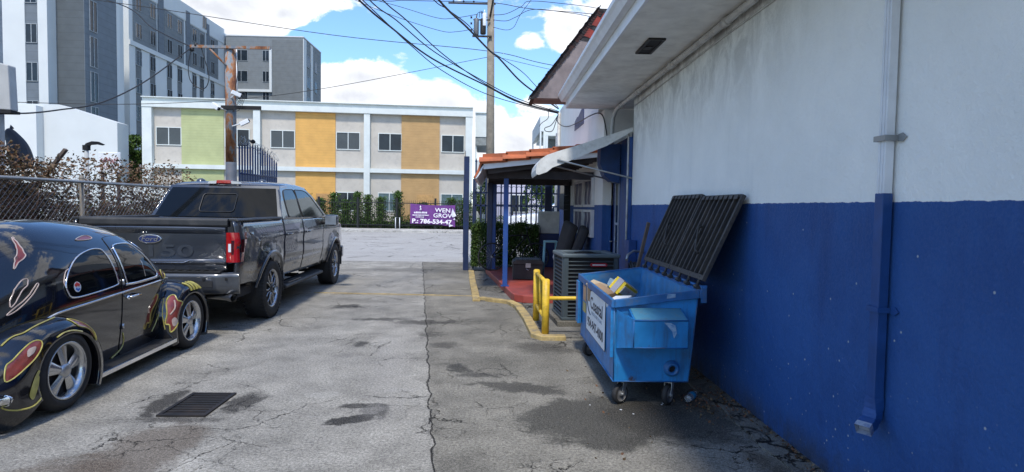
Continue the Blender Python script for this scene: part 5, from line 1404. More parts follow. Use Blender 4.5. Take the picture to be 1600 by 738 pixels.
# window masters
def awin_x(y, z, wdt, h, x=-38.80):
    b = B(O); t = .045
    b.box((x, y, z), (x+.07, y+wdt, z+t)); b.box((x, y, z+h-t), (x+.07, y+wdt, z+h)); b.box((x, y, z+t+.001), (x+.07, y+t, z+h-t-.001)); b.box((x, y+wdt-t, z+t+.001), (x+.07, y+wdt, z+h-t-.001)); b.box((x, y+wdt/2-.03, z+t+.001), (x+.07, y+wdt/2+.03, z+h-t-.001))
    f = b.obj('window', M_afr, ap)
    b = B(O); b.box((x+.002, y+t, z+t), (x+.035, y+wdt-t, z+h-t)); b.obj('pane', M_bwin, f); return f
def awin_y(x, z, wdt, h, y):
    b = B(O); t = .045
    b.box((x, y-.07, z), (x+wdt, y, z+t)); b.box((x, y-.07, z+h-t), (x+wdt, y, z+h)); b.box((x, y-.07, z+t+.001), (x+t, y, z+h-t-.001)); b.box((x+wdt-t, y-.07, z+t+.001), (x+wdt, y, z+h-t-.001)); b.box((x+wdt/2-.03, y-.07, z+t+.001), (x+wdt/2+.03, y, z+h-t-.001))
    f = b.obj('window', M_afr, ap)
    b = B(O); b.box((x+t, y-.035, z+t), (x+wdt-t, y-.002, z+h-t)); b.obj('pane', M_bwin, f); return f
m0 = awin_x(68.15, 22.2, 1.1, 1.6); m0_first = True
cols_ = (68.15, 70.9, 74.5, 76.9, 80.6, 82.6, 85.7)
for c_ in cols_:
    for z in (22.2, 19.2):
        if c_ == cols_[0] and z == 22.2: continue
        k_ = copy_tree(m0, ap); k_.location = (0, c_-68.15, z-22.2)
    for z in (16.3, 13.3, 10.3):
        k_ = copy_tree(m0, ap); k_.location = (-.045, c_-68.15, z-22.2)
        if c_ == cols_[0]: pass
    b = B(O); b.box((-38.849, c_, 8), (-38.842, c_+1.1, 18.19)); b.obj('grey_strip', M_ag3, ap)
for z in (24.6,):
    for c_ in (83.4,): k_ = copy_tree(m0, ap); k_.location = (0.0, c_-68.15, z-22.2)
m1 = awin_y(-37.0, 13.9, .92, 1.5, 50.06)
for z in (17.0, 10.9, 7.9): k_ = copy_tree(m1, ap); k_.location = (0, 0, z-13.9)
for z in (24, 21, 18, 15, 12, 9): awin_y(-40.25, z, .6, 2.2, 66.94)
for z in (15.4, 12.5, 9.65, 6.8): awin_x(51.6, z, .95, 2.5, -33.08)
# rear wing facing the camera
b = B(O); b.box((-38.6, 90.01, 0), (-27.6, 99, 25.4)); b.obj('rear_wing', M_ag2, ap)
b = B(O); b.box((-32.0, 89.9, 0), (-27.59, 90.009, 24.9)); b.box((-32.0, 89.95, 24.901), (-27.59, 90.009, 25.0)); b.obj('rear_bay', M_ag3, ap)
b = B(O); b.box((-32.35, 89.7, 17.5), (-32.01, 90.005, 23.6)); b.box((-37.9, 89.7, 17.5), (-32.351, 90.005, 17.85)); b.obj('white_frame', M_aw, ap)
b = B(O); b.box((-37.7, 89.9, 25.401), (-27.6, 90.1, 25.9)) if False else b.box((-38.6, 89.95, 25.401), (-27.55, 99, 25.55)); b.obj('coping', M_aw, ap)
for x, wdt in ((-37.35, 1.85), (-33.4, .95)):
    for z in (21.9, 18.95, 16.0): awin_y(x, z, wdt, 1.55, 90.009)
b = B(O); b.box((-27.59, 89.85, 0), (-27.50, 91.2, 25.2)); b.box((-27.59, 93.4, 0), (-27.5, 94.4, 25.2)); b.obj('side_trim', M_aw, ap)
for z in (21.6, 18.6, 15.6):
    for y in (91.6, 95.4): awin_x(y, z, 1.4, 1.7, -27.58)

# ================================================================== STREET FENCE, SHRUBS, BANNER
M_blkf = pm('black_iron', (.015, .017, .018), .5, .3, .2)
O = Vector((-6, 38.3, .13)); sf = thing('iron_street_fence', 'black iron picket fence along the far sidewalk in front of the shrubs', 'fence', O)
b = B(O)
xx = -16.0
while xx < 4.0: b.box((xx-.009, 38.29, .2), (xx+.009, 38.31, 1.9)); xx += .115
b.obj('picket', M_blkf, sf)
for z in (1.72, .35):
    b = B(O); b.box((-16, 38.275, z-.025), (4, 38.325, z+.025)); b.obj('rail', M_blkf, sf)
for i in range(9):
    x = -15.6+i*2.4; b = B(O); b.box((x-.06, 38.24, .13), (x+.06, 38.36, 2.05)); b.obj('post', M_blkf, sf)
random.seed(51)
shr = []
def shrub(x, y, h, w_, n, label, tall=True):
    O = Vector((x, y, .06)); t = thing('shrub', label, 'shrub', O, group='shrubs behind the iron street fence')
    def f():
        while True:
            a, r_, z = random.uniform(0, 2*PI), abs(random.gauss(0, .5)), random.uniform(.15, 1)
            if r_ < 1.1: return (x+w_*r_*math.cos(a)*(1.1-.35*z), y+w_*.7*r_*math.sin(a), .06+h*z*(1+.04*math.sin(a*3)))
    b = B(O); leaves(b, n, f, .11, .4); b.obj('foliage', L_green if random.random() < .6 else L_hedge, t, recalc=False)
    b = B(O)
    for k in range(9): b.tube([(x, y, .06), (x+random.gauss(0, w_*.3), y+random.gauss(0, .1), .06+h*.5), (x+random.gauss(0, w_*.5), y+random.gauss(0, .15), .06+h*.95)], .02, 4, r2=.006)
    b.obj('stem', M_bark, t)
lab = ['tall thin shrub by the black fence just right of the truck mirror', 'second tall shrub from the truck along the black fence', 'third tall shrub from the truck, below the orange panel edge', 'leafy shrub in front of the dark ground floor window', 'shrub behind the fence just right of the dark ground floor window', 'shrub under the white column between windows', 'bushy shrub below the curtained ground floor window', 'tall shrub left of the purple banner', 'shrub half hidden behind the purple banner', 'shrub at the right end of the purple banner', 'last shrub beside the navy gate post']
for i, (x, h, w__) in enumerate(((-11.7, 2.0, .38), (-10.9, 1.75, .4), (-10.1, 2.1, .42), (-9.3, 1.7, .45), (-8.6, 2.2, .4), (-7.9, 2.0, .42), (-7.1, 1.9, .45), (-6.0, 2.25, .4), (-4.4, 1.6, .6), (-2.6, 1.9, .5), (-1.8, 1.9, .5))):
    shrub(x, 39.0+random.uniform(-.15, .2), h*1.05, w__*1.15, 2600, lab[i])
O = Vector((-7, 39.1, .06)); lh = thing('low_hedge', 'low green hedge at the foot of the two-storey building behind the black fence', 'hedge', O)
def flh():
    x = random.uniform(-15, 3.5); return (x, 39.35+random.gauss(0, .25), .1+random.random()*(.85+.1*math.sin(x*2.3)))
b = B(O); leaves(b, 9000, flh, .11, .4); b.obj('foliage', L_green, lh, recalc=False)
b = B(O); b.box((-15, 39.3, .06), (3.5, 39.5, .55)); b.obj('core', pm('hedge_core', (.015, .028, .01), .9), lh)

# purple banner tied to the fence (torn right end)
O = Vector((-3.75, 38.2, .9)); bn_ = thing('purple_banner', 'torn purple vinyl banner with white lettering tied to the black street fence', 'banner', O)
M_pur = pm('banner_purple', (.14, .035, .20), .5, var=.12, scale=2.5)
M_purb = pm('banner_back', (.62, .62, .66), .6)
b = B(O)
bt_, tp_ = [], []
nx = 22; 
def bx_(t): return -5.14+t*2.78
def bdepth(t, s): return 38.19-.035*math.sin(t*19+s*2)-.02*math.sin(t*41)
rows = []
for s in range(9):
    s1 = s/8; rows.append([(bx_(t/nx), bdepth(t/nx, s1), lerp(.46+.0*t/nx, 1.70, s1)-.05*math.sin(t/nx*PI)*(s1)-.06*t/nx-(.10*max(0, t/nx-.62)*(1-s1)*3)) for t in range(nx+1)])
b.grid(rows)
b.obj('sheet', M_pur, bn_, recalc=False)
b = B(O); b.face([(-2.52, 38.13, 1.45), (-2.28, 38.12, .98), (-2.50, 38.11, .88), (-2.62, 38.12, 1.02)]); b.face([(-2.75, 38.13, .48), (-2.46, 38.12, .38), (-2.72, 38.12, .28)]); b.face([(-2.40, 38.13, .86), (-2.34, 38.12, .72), (-2.48, 38.12, .74)])
b.obj('folded_tear', M_purb, bn_, recalc=False)
rf = (PI/2, 0, 0)
M_wt = pm('banner_white', (.75, .72, .76), .5)
def bt(t, size, x, z, sx=1, bold=0, roll_=R(-1.5)): return text('lettering', t, size, M_wt, bn_, (x-O.x, 38.09-O.y, z-O.z), (PI/2, -roll_, 0), sx=sx, bold=bold, extrude=.001)
bt('P.: 786-534-47', .36, -3.80, .60, 1.16, .014)
bt('WEN', .36, -3.12, 1.30, 1.15, .005); bt('GROV', .36, -3.14, .97, 1.15, .005)
bt('LITTLE HAVEN', .10, -4.50, 1.16, 1.0) if False else None
bt('CHRISTIAN CENTER', .085, -4.50, 1.16, .95) if False else None
b = B(O)
for (xa, xb, z, h) in ((-4.90, -4.12, 1.16, .055), (-5.0, -4.0, 1.0, .035), (-4.8, -4.3, .88, .03)):
    x = xa; random.seed(int(z*100))
    while x < xb:
        wd = random.uniform(.025, .07); b.box((x, 38.088, z-h), (x+wd, 38.092, z+h*random.uniform(.6, 1))); x += wd+.02
b.tube([(-4.55, 38.09, 1.30), (-4.45, 38.09, 1.38), (-4.52, 38.09, 1.46), (-4.5, 38.09, 1.58)], .022, 6); b.lathe([(.0, -.002), (.05, 0), (0, .002)], (-4.5, 38.09, 1.50), 'y', 12); b.lathe([(.0, -.002), (.06, 0), (0, .002)], (-4.48, 38.09, 1.35), 'y', 12)
b.obj('emblem_and_small_print', M_wt, bn_)
# little white gate frame on the kerb
O = Vector((-5.75, 36.9, .13)); wf = thing('white_stake_frame', 'small white frame standing on the far kerb left of the purple banner', 'frame', O)
b = B(O); b.tube([(-5.85, 36.9, .13), (-5.85, 36.9, .85), (-5.6, 36.9, .85), (-5.6, 36.9, .13)], .022, 6); b.obj('frame', M_white, wf)

# ================================================================== TREES
def tree(name, label, x, y, h, w_, zc0, n, size, mat, trunk_r=.12, group=None):
    O = Vector((x, y, 0)); t = thing(name, label, 'tree', O, group=group)
    cl = [(x+random.uniform(-.6, .6)*w_, y+random.uniform(-.6, .6)*w_, random.uniform(zc0, h-.3*w_), random.uniform(.35, .6)*w_) for _ in range(16)]
    cl += [(x, y, lerp(zc0, h, .5), .7*w_)]
    def f():
        c = random.choice(cl); v = Vector((random.gauss(0, 1), random.gauss(0, 1), random.gauss(0, 1))).normalized()*c[3]*random.uniform(.7, 1.03)
        return (c[0]+v.x, c[1]+v.y, min(c[2]+v.z*.85, h))
    b = B(O); leaves(b, n, f, size, .4); b.obj('crown', mat, t, recalc=False)
    b = B(O); b.tube([(x, y, 0), (x+.05, y, zc0), (x, y, lerp(zc0, h, .7))], trunk_r, 8, r2=trunk_r*.3)
    for c in cl[:9]: b.tube([(x, y, zc0*.8), ((x+c[0])/2, (y+c[1])/2, (zc0+c[2])/2), (c[0], c[1], c[2])], trunk_r*.35, 6, r2=.015)
    b.obj('trunk', M_bark, t)
random.seed(61)
tree('leafy_tree', 'dense green tree squeezed between the sloped white building and the two-storey building', -25.2, 43.6, 7.3, 1.35, .8, 9000, .17, L_green)
tree('leafy_tree', 'green tree behind the navy fence between the white pickup and the porch', 3.4, 41, 4.6, 1.6, 1.6, 5000, .16, L_green)
tree('leafy_tree', 'young tree beside the annex, right behind the navy gate post', -.9, 42.6, 3.9, .8, 1.2, 2600, .14, L_green)

# ================================================================== UTILITY POLE & WIRES
M_conc = pm('weathered_wood_pole', (.24, .21, .165), .9, var=.2, scale=3, dirt=(.12, .10, .08), damt=.6, bump=.4, bscale=12)
UX, UY = -.33, 37.0
O = Vector((UX, UY, .13)); up = thing('utility_pole', 'tall grey-brown utility pole with transformers across the street', 'utility pole', O)
b = B(O); b.tube([(UX+.15, UY, .1), (UX, UY, 15.2)], .27, 16, r2=.20); b.obj('pole', M_conc, up)
b = B(O); b.tube([(UX-.02, UY-.25, 12.8), (UX+.5, UY-.25, 16)], .05, 6); b.obj('brace', M_iron, up)
M_trf = pm('transformer_grey', (.15, .16, .17), .5, .3, dirt=(.08, .05, .04), damt=.4)
for (dx, z, r_, h, mm, nm) in ((-.82, 11.7, .15, .95, M_trf, 'transformer'), (-.42, 11.75, .17, .9, M_iron, 'transformer'), (-.34, 12.2, .12, .75, M_white, 'capacitor')):
    b = B(O); b.lathe([(0, 0), (r_*.9, 0), (r_, .04), (r_, h-.06), (r_*.85, h), (0, h+.03)], (UX+dx, UY-.3-.1*(nm == 'capacitor'), z), 'z', 16)
    b.tube([(UX+dx, UY-.3, z+h), (UX+dx, UY-.3, z+h+.22)], .03, 6); tr_ = b.obj(nm, mm, up)
b = B(O); b.box((UX-1.05, UY-.33, 11.58), (UX+.1, UY-.25, 11.68)); b.box((UX-1.0, UY-.33, 12.55), (UX, UY-.27, 12.62)); b.box((UX-2.5, UY-.05, 13.58), (UX+.3, UY+.05, 13.66))
b.obj('bracket', M_iron, up)
b = B(O)
for z in (11.9, 12.3, 12.65): b.lathe([(0, 0), (.07, .02), (.04, .06), (.07, .1), (0, .14)], (UX-1.12, UY-.3, z), 'z', 10)
for x in (-2.2, -1.6, -1.0): b.lathe([(0, 0), (.06, .02), (.04, .05), (.06, .08), (0, .12)], (UX+x, UY, 13.68), 'z', 10)
for k in range(5): b.tube(spline([(UX-.8+.15*k, UY-.35, 12.7), (UX-.7+.1*k, UY-.35, 13.0+.1*math.sin(k)), (UX-.3, UY-.3, 12.9-.1*k)], 4), .016, 4)
b.obj('insulator', M_dark, up)

def wire(label, pts, r, n=8, name='overhead_wire', group='overhead wires'):
    b = B(pts[0]); b.tube(spline(pts, n), r, 6); return tag(b.obj(name, M_wire), label, 'wire', group)
WA = [(1.80, 17.2, 4.24), (0.63, 16.0, 4.31), (-0.25, 15.0, 4.54), (-1.35, 13.3, 4.74), (-1.98, 11.6, 4.92), (-2.28, 10.4, 4.99), (-2.85, 8.0, 5.25), (-3.6, 4.0, 5.8), (-4.2, 0, 6.4)]
WA2 = [(1.80, 17.2, 4.26), (0.63, 16.0, 4.39), (-0.26, 15.0, 4.62), (-1.30, 13.3, 4.88), (-1.84, 11.6, 5.02), (-2.13, 10.4, 5.02), (-2.6, 8.0, 5.35), (-3.2, 4.0, 5.9), (-3.9, 0, 6.5)]
WA3 = [(1.80, 17.2, 4.25), (0.63, 16.0, 4.34), (-0.26, 15.0, 4.58), (-1.10, 13.3, 4.82), (-1.66, 11.6, 5.03), (-1.96, 10.4, 5.08), (-2.4, 8.0, 5.4), (-2.9, 4.0, 6.0), (-3.6, 0, 6.6)]
WA4 = [(1.80, 17.2, 4.22), (0.96, 16.2, 4.22), (-0.25, 15.0, 4.34), (-1.15, 13.3, 4.5), (-1.65, 12.0, 4.69), (-1.88, 11.0, 4.76), (-2.18, 10.0, 4.90), (-2.75, 8.0, 5.14), (-3.5, 4.0, 5.7), (-4.1, 0, 6.3)]
wire('thick black cable sweeping from the roof corner to the upper left', WA, .017); wire('black service wire just above the thick cable of the left bundle', WA2, .011); wire('rightmost wire of the left bundle crossing the sky', WA3, .011); wire('lowest sagging wire of the left bundle', WA4, .009)
WB = [(1.78, 17.2, 4.36), (1.07, 16.0, 4.55), (0.58, 15.0, 4.68), (0.09, 14.0, 4.94), (-0.13, 13.5, 4.99), (-0.56, 12.3, 5.12), (-1.01, 11.0, 5.22), (-1.55, 9.0, 5.5), (-2.2, 5.0, 6.1), (-2.9, 0, 6.9)]
WB2 = [(1.78, 17.2, 4.40), (1.12, 16.0, 4.68), (0.62, 15.0, 4.90), (-0.17, 13.5, 5.03), (-0.52, 12.3, 5.15), (-0.90, 11.5, 5.22), (-1.14, 11.0, 5.26), (-1.7, 9.0, 5.5), (-2.4, 5.0, 6.2), (-3.1, 0, 7.0)]
wire('thick twisted black cable dropping past the utility pole to the roof corner', WB, .020); wire('thinner black wire beside the thick twisted cable at the utility pole', WB2, .009)
wire('slack black cable looping across the white upper wall', [(1.90, 10.25, 2.72), (1.87, 10.3, 2.95), (1.82, 10.3, 3.14), (1.79, 10.6, 3.24), (1.74, 11.2, 3.28), (1.76, 13.0, 3.40), (1.78, 15.0, 3.58), (1.77, 16.5, 3.82), (1.72, 17.0, 4.03), (1.80, 17.2, 4.23)], .011, name='slack_cable')
wire('loose black drip loop hanging beside the service mast', [(1.80, 17.2, 4.23), (1.6, 17.2, 3.91), (1.42, 17.2, 3.82), (1.44, 17.2, 3.73), (1.62, 17.2, 3.74), (1.71, 17.2, 3.97), (1.75, 17.2, 4.15)], .012, name='slack_cable')
wire('second thin drip loop beside the service mast', [(1.80, 17.2, 4.28), (1.52, 17.2, 4.35), (1.50, 17.2, 4.1), (1.32, 17.2, 3.95), (1.25, 17.2, 3.85)], .010, name='slack_cable')
wire('black wire from the rusty pole crossbar up to the top left', [(-16.7, 20.0, 8.58), (-9.84, 16.0, 6.65), (-7.9, 14.6, 5.58), (-6.69, 13.88, 5.0)], .014)
wire('black wire sagging from the rusty pole crossbar to the meter cabinet', [(-6.25, 8.12, 2.71), (-6.45, 8.7, 2.78), (-6.65, 9.6, 2.96), (-6.72, 10.8, 3.28), (-6.79, 12.3, 3.96), (-6.69, 13.88, 5.0)], .012)
wire('long thin power line crossing above the apartment block to the utility pole', [(-60, 37, 16.5), (-32.34, 37.0, 14.11), (-21.55, 37.0, 13.05), (-9.62, 37.0, 11.57), (-0.4, 37.0, 10.85), (3.49, 37.0, 10.1), (12.64, 37.0, 8.9), (40, 37, 9.5)], .020)
wire('thin wire rising from the two-storey roof to the utility pole', [(-22.84, 30.0, 6.18), (-18.06, 31.0, 6.35), (-13.59, 33.0, 7.04), (-9.1, 35.0, 8.16), (-0.45, 37.0, 10.5)], .016)
wire('top power line at the upper edge of the sky', [(-40, 37, 15.5), (-10.37, 37.0, 13.78), (-5.12, 37.0, 13.70), (-0.4, 37.0, 13.70), (2.09, 37.0, 13.4), (6.7, 37.0, 13.1), (16.44, 37.0, 12.02), (45, 37, 11)], .020)
wire('power line looping right from the transformers, upper one', [(-0.4, 36.8, 12.92), (0.57, 37.0, 13.06), (1.52, 37.0, 13.53), (2.08, 37.0, 13.85), (4.76, 37.0, 13.69), (12.5, 37.0, 13.06), (45, 37, 12)], .018)
wire('power line looping right from the transformers, middle one', [(-0.4, 36.8, 12.66), (0.58, 37.0, 12.65), (1.18, 37.0, 12.89), (2.28, 37.0, 13.37), (4.77, 37.0, 13.17), (12.53, 37.0, 12.3), (45, 37, 11.5)], .018)
wire('power line looping right from the transformers, lowest one', [(-0.4, 36.8, 12.28), (0.58, 37.0, 12.12), (1.08, 37.0, 12.32), (1.41, 37.0, 12.97), (2.08, 37.0, 13.92)], .016)
wire('three-way jumper wire left of the transformers, upper one', [(-9.5, 37, 14.2), (-6.0, 37, 13.4), (-3.6, 37, 12.75), (-2.6, 37, 12.72), (-1.12, 36.7, 12.9)], .016)
wire('jumper wire left of the transformers, lower one', [(-9.7, 37, 14.2), (-6.4, 37, 12.9), (-3.4, 37, 12.0), (-2.3, 37, 11.95), (-1.12, 36.7, 12.1)], .016)
wire('thin line from the utility pole to the far right below the others', [(-0.3, 37, 10.6), (3.6, 37, 9.8), (8, 37, 9.0), (30, 37, 8.6)], .014)
# ================================================================== VEHICLES
def wheel(parent, x, y, R_, wd, rim, side, style, rimmat, tyremat=None, lug=True):
    """x: outer face of the tyre; side +1/-1"""
    tyremat = tyremat or M_rubber
    c = (x-side*wd/2, y, R_)
    s = side; h = wd/2
    b = B(); b.lathe([(rim*.55, -h*s*.2), (rim*.97, h*s*.25), (rim*.97, h*s*.62)], c, 'x', 32)
    w_ = b.obj('wheel', M_dark, parent)
    b = B(); prof = [(rim, -h), (rim+.02, -h*1.03), (lerp(rim, R_, .6), -h*1.08), (R_-.025, -h*.98), (R_-.004, -h*.80), (R_, -h*.3), (R_, h*.3), (R_-.004, h*.80), (R_-.025, h*.98), (lerp(rim, R_, .6), h*1.08), (rim+.02, h*1.03), (rim, h*.92), (rim-.004, h*.7)]
    b.lathe(prof, c, 'x', 48)
    if lug:
        n = 46
        for k in range(n):
            for q in (-1, 1):
                a = 2*PI*(k+.25*(q+1))/n; ca, sa = math.cos(a), math.sin(a); r_ = R_-.006
                b.obox((c[0]+q*h*.80, c[1]+r_*ca, c[2]+r_*sa), (h*.42, .032, .018), (a-PI/2, 0, 0))
    for q in (.35,): b.lathe([(lerp(rim, R_, q)-.004, s*h*1.065), (lerp(rim, R_, q), s*h*1.085), (lerp(rim, R_, q)+.004, s*h*1.075)], c, 'x', 48)
    b.obj('tyre', tyremat, w_)
    xf = s*h
    b = B()
    if style == 'blade':
        b.lathe([(rim*.86, xf*.35), (rim*.90, xf*.8), (rim*.97, xf*.97), (rim*1.02, xf*1.0), (rim*1.02, xf*.9), (rim*.93, xf*.6)], c, 'x', 48)
        for k in range(5):
            a0 = 2*PI*k/5+.3
            def pt(r, da, xx): return (c[0]+xx, c[1]+r*math.cos(a0+da), c[2]+r*math.sin(a0+da))
            rows = []
            for i in range(7):
                t = i/6; r = lerp(rim*.20, rim*.90, t); wid = lerp(.030, .062, t**1.1)*rim/.215; xx = xf*lerp(.80, .58, t)
                rows.append([pt(r, -wid/r, xx-.012*s), pt(r, -wid*.6/r, xx), pt(r, 0, xx+.006*s), pt(r, wid*.6/r, xx), pt(r, wid/r, xx-.012*s)])
            b.grid(rows)
        rm = b.obj('rim', rimmat, w_)
        b = B(); b.lathe([(rim*.27, xf*.6), (rim*.25, xf*.85), (rim*.16, xf*.95), (0, xf*.98)], c, 'x', 24); b.obj('hub_cap', M_chrome2, w_)
        b = B(); b.lathe([(0, xf*.3), (rim*.9, xf*.3)], c, 'x', 32); b.obj('brake_shadow_disc', M_dark, w_)
    else:
        b.lathe([(rim*.90, xf*.55), (rim*.93, xf*.88), (rim*1.0, xf*.98), (rim*1.02, xf*.95), (rim*.97, xf*.6)], c, 'x', 48)
        for k in range(6):
            a0 = 2*PI*k/6+.26
            for q in (-1, 1):
                pts_ = []
                for i in range(6):
                    t = i/5; r = lerp(rim*.24, rim*.93, t); sp_ = q*(.02+.06*smoothstep(.35, 1, t))
                    ang_ = a0+sp_/max(r, .05)
                    pts_.append(Vector((c[0]+xf*lerp(.80, .72, t), c[1]+r*math.cos(ang_), c[2]+r*math.sin(ang_))))
                b.tube(pts_, .0105, 6)
            r = rim*.93; 
            b.tube([Vector((c[0]+xf*.72, c[1]+r*math.cos(a0+da), c[2]+r*math.sin(a0+da))) for da in (-.30, -.15, 0, .15, .30)], .009, 6)
        b.obj('rim', rimmat, w_)
        b = B(); b.lathe([(rim*.22, xf*.6), (rim*.21, xf*.86), (rim*.12, xf*.93), (0, xf*.94)], c, 'x', 20)
        for k in range(6):
            a0 = 2*PI*k/6+.26
            rows = []
            for i in range(5):
                t = i/4; r = lerp(rim*.22, rim*.92, t); wid = lerp(.022, .06, t)
                rows.append([Vector((c[0]+xf*lerp(.72, .60, t), c[1]+r*math.cos(a0+d/r), c[2]+r*math.sin(a0+d/r))) for d in (-wid, 0, wid)])
            b.grid(rows)
        b.obj('spoke_web', M_plastic_blk, w_)
        b = B(); b.lathe([(0, xf*.3), (rim*.92, xf*.3)], c, 'x', 32); b.obj('brake_disc', M_dark, w_)
    return w_

# ------------------------------------------------------------------ PICKUP
def make_truck(name, label, loc, rz_, paint, chrome_bits=True, badge=True):
    t = thing(name, label, 'pickup truck', loc, rz_)
    WR, WF = 1.16, 4.90
    def X(y, z):
        if z < 1.34:
            v = .995-.075*max(0, (.95-z)/.45)**1.6 - .03*smoothstep(1.12, 1.36, z) - .012*smoothstep(1.10, 1.06, z)*smoothstep(.80, .95, z)
        else:
            v = .962-(z-1.34)*.30-.12*max(0, (z-1.72))**1.0
        for wc in (WR, WF):
            r = math.hypot(y-wc, z-.41)
            if z < 1.15: v += .028*smoothstep(.66, .54, r)
        v -= .05*smoothstep(5.3, 5.8, y)
        v -= .03*smoothstep(.10, .0, y)*(z < 1.4)
        return v
    def arch(yc, z0, r=.50, n=14, fwd=False):
        a = math.asin(max(-1, min(1, (z0-.41)/r)))
        pts_ = [(yc+r*math.cos(lerp(a, PI-a, i/n)), .41+r*.98*math.sin(lerp(a, PI-a, i/n))) for i in range(n+1)]
        return pts_   # from front (+y) to rear
    ar = arch(WR, .56); af = arch(WF, .50)
    bed = [(.0, 1.37), (.0, .60)] + [] + ar[::-1] + [(1.70, .53), (1.70, 1.36)]
    rdoor = [(1.715, 1.355), (1.715, .52), (2.70, .50), (2.70, 1.345)]
    # rear door carries no arch: the wheel house sits ahead of it
    fdoor = [(2.715, 1.345), (2.715, .50), (3.95, .48), (3.98, .80), (4.02, 1.335)]
    fend = [(4.035, 1.335), (3.995, .80), (3.965, .48)] + af[::-1] + [(5.50, .50), (5.72, .52), (5.78, .80), (5.74, 1.10), (5.55, 1.19), (4.9, 1.26), (4.4, 1.31)]
    for s in (1, -1):
        bs = panel(bed, X, .07, .03, s).obj('bed_side', paint, t, recalc=False)
        rd = panel(rdoor, X, .07, .03, s).obj('door', paint, t, recalc=False)
        fd = panel(fdoor, X, .07, .03, s).obj('door', paint, t, recalc=False)
        panel(fend, X, .07, .03, s).obj('front_fender', paint, t, recalc=False)
        for d_, yy in ((rd, 1.83), (fd, 2.86)):
            b = B(); xx = X(yy, 1.16)
            b.tube([(s*(xx+.004), yy, 1.13), (s*(xx+.035), yy+.03, 1.135), (s*(xx+.038), yy+.17, 1.135), (s*(xx+.004), yy+.2, 1.13)], .016, 8); b.obj('handle', paint, d_)
        for d_, ya, yb in ((rd, 1.76, 2.68), (fd, 2.74, 3.9)):
            b = B(); b.grid([[(s*(X(y, z)+.012*(1-abs(z-.70)/.055)), y, z) for z in (.645, .68, .70, .72, .755)] for y in [lerp(ya, yb, i/10) for i in range(11)]]); b.obj('side_moulding', paint, d_)
        # greenhouse shell
        gh = [(1.71, 1.346), (2.02, 1.80), (2.12, 1.86), (2.5, 1.895), (3.1, 1.895), (3.45, 1.865), (3.75, 1.76), (4.30, 1.42), (4.40, 1.346)]
        panel(gh, X, .07, .02, s).obj('cab_frame', paint, t, recalc=False)
        Xg = lambda y, z: X(y, z)+.0045
        w1 = [(2.06, 1.39), (2.10, 1.70), (2.18, 1.79), (2.30, 1.815), (2.74, 1.825), (2.74, 1.375)]
        w2 = [(2.80, 1.375), (2.80, 1.825), (3.25, 1.825), (3.46, 1.80), (3.66, 1.71), (4.12, 1.42), (4.14, 1.37)]
        for w_, nm in ((w1, 'rear_side_window'), (w2, 'front_side_window')):
            g_ = panel(w_, Xg, .09, 0, s).obj(nm, M_glass_dark, t, recalc=False)
            b = B(); b.tube([(s*(Xg(y, z)+.002), y, z) for y, z in spline2(w_)], .0065, 5, closed=True); b.obj('window_trim', M_plastic_blk, g_)
        # wheel house lining
        for wc in (WR, WF):
            b = B(); rows = []
            for i in range(17):
                a = lerp(R(-12), R(192), i/16)
                rows.append([(s*.60, wc+.50*math.cos(a), .41+.49*math.sin(a)), (s*(X(wc+.50*math.cos(a), .41+.49*math.sin(a))-.004), wc+.50*math.cos(a), .41+.49*math.sin(a))])
            b.grid(rows); b.obj('wheel_house', M_dark, t)
            b = B(); rows = []
            for i in range(25):
                a = lerp(R(8), R(172), i/24); ys, zs = wc+.50*math.cos(a), .41+.49*math.sin(a); yo, zo = wc+.545*math.cos(a), .41+.535*math.sin(a)
                rows.append([(s*(X(ys, zs)+.001), ys, zs), (s*(X(ys, zs)+.024), wc+.512*math.cos(a), .41+.502*math.sin(a)), (s*(X(yo, zo)+.018), wc+.535*math.cos(a), .41+.525*math.sin(a)), (s*(X(yo, zo)+.001), yo, zo)])
            b.grid(rows); b.obj('wheel_arch_trim', paint, t)
        for wc in (WR, WF): wheel(t, s*1.005, wc, .41, .27, .262, s, 'y', M_truckrim)
        # running board
        b = B(); b.prism([(s*.80, .40), (s*.98, .37), (s*1.00, .34), (s*.98, .315), (s*.80, .34)], 'y', 1.80, 3.98)
        rb_ = b.obj('running_board', M_plastic_blk, t, bevel=.012)
        b = B(); 
        for y in (2.2, 3.0, 3.8): b.box((s*.6, y-.03, .36), (s*.82, y+.03, .42))
        b.obj('bracket', M_dark, rb_)
        b = B(); b.box((s*.86, 2.0, .385), (s*.965, 2.65, .392)); b.obj('step_pad', M_chrome2, rb_)
        # mirror
        b = B(); b.obox((s*1.16, 3.93, 1.30), (.24, .13, .20), (0, 0, R(-8)*s)); mr_ = b.obj('mirror', M_plastic_blk if not badge else paint, t, bevel=.045, seg=4)
        b = B(); b.tube([(s*.95, 3.98, 1.25), (s*1.08, 3.95, 1.27)], .035, 8); b.obj('mirror_arm', M_plastic_blk, mr_)
        b = B(); b.box((s*1.06, 3.855, 1.22), (s*1.26, 3.863, 1.385)); b.obj('mirror_glass', M_chrome2, mr_)
        # tail light
        b = B(); ya = -.018
        z0, z1 = .875, 1.235
        rows = []
        for i in range(9):
            z = lerp(z0, z1, i/8); fy = .12+.12*(z-z0)/(z1-z0)
            xo = X(.03, z)+.008
            rows.append([(s*.835, ya+.01, z), (s*.845, ya, z), (s*(xo-.05), ya+.002, z), (s*(xo-.012), ya+.018, z), (s*xo, ya+.05, z), (s*(X(fy, z)+.006), fy, z), (s*(X(fy, z)-.005), fy+.004, z)])
        b.grid(rows); tl = b.obj('tail_light', M_tail, t)
        b = B(); zz = 1.02; b.grid([[(s*.90, ya-.0025, z), (s*(X(.03, z)-.035), ya-.001, z)] for z in (.97, 1.14)], smooth=False); b.obj('dark_lens', pm('dark_red_lens', (.05, .004, .006), .1, coat=1), tl)
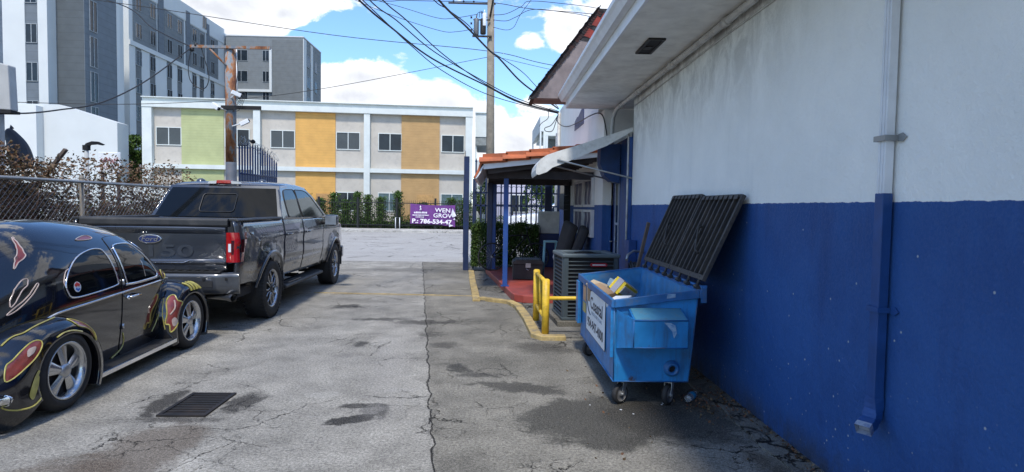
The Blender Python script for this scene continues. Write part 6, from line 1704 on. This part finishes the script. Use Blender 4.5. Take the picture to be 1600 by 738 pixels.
        b = B(); b.grid([[(s*(X(.06, z)+.0085), .06, z), (s*(X(.13, z)+.0085), .14, z)] for z in (.99, 1.15)], smooth=False); b.obj('dark_lens', pm('dark_red_lens', (.05, .004, .006), .1, coat=1), tl)
        b = B(); b.box((s*.865, ya-.006, 1.0), (s*.897, ya-.0015, 1.10)); b.obj('reverse_lens', M_white, tl)
    # roof and glass between the two sides
    def XR_(y):
        z = interp([(2.02, 1.80), (2.12, 1.86), (2.5, 1.895), (3.1, 1.895), (3.45, 1.865)], y); return X(y, z), z
    rows = []
    for y in (2.06, 2.12, 2.3, 2.6, 3.0, 3.3, 3.45, 3.52):
        x_, z_ = XR_(y); rows.append([(x_*math.sin(PI/2*k/8), y-.05*(abs(k)/8)**2*0, z_+.045*(1-(abs(k)/8)**2.5)) for k in range(-8, 9)])
    b = B(); b.grid(rows); rf_ = b.obj('roof', paint, t)
    def quadgrid(p00, p01, p10, p11, bow=0, n=8):
        rows = []
        for i in range(n+1):
            v = i/n; rows.append([Vector(p00).lerp(Vector(p01), u/n).lerp(Vector(p10).lerp(Vector(p11), u/n), v)+Vector((0, bow*(1-(2*u/n-1)**2), 0)) for u in range(n+1)])
        return rows
    b = B(); b.grid(quadgrid((-.955, 1.71, 1.35), (.955, 1.71, 1.35), (-.80, 2.07, 1.86), (.80, 2.07, 1.86), -.05)); bw = b.obj('cab_back', paint, t)
    b = B(); b.grid(quadgrid((-.89, 1.722, 1.385), (.89, 1.722, 1.385), (-.765, 2.030, 1.82), (.765, 2.030, 1.82), -.058)); rg = b.obj('rear_window', M_glass_dark, t)
    b = B()
    q = [(-.27, 1.47), (.27, 1.47), (.27, 1.73), (-.27, 1.73)]
    def rgp(x, z): tt = (z-1.385)/.435; return (x, lerp(1.722, 2.030, tt)-.066-.0*x, z)
    b.tube([rgp(x, z) for x, z in spline2([(-.25, 1.46), (.25, 1.46), (.25, 1.73), (-.25, 1.73)])], .006, 5, closed=True); b.obj('slider_frame', M_plastic_blk, rg)
    b = B(); b.grid(quadgrid((-.90, 4.36, 1.35), (.90, 4.36, 1.35), (-.79, 3.52, 1.86), (.79, 3.52, 1.86), .12)); b.obj('windshield', M_glass_dark, t)
    # third brake light
    b = B(); b.prism([(-.11, 1.885), (.11, 1.885), (.10, 1.935), (-.10, 1.935)], 'y', 1.985, 2.10); b.obj('brake_light', M_tail, t, bevel=.006)
    b = B(); b.prism([(-.24, 1.88), (-.115, 1.88), (-.105, 1.925), (-.22, 1.915)], 'y', 1.995, 2.08); b.obj('cargo_lamp', pm('lamp_lens', (.5, .52, .52), .2), t); b = B(); b.prism([(.24, 1.88), (.115, 1.88), (.105, 1.925), (.22, 1.915)], 'y', 1.995, 2.08); b.obj('cargo_lamp', pm('lamp_lens', (.5, .52, .52), .2), t)
    for x_, y_ in ((-.52, 2.42), (.40, 2.5)):
        b = B(); b.lathe([(.07, 0), (.065, .02), (.03, .045), (0, .05)], (x_, y_, 1.925), 'z', 14); b.obj('roof_antenna', paint, t, smooth=True)
    # hood
    b = B(); rows = []
    for i in range(11):
        y = lerp(4.34, 5.74, i/10); z = lerp(1.345, 1.16, (i/10)**1.3); x_ = X(y, min(z, 1.3))-.012
        rows.append([(x_*k/8, y+.03*(1-(k/8)**2), z-.06*(abs(k)/8)**6+.02*smoothstep(.3, .6, abs(k)/8)*(1-smoothstep(.75, 1, abs(k)/8))) for k in range(-8, 9)])
    b.grid(rows); b.obj('hood', paint, t)
    b = B(); b.box((-.85, 5.66, .50), (.85, 5.80, 1.14)); b.obj('grille', M_plastic_blk, t, bevel=.03)
    b = B(); b.box((-.96, 5.70, .46), (.96, 5.90, .72)); b.obj('front_bumper', M_chrome2 if not badge else paint, t, bevel=.05, seg=4)
    b = B(); b.box((.60, 5.62, .86), (.90, 5.805, 1.1)); b.box((-.90, 5.62, .86), (-.60, 5.805, 1.1)); b.obj('headlight', M_white, t, bevel=.02)
    # interior block, bed floor, chassis
    b = B(); b.box((-.86, 1.80, .50), (.86, 4.3, 1.33)); b.obj('cabin_interior', M_dark, t)
    b = B(); b.box((-.80, .05, .52), (.80, 1.70, .84)); b.box((-.55, -.0, .40), (.55, 5.6, .56)); b.tube([(-.8, WR, .40), (.8, WR, .40)], .07, 8); b.tube([(-.8, WF, .40), (.8, WF, .40)], .06, 8); b.obj('chassis', M_dark, t)
    b = B(); b.box((-.95, 1.64, .85), (.95, 1.70, 1.34)); b.obj('bed_front', M_plastic_blk, t)
    for s in (-1, 1):
        b = B(); b.prism([(s*.80, 1.372), (s*.965, 1.366), (s*.972, 1.385), (s*.94, 1.402), (s*.81, 1.40)], 'y', .02, 1.70); b.obj('bed_rail_cap', M_plastic_blk, t, bevel=.008)
    # tailgate
    b = B(); W2 = .828
    prof_ = [(.0, .775), (-.012, .78), (-.015, .84), (-.030, .865), (-.030, .885), (-.012, .905), (-.010, 1.03), (-.010, 1.215), (-.020, 1.235), (-.030, 1.262), (-.030, 1.285), (-.022, 1.30)]
    rows = [[(W2*k/10, y+.012*(k/10)**2, z) for k in range(-10, 11)] for y, z in prof_]
    b.grid(rows, smooth=False)
    b.box((-W2, .0125, .775), (W2, .06, 1.38)); tg = b.obj('tailgate', paint, t, bevel=.004, seg=2)
    b = B(); b.prism([(-.024, 1.301), (-.034, 1.325), (-.030, 1.385), (-.01, 1.405), (.075, 1.405), (.075, 1.301)], 'x', -.86, .86)
    b.obj('tailgate_spoiler', M_plastic_blk, tg, bevel=.01)
    if badge:
        text('embossed_lettering', 'F-150', .20, pm('emboss_grey', (.075, .084, .098), .35, .6), tg, (-.0, -.013, 1.0), (PI/2, 0, 0), sx=2.0, extrude=.006, bold=.003)
        b = B(); b.prism([(-.05+.135*math.cos(a*PI/16), 1.148+.054*math.sin(a*PI/16)) for a in range(32)], 'y', -.024, -.008); em = b.obj('emblem', M_chrome, tg, bevel=.003)
        b = B(); b.prism([(-.05+.122*math.cos(a*PI/16), 1.148+.043*math.sin(a*PI/16)) for a in range(32)], 'y', -.0262, -.0242); b.obj('emblem_field', pm('emblem_blue', (.015, .03, .12), .25, coat=1), em)
        text('emblem_script', 'Ford', .075, M_chrome, em, (-.05, -.0264, 1.148), (PI/2, 0, 0), sx=1.35, extrude=.0008, shear=.3)
        b = B(); b.box((.60, -.034, .838), (.72, -.029, .85)); b.obj('trim_badge', M_chrome, tg)
        b = B(); b.grid([[(x, -.0315, z) for x in (.30, .42, .50, .82)] for z in (.0,)]) if False else None
        b.tube([(-.82, -.021, .868), (.34, -.031, .868), (.42, -.031, .90), (.82, -.022, .905)], .0055, 6); b.obj('chrome_line', M_chrome2, tg)
    # bumper
    b = B()
    def bump_sec(x):
        c = 1-.0*abs(x); yb = -.125+.10*smoothstep(.72, 1.0, abs(x)); 
        return [(x, .02, .745), (x, yb+.05, .755), (x, yb+.005, .735), (x, yb, .70), (x, yb+.012, .62), (x, yb+.004, .57), (x, yb+.03, .50), (x, .02, .49)]
    b.grid([bump_sec(x) for x in (-.985, -.96, -.9, -.8, -.72, -.5, -.25, 0, .25, .5, .72, .8, .9, .96, .985)]); 
    for x in (-.985, .985): b.face(bump_sec(x))
    bp_ = b.obj('rear_bumper', M_bumper, t)
    b = B(); b.box((-.80, -.10, .757), (.80, .012, .77)); 
    for i in range(16): b.box((-.76+i*.1, -.095, .7705), (-.70+i*.1, .0, .776))
    b.obj('step_pad', M_plastic_blk, bp_)
    b = B(); b.grid([[(x, -.126+.10*smoothstep(.72, 1.0, abs(x)), z) for x in (-.72, -.3, .3, .72)] for z in (.585, .665)], smooth=False); b.obj('bumper_recess', M_plastic_blk, bp_)
    for x in (-.60, .62, .86):
        b = B(); b.lathe([(.017, -.004), (.02, 0), (.017, .003)], (x, -.128+.10*smoothstep(.72, 1, abs(x)), .68), 'y', 12); b.lathe([(.0, -.002), (.015, -.002)], (x, -.130+.10*smoothstep(.72, 1, abs(x)), .68), 'y', 12); b.obj('parking_sensor', M_dark, bp_)
    b = B(); b.box((-.16, -.135, .58), (.16, -.128, .70)); b.obj('number_plate', M_white, bp_) if badge is False else b.bm.free()
    # exhaust
    b = B(); b.tube([(.30, .4, .43), (.55, .15, .44), (.80, .0, .45), (.92, -.06, .45)], .036, 12, cap=False); b.tube([(.88, -.035, .45), (.945, -.075, .45)], .045, 14, cap=False); b.obj('exhaust', M_chrome2, t)
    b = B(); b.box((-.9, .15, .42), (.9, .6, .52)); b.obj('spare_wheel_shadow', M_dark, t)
    # mud flap
    b = B(); b.box((.76, WR+.46, .30), (1.0, WR+.475, .60)); b.obj('mud_flap', M_plastic_blk, t)
    b = B(); b.box((.78, WF+.44, .35), (1.03, WF+.455, .62)); b.obj('mud_flap', M_plastic_blk, t)
    return t
def spline2(p, n=5, sharp=True):
    """closed rounded outline in 2D"""
    out = []; k = len(p)
    for i in range(k):
        a, b_, c = Vector(p[i-1]), Vector(p[i]), Vector(p[(i+1) % k])
        r = min(.05, (a-b_).length*.4, (c-b_).length*.4)
        q0 = b_+(a-b_).normalized()*r; q1 = b_+(c-b_).normalized()*r
        for j in range(n+1):
            t = j/n; out.append(((1-t)**2*q0+2*t*(1-t)*b_+t*t*q1)[:])
    return out
def car_paint(name, c, metal=.0, rough=.28, var=.05, flake=.0, dust=.35):
    m = pm(name, c, rough, metal, var, 2.0, coat=1, dirt=(c[0]*1.3+.03, c[1]*1.3+.03, c[2]*1.3+.03), dscale=3, damt=dust, rvar=.08)
    return m
M_tail = pm('tail_red', (.36, .008, .010), .10, 0, .08, coat=1, rvar=.03)
M_truckpaint = car_paint('grey_metallic_paint', (.055, .062, .074), .6, .28, dust=.3)
M_bumper = car_paint('bumper_grey', (.06, .066, .076), .5, .4)
M_truckrim = pm('machined_rim', (.42, .43, .45), .25, .9, .1)
tk = make_truck('pickup_truck', 'dark grey four-door pickup truck parked facing the street with its tailgate toward the camera', (-4.045, 7.45, 0), R(1.4), M_truckpaint)
wt_ = make_truck('white_pickup', 'white pickup parked on the street behind the navy fence and hedge', (6.4, 27.0, 0), R(90), car_paint('white_car_paint', (.70, .71, .72), 0, .3), badge=False)

# ------------------------------------------------------------------ BEETLE-SHAPED CAR
M_blk = pm('gloss_black_paint', (.006, .0065, .009), .10, 0, .15, 3, coat=1, rvar=.05, dirt=(.012, .012, .014), damt=.4)
CB = thing('classic_car', 'rounded black classic two-door car with painted red and yellow flames and chrome trim', 'car', (-3.95, 4.62, 0), R(1.2))
ZT = [(-.66, .28), (-.64, .50), (-.56, .80), (-.40, 1.03), (-.18, 1.22), (.05, 1.35), (.3, 1.42), (.6, 1.435), (.9, 1.42), (1.2, 1.39), (1.42, 1.35), (1.60, 1.25), (1.75, 1.08), (1.88, .95), (2.0, .905), (2.2, .84), (2.4, .72), (2.54, .56), (2.62, .40), (2.64, .3)]
ZBt = [(-.66, .27), (-.5, .45), (-.3, .58), (0, .68), (.25, .73), (1.6, .79), (1.88, .80), (2.2, .70), (2.45, .52), (2.64, .28)]
WB_ = [(-.66, .10), (-.6, .28), (-.45, .42), (-.2, .52), (.1, .58), (.5, .60), (1.5, .60), (1.75, .59), (1.9, .55), (2.2, .44), (2.45, .33), (2.58, .20), (2.64, .08)]
rows = []
ys = [-.66, -.655, -.64, -.61, -.57]+[-.52+.06*i for i in range(52)]+[2.62, 2.64]
ys = sorted(set([round(y, 3) for y in ys if y <= 2.64]))
for y in ys:
    zt, zb, wb = interp(ZT, y), interp(ZBt, y), interp(WB_, y)
    half = [(wb*.93, .17), (wb*.97, lerp(.17, zb, .33)), (wb*.99, lerp(.17, zb, .66)), (wb, zb)]
    for k in range(1, 15):
        a = PI/2*k/14; n = 2.15
        half.append((wb*abs(math.cos(a))**(2/n) if k < 14 else 0, zb+(zt-zb)*math.sin(a)**(2/n)))
    rows.append([(x, y, z) for x, z in half]+[(-x, y, z) for x, z in half[-2::-1]])
b = B(); b.grid(rows); b.face(rows[0]); b.face(rows[-1])
body = b.obj('body', M_blk, CB, weld=True)
bvh_body = BVHTree.FromPolygons([v.co for v in body.data.vertices], [p.vertices for p in body.data.polygons])
def fender(yc, R1, R2, a0, a1, side, x_in, x_out, name='fender'):
    rows = []; n = 40
    for i in range(n+1):
        ph = lerp(a0, a1, i/n); r1, r2 = interp(R1, ph), interp(R2, ph); cy, sy__ = math.cos(R(ph)), math.sin(R(ph))
        row = []
        for k in range(13):
            tt = PI/2*k/12; x = x_in+(x_out-x_in)*math.sin(tt)**.85; r = r1+.02+(r2-r1-.02)*math.cos(tt)**.8 if k < 12 else r1+.02
            row.append((side*x, yc+r*cy, .30+r*sy__))
        row.append((side*(x_out+.004), yc+(r1+.008)*cy, .30+(r1+.008)*sy__)); row.append((side*(x_out-.012), yc+r1*cy, .30+r1*sy__)); row.append((side*x_in, yc+(r1+.0)*cy, .30+(r1+.0)*sy__))
        rows.append(row)
    b = B(); b.grid(rows); b.face(rows[0]); b.face(rows[-1])
    return b.obj(name, M_blk, CB)
R1r = [(-30, .46), (0, .44), (30, .38), (60, .31), (90, .265), (120, .255), (150, .25), (180, .25), (215, .25)]
R2r = [(-30, .60), (0, .585), (30, .53), (60, .46), (90, .405), (120, .43), (150, .51), (180, .58), (215, .58)]
R1f = [(-35, .36), (0, .34), (45, .31), (90, .30), (135, .33), (180, .36), (215, .38)]
R2f = [(-35, .47), (0, .47), (45, .46), (90, .455), (120, .48), (150, .50), (180, .475), (215, .47)]
bv = {}
for s in (1, -1):
    fr_ = fender(0, R1r, R2r, -26, 212, s, .46, .745, 'rear_fender'); ff = fender(2.12, R1f, R2f, -32, 206, s, .44, .735, 'front_fender')
    if s == 1:
        bv['r'] = BVHTree.FromPolygons([v.co for v in fr_.data.vertices], [p.vertices for p in fr_.data.polygons])
        bv['f'] = BVHTree.FromPolygons([v.co for v in ff.data.vertices], [p.vertices for p in ff.data.polygons]); FR, FF = fr_, ff
    for yc in (0, 2.12):
        b = B(); b.lathe([(.0, 0), (.27, 0), (.27, s*.2)], (s*.47, yc, .30), 'x', 24); b.obj('wheel_house', M_dark, CB)
        wheel(CB, s*.735 if yc == 0 else s*.715, yc+(.075 if yc == 0 else 0), .30, .185 if yc == 0 else .165, .215, s, 'blade', pm('polished_alloy', (.52, .53, .54), .22, .9, .1), lug=False)
    # running board
    b = B(); b.prism([(.50, .135), (1.72, .155), (1.72, .195), (.50, .175)], 'x', s*.50, s*.725); rb2 = b.obj('running_board', M_plastic_blk, CB, bevel=.008)
    b = B(); b.prism([(.48, .128), (1.74, .150), (1.74, .190), (.48, .168)], 'x', s*.726, s*.738); b.obj('chrome_edge', M_chrome, rb2, bevel=.004)
    # bumpers wrap
b = B(); b.tube([(.70, -.50, .25), (.66, -.66, .27), (.4, -.74, .28), (0, -.76, .28), (-.4, -.74, .28), (-.66, -.66, .27), (-.70, -.50, .25)], .038, 12); b.obj('rear_bumper', M_chrome, CB)
b = B(); b.lathe([(.0, -.03), (.03, -.028), (.045, .0), (.04, .02)], (.70, -.46, .25), 'y', 12) if False else b.tube([(.70, -.50, .25), (.705, -.44, .25)], .040, 12, r2=.01); b.obj('bumper_tip', M_chrome, CB)
b = B(); b.tube([(.55, 2.50, .33), (.3, 2.66, .34), (0, 2.69, .34), (-.3, 2.66, .34), (-.55, 2.50, .33)], .03, 10); b.obj('front_bumper', M_chrome, CB)
for s in (1, -1):
    b = B(); b.lathe([(.0, .06), (.05, .055), (.085, .02), (.09, -.04), (.06, -.12)], (s*.55, 2.46, .58), 'y', 20); b.obj('headlight', M_chrome, CB)

def cast_side(bvhs, y, z, off=.003, side=1):
    best = None
    for q in bvhs:
        h, n, i, d = q.ray_cast(Vector((3, y, z)), Vector((-1, 0, 0)))
        if h is not None and (best is None or d < best[2]): best = (h, n, d)
    if best is None: return None
    n = best[1]; 
    if n.x < 0: n = -n
    return Vector((best[0].x+off, best[0].y, best[0].z))
def cast_dir(bvhs, P, d, off):
    best = None
    for q in bvhs:
        h, n, i, dd = q.ray_cast(Vector(P)-Vector(d)*4, Vector(d))
        if h is not None and (best is None or dd < best[1]): best = (h, dd)
    return None if best is None else best[0]-Vector(d)*off
def decal(name, outline, bvhs, mat, parent, off=.003, rings=9, proj=None, side=1):
    proj = proj or (lambda a, c, o: cast_side(bvhs, a, c, o))
    k = len(outline); c = (sum(p[0] for p in outline)/k, sum(p[1] for p in outline)/k)
    V_ = []
    for i in range(rings+1):
        s_ = 1-i/rings; 
        if i == rings: s_ = .001
        V_.append([proj(lerp(c[0], p[0], s_), lerp(c[1], p[1], s_), off) for p in outline])
    last = None
    for r_ in V_:
        for j, p in enumerate(r_):
            if p is None: r_[j] = last or next((q for q in r_ if q is not None), Vector((0, 0, 0)))
            last = r_[j]
    b = B(); b.grid(V_, closed=True)
    if side < 0: 
        for v in b.bm.verts: v.co.x *= -1
    return b.obj(name, mat, parent, recalc=True)
def dline(name, outline, bvhs, mat, parent, r=.004, off=.002, closed=True, proj=None, side=1):
    proj = proj or (lambda a, c, o: cast_side(bvhs, a, c, o))
    pts_ = [proj(a, c, off) for a, c in outline]; pts_ = [p for p in pts_ if p is not None]
    if len(pts_) < 2: return None
    b = B(); b.tube(pts_, r, 6, closed=closed)
    if side < 0:
        for v in b.bm.verts: v.co.x *= -1
    return b.obj(name, mat, parent)
def csp(p, n=5):
    P = [Vector((*q, 0)) for q in p]; out = []; k = len(P)
    for i in range(k):
        p0, p1, p2, p3 = P[i-1], P[i], P[(i+1) % k], P[(i+2) % k]
        for j in range(n):
            t = j/n; v = .5*((2*p1)+(-p0+p2)*t+(2*p0-5*p1+4*p2-p3)*t*t+(-p0+3*p1-3*p2+p3)*t**3); out.append((v.x, v.y))
    return out
def osp(p, n=5): return [(v.x, v.y) for v in spline([(*q, 0) for q in p], n)]
qwin = [(.30, .87), (.30, .94), (.38, 1.04), (.52, 1.125), (.70, 1.17), (.84, 1.175), (.90, 1.14), (.935, 1.0), (.955, .88), (.93, .845), (.64, .82), (.36, .815)]
dwin = [(1.085, .845), (1.06, .98), (1.06, 1.14), (1.11, 1.19), (1.30, 1.195), (1.40, 1.17), (1.50, 1.08), (1.61, .91), (1.62, .865), (1.58, .845), (1.35, .835), (1.13, .83)]
for s in (1, -1):
    door_ol = [(1.025, .19), (1.025, .6), (1.02, 1.0), (1.03, 1.22), (1.09, 1.262), (1.30, 1.265), (1.45, 1.24), (1.58, 1.10), (1.70, .90), (1.73, .75), (1.73, .45), (1.71, .30), (1.60, .20), (1.3, .19)]
    dr_ = decal('door', csp(door_ol, 4), [bvh_body], M_blk, CB, .0045, 14, side=s)
    dline('door_seam', csp(door_ol, 4), [bvh_body], M_dark, dr_, .0028, .0035, side=s)
    gl = decal('quarter_window', csp(qwin), [bvh_body], M_glass_dark, CB, .008, 9, side=s); dline('chrome_trim', csp(qwin), [bvh_body], M_chrome, gl, .0068, .009, side=s)
    gl2 = decal('door_window', csp(dwin), [bvh_body], M_glass_dark, dr_, .011, 9, side=s); dline('window_trim', csp(dwin), [bvh_body], M_chrome, dr_, .0075, .012, side=s)
    dline('vent_window_bar', [(1.40, .87), (1.40, 1.0), (1.395, 1.19)], [bvh_body], M_chrome2, dr_, .005, .013, closed=False, side=s)
    dline('window_sill', osp([(1.06, .832), (1.3, .827), (1.64, .840)]), [bvh_body], M_chrome, dr_, .012, .009, closed=False, side=s)
    dline('belt_moulding', osp([(-.02, .66), (.10, .70), (.25, .727), (.6, .745), (1.0, .765), (1.4, .78), (1.74, .795)]), [bvh_body], M_chrome, CB, .011, .004, closed=False, side=s)
    b = B(); b.tube([(s*.605, 1.10, .705), (s*.645, 1.12, .715), (s*.648, 1.24, .72), (s*.605, 1.26, .715)], .011, 8); b.lathe([(.022, 0), (.02, s*.02), (0, s*.024)], (s*.60, 1.11, .705), 'x', 12); b.obj('door_handle', M_chrome, dr_)
# hinge knobs
b = B(); 
for z in (.86, .45):
    p = cast_side([bvh_body], 1.03, z, .01); b.tube([p-Vector((0, .0, .025)), p+Vector((0, 0, .025))], .011, 8)
b.obj('hinge', M_chrome2, CB)
# round sticker on the quarter window
def circ(cy, cz, r, n=20, e=1.): return [(cy+r*math.cos(2*PI*i/n), cz+r*e*math.sin(2*PI*i/n)) for i in range(n)]
st_ = decal('round_sticker', circ(.41, .895, .042), [bvh_body], pm('sticker_white', (.62, .66, .70), .4), CB, .0125, 3)
decal('sticker_red', [(.375, .915), (.41, .935), (.445, .915), (.43, .895), (.41, .905), (.39, .895)], [bvh_body], pm('sticker_red', (.45, .03, .03), .4), st_, .0140, 2)
decal('sticker_blue', [(.38, .88), (.40, .895), (.41, .875), (.42, .89), (.44, .875), (.41, .86)], [bvh_body], pm('sticker_blue', (.03, .12, .45), .4), st_, .0140, 2)
# split oval rear window with frame
ex, es, dn_ = Vector((1, 0, 0)), Vector((0, .62, .785)), Vector((0, .785, -.62))
def proj_back(a, c, o): return cast_dir([bvh_body], Vector((0, .10, 1.12))+ex*a+es*c, dn_, o)
ow = csp([(-.30, 0), (-.27, .085), (-.12, .125), (0, .13), (.12, .125), (.27, .085), (.30, 0), (.27, -.085), (.12, -.12), (0, -.125), (-.12, -.12), (-.27, -.085)], 4)
rw = decal('rear_window', ow, [bvh_body], M_glass_dark, CB, .006, 8, proj=proj_back); dline('window_trim', ow, [bvh_body], M_chrome, rw, .008, .007, proj=proj_back)
dline('window_bar', [(0, -.12), (0, 0), (0, .12)], [bvh_body], M_blk, rw, .012, .008, closed=False, proj=proj_back)
# windscreen
wsd = Vector((0, -.82, -.57)); wes = Vector((0, -.57, .82))
def proj_front(a, c, o): return cast_dir([bvh_body], Vector((0, 1.72, 1.12))+ex*a+wes*c, wsd, o)
ws = csp([(-.42, -.15), (-.44, .05), (-.34, .14), (0, .17), (.34, .14), (.44, .05), (.42, -.15), (0, -.18)], 4)
dw = decal('windshield', ws, [bvh_body], M_glass_dark, CB, .006, 8, proj=proj_front); dline('window_trim', ws, [bvh_body], M_chrome, dw, .008, .007, proj=proj_front)
# wiper and mirror

# painted flames: closed outlines on the bodywork, snapped to the nearest sheet metal
M_fy = pm('flame_yellow', (.42, .37, .09), .35, 0, .25, 20, coat=.6); M_fr = pm('flame_red', (.20, .035, .025), .3, 0, .35, 14, coat=.8, dirt=(.08, .03, .03), dscale=10, damt=.6); M_fp = pm('flame_pale', (.45, .36, .32), .35, 0, .2, 20, coat=.5)
ALLB = [bvh_body, bv['r'], bv['f']]
def snap(p, off, bvs=ALLB):
    best = None
    for q in bvs:
        h, n, i, d = q.find_nearest(p)
        if h is not None and (best is None or d < best[1]): best = (h, d, n)
    h, d, n = best
    if n.dot(Vector((1, -.4, .5))) < 0: n = -n
    return h+n*off
def sp3(P, closed, n=4):
    P = [Vector(p) for p in P]
    if not closed: return spline(P, n)
    k = len(P); out = []
    for i in range(k):
        p0, p1, p2, p3 = P[i-1], P[i], P[(i+1) % k], P[(i+2) % k]
        for j in range(n):
            t = j/n; out.append(.5*((2*p1)+(-p0+p2)*t+(2*p0-5*p1+4*p2-p3)*t*t+(-p0+3*p1-3*p2+p3)*t**3))
    return out
def fill3(name, P, mat, parent, off=.004, rings=7):
    P = sp3(P, True); c = sum(P, Vector())/len(P)
    b = B(); b.grid([[snap(c.lerp(p, max(.01, 1-i/rings)), off) for p in P] for i in range(rings+1)], closed=True); return b.obj(name, mat, parent)
def line3(name, P, mat, parent, r=.005, off=.003, closed=True):
    b = B(); b.tube([snap(p, off) for p in sp3(P, closed)], r, 5, closed=closed); return b.obj(name, mat, parent)
def flame(P, fill=M_fr, line=M_fy, r=.0042):
    ff_ = fill3('flame_paint', P, fill, CB) if fill else None
    line3('flame_outline', P, line, ff_ or CB, r, .005); return ff_
FB = flame([(0.677, -0.458, 0.475), (0.693, -0.414, 0.508), (0.703, -0.339, 0.561), (0.712, -0.253, 0.6), (0.732, -0.206, 0.594), (0.744, -0.211, 0.554), (0.745, -0.272, 0.49), (0.742, -0.373, 0.431), (0.728, -0.448, 0.39), (0.702, -0.494, 0.381)], r=.0048)
fill3('flame_core', [(0.723, -0.313, 0.555), (0.736, -0.257, 0.564), (0.742, -0.282, 0.527), (0.737, -0.334, 0.507)], M_fp, FB, .007)
fill3('flame_streak', [(0.745, -0.31, 0.20), (0.745, -0.27, 0.27), (0.745, -0.245, 0.37), (0.745, -0.265, 0.39), (0.745, -0.31, 0.33), (0.745, -0.345, 0.24)], M_fy, CB, .005)
flame([(0.676, 0.15, 0.672), (0.71, 0.24, 0.655), (0.73, 0.33, 0.61), (0.74, 0.385, 0.545), (0.744, 0.394, 0.464), (0.744, 0.354, 0.539), (0.743, 0.285, 0.587), (0.737, 0.186, 0.622)])
line3('flame_line', [(0.75, -.06, 0.585), (0.75, .02, 0.605), (0.75, 0.12, 0.60), (0.75, 0.22, 0.57)], M_fy, CB, .006, .004, False)
line3('flame_line', [(0.588, -0.377, 0.591), (0.597, -0.291, 0.635), (0.629, -0.22, 0.653), (0.63, -0.088, 0.681), (0.62, 0.103, 0.698)], M_fy, CB, .006, .004, False)
line3('flame_line', [(0.586, 1.038, 0.392), (0.576, 1.066, 0.301), (0.569, 1.027, 0.238), (0.561, 0.9, 0.187)], M_fy, CB, .006, .006, False)
FP_ = flame([(0.649, 1.784, 0.619), (0.682, 1.812, 0.621), (0.717, 1.801, 0.569), (0.738, 1.86, 0.537), (0.738, 1.82, 0.42), (0.733, 1.729, 0.314), (0.7, 1.687, 0.263), (0.691, 1.681, 0.336), (0.658, 1.668, 0.353), (0.666, 1.686, 0.448), (0.64, 1.729, 0.566)], r=.007)
fill3('flame_core', [(0.706, 1.695, 0.381), (0.724, 1.721, 0.409), (0.737, 1.756, 0.356), (0.721, 1.702, 0.319)], M_fp, FP_, .007)
line3('flame_core_line', [(0.70, 1.77, 0.58), (0.71, 1.75, 0.50), (0.69, 1.70, 0.44)], M_fp, FP_, .007, .006, False)
for k in range(5):
    y = 2.02+.065*k; line3('flame_streak', [(0.66, y, 0.73), (0.70, y+.03, 0.70), (0.735, y+.05, 0.64)], M_fy, CB, .013, .002, False)
line3('flame_line', [(0.608, 1.742, 0.597), (0.628, 1.672, 0.45), (0.655, 1.667, 0.293)], M_fy, CB, .006, .004, False)
line3('flame_line', [(0.6, 1.667, 0.457), (0.581, 1.628, 0.379), (0.572, 1.557, 0.295)], M_fy, CB, .005, .006, False)
flame([(0.456, -0.148, 0.859), (0.438, -0.095, 0.916), (0.428, -0.02, 0.972), (0.444, 0.016, 0.979), (0.462, -0.004, 0.948), (0.465, -0.058, 0.911), (0.477, -0.107, 0.862), (0.478, -0.164, 0.816)], fill=M_blk, line=M_fp, r=.0045)
flame([(0.483, -0.203, 0.768), (0.491, -0.141, 0.812), (0.5, -0.079, 0.848), (0.499, -0.001, 0.903), (0.491, 0.059, 0.953), (0.502, 0.064, 0.94), (0.512, -0.006, 0.881), (0.511, -0.082, 0.825), (0.501, -0.155, 0.782)], fill=None, line=M_fp, r=.0045)
flame([(0.23, 0.175, 1.19), (0.26, 0.165, 1.175), (0.32, 0.133, 1.128), (0.352, 0.102, 1.097), (0.352, 0.047, 1.066), (0.366, -0.007, 1.027), (0.335, 0.022, 1.058), (0.31, 0.09, 1.110)], line=M_fp)
flame([(0.404, 0.667, 1.239), (0.385, 0.782, 1.271), (0.386, 0.874, 1.277), (0.413, 0.893, 1.254), (0.417, 0.763, 1.239)], line=M_fp)
line3('flame_line', [(0.523, 0.383, 1.035), (0.527, 0.338, 1.014), (0.553, 0.29, 0.949), (0.568, 0.293, 0.91)], M_fp, CB, .004, .004, False)
flame([(0.56, 1.74, 0.885), (0.55, 1.80, 0.885), (0.555, 1.86, 0.85), (0.584, 1.80, 0.80), (0.59, 1.74, 0.83)])
line3('flame_line', [(0.745, -0.14, .26), (0.74, -0.28, 0.16), (0.73, -0.40, 0.155), (0.713, -0.50, 0.18), (0.70, -.55, .22)], M_fy, CB, .006, .004, False)
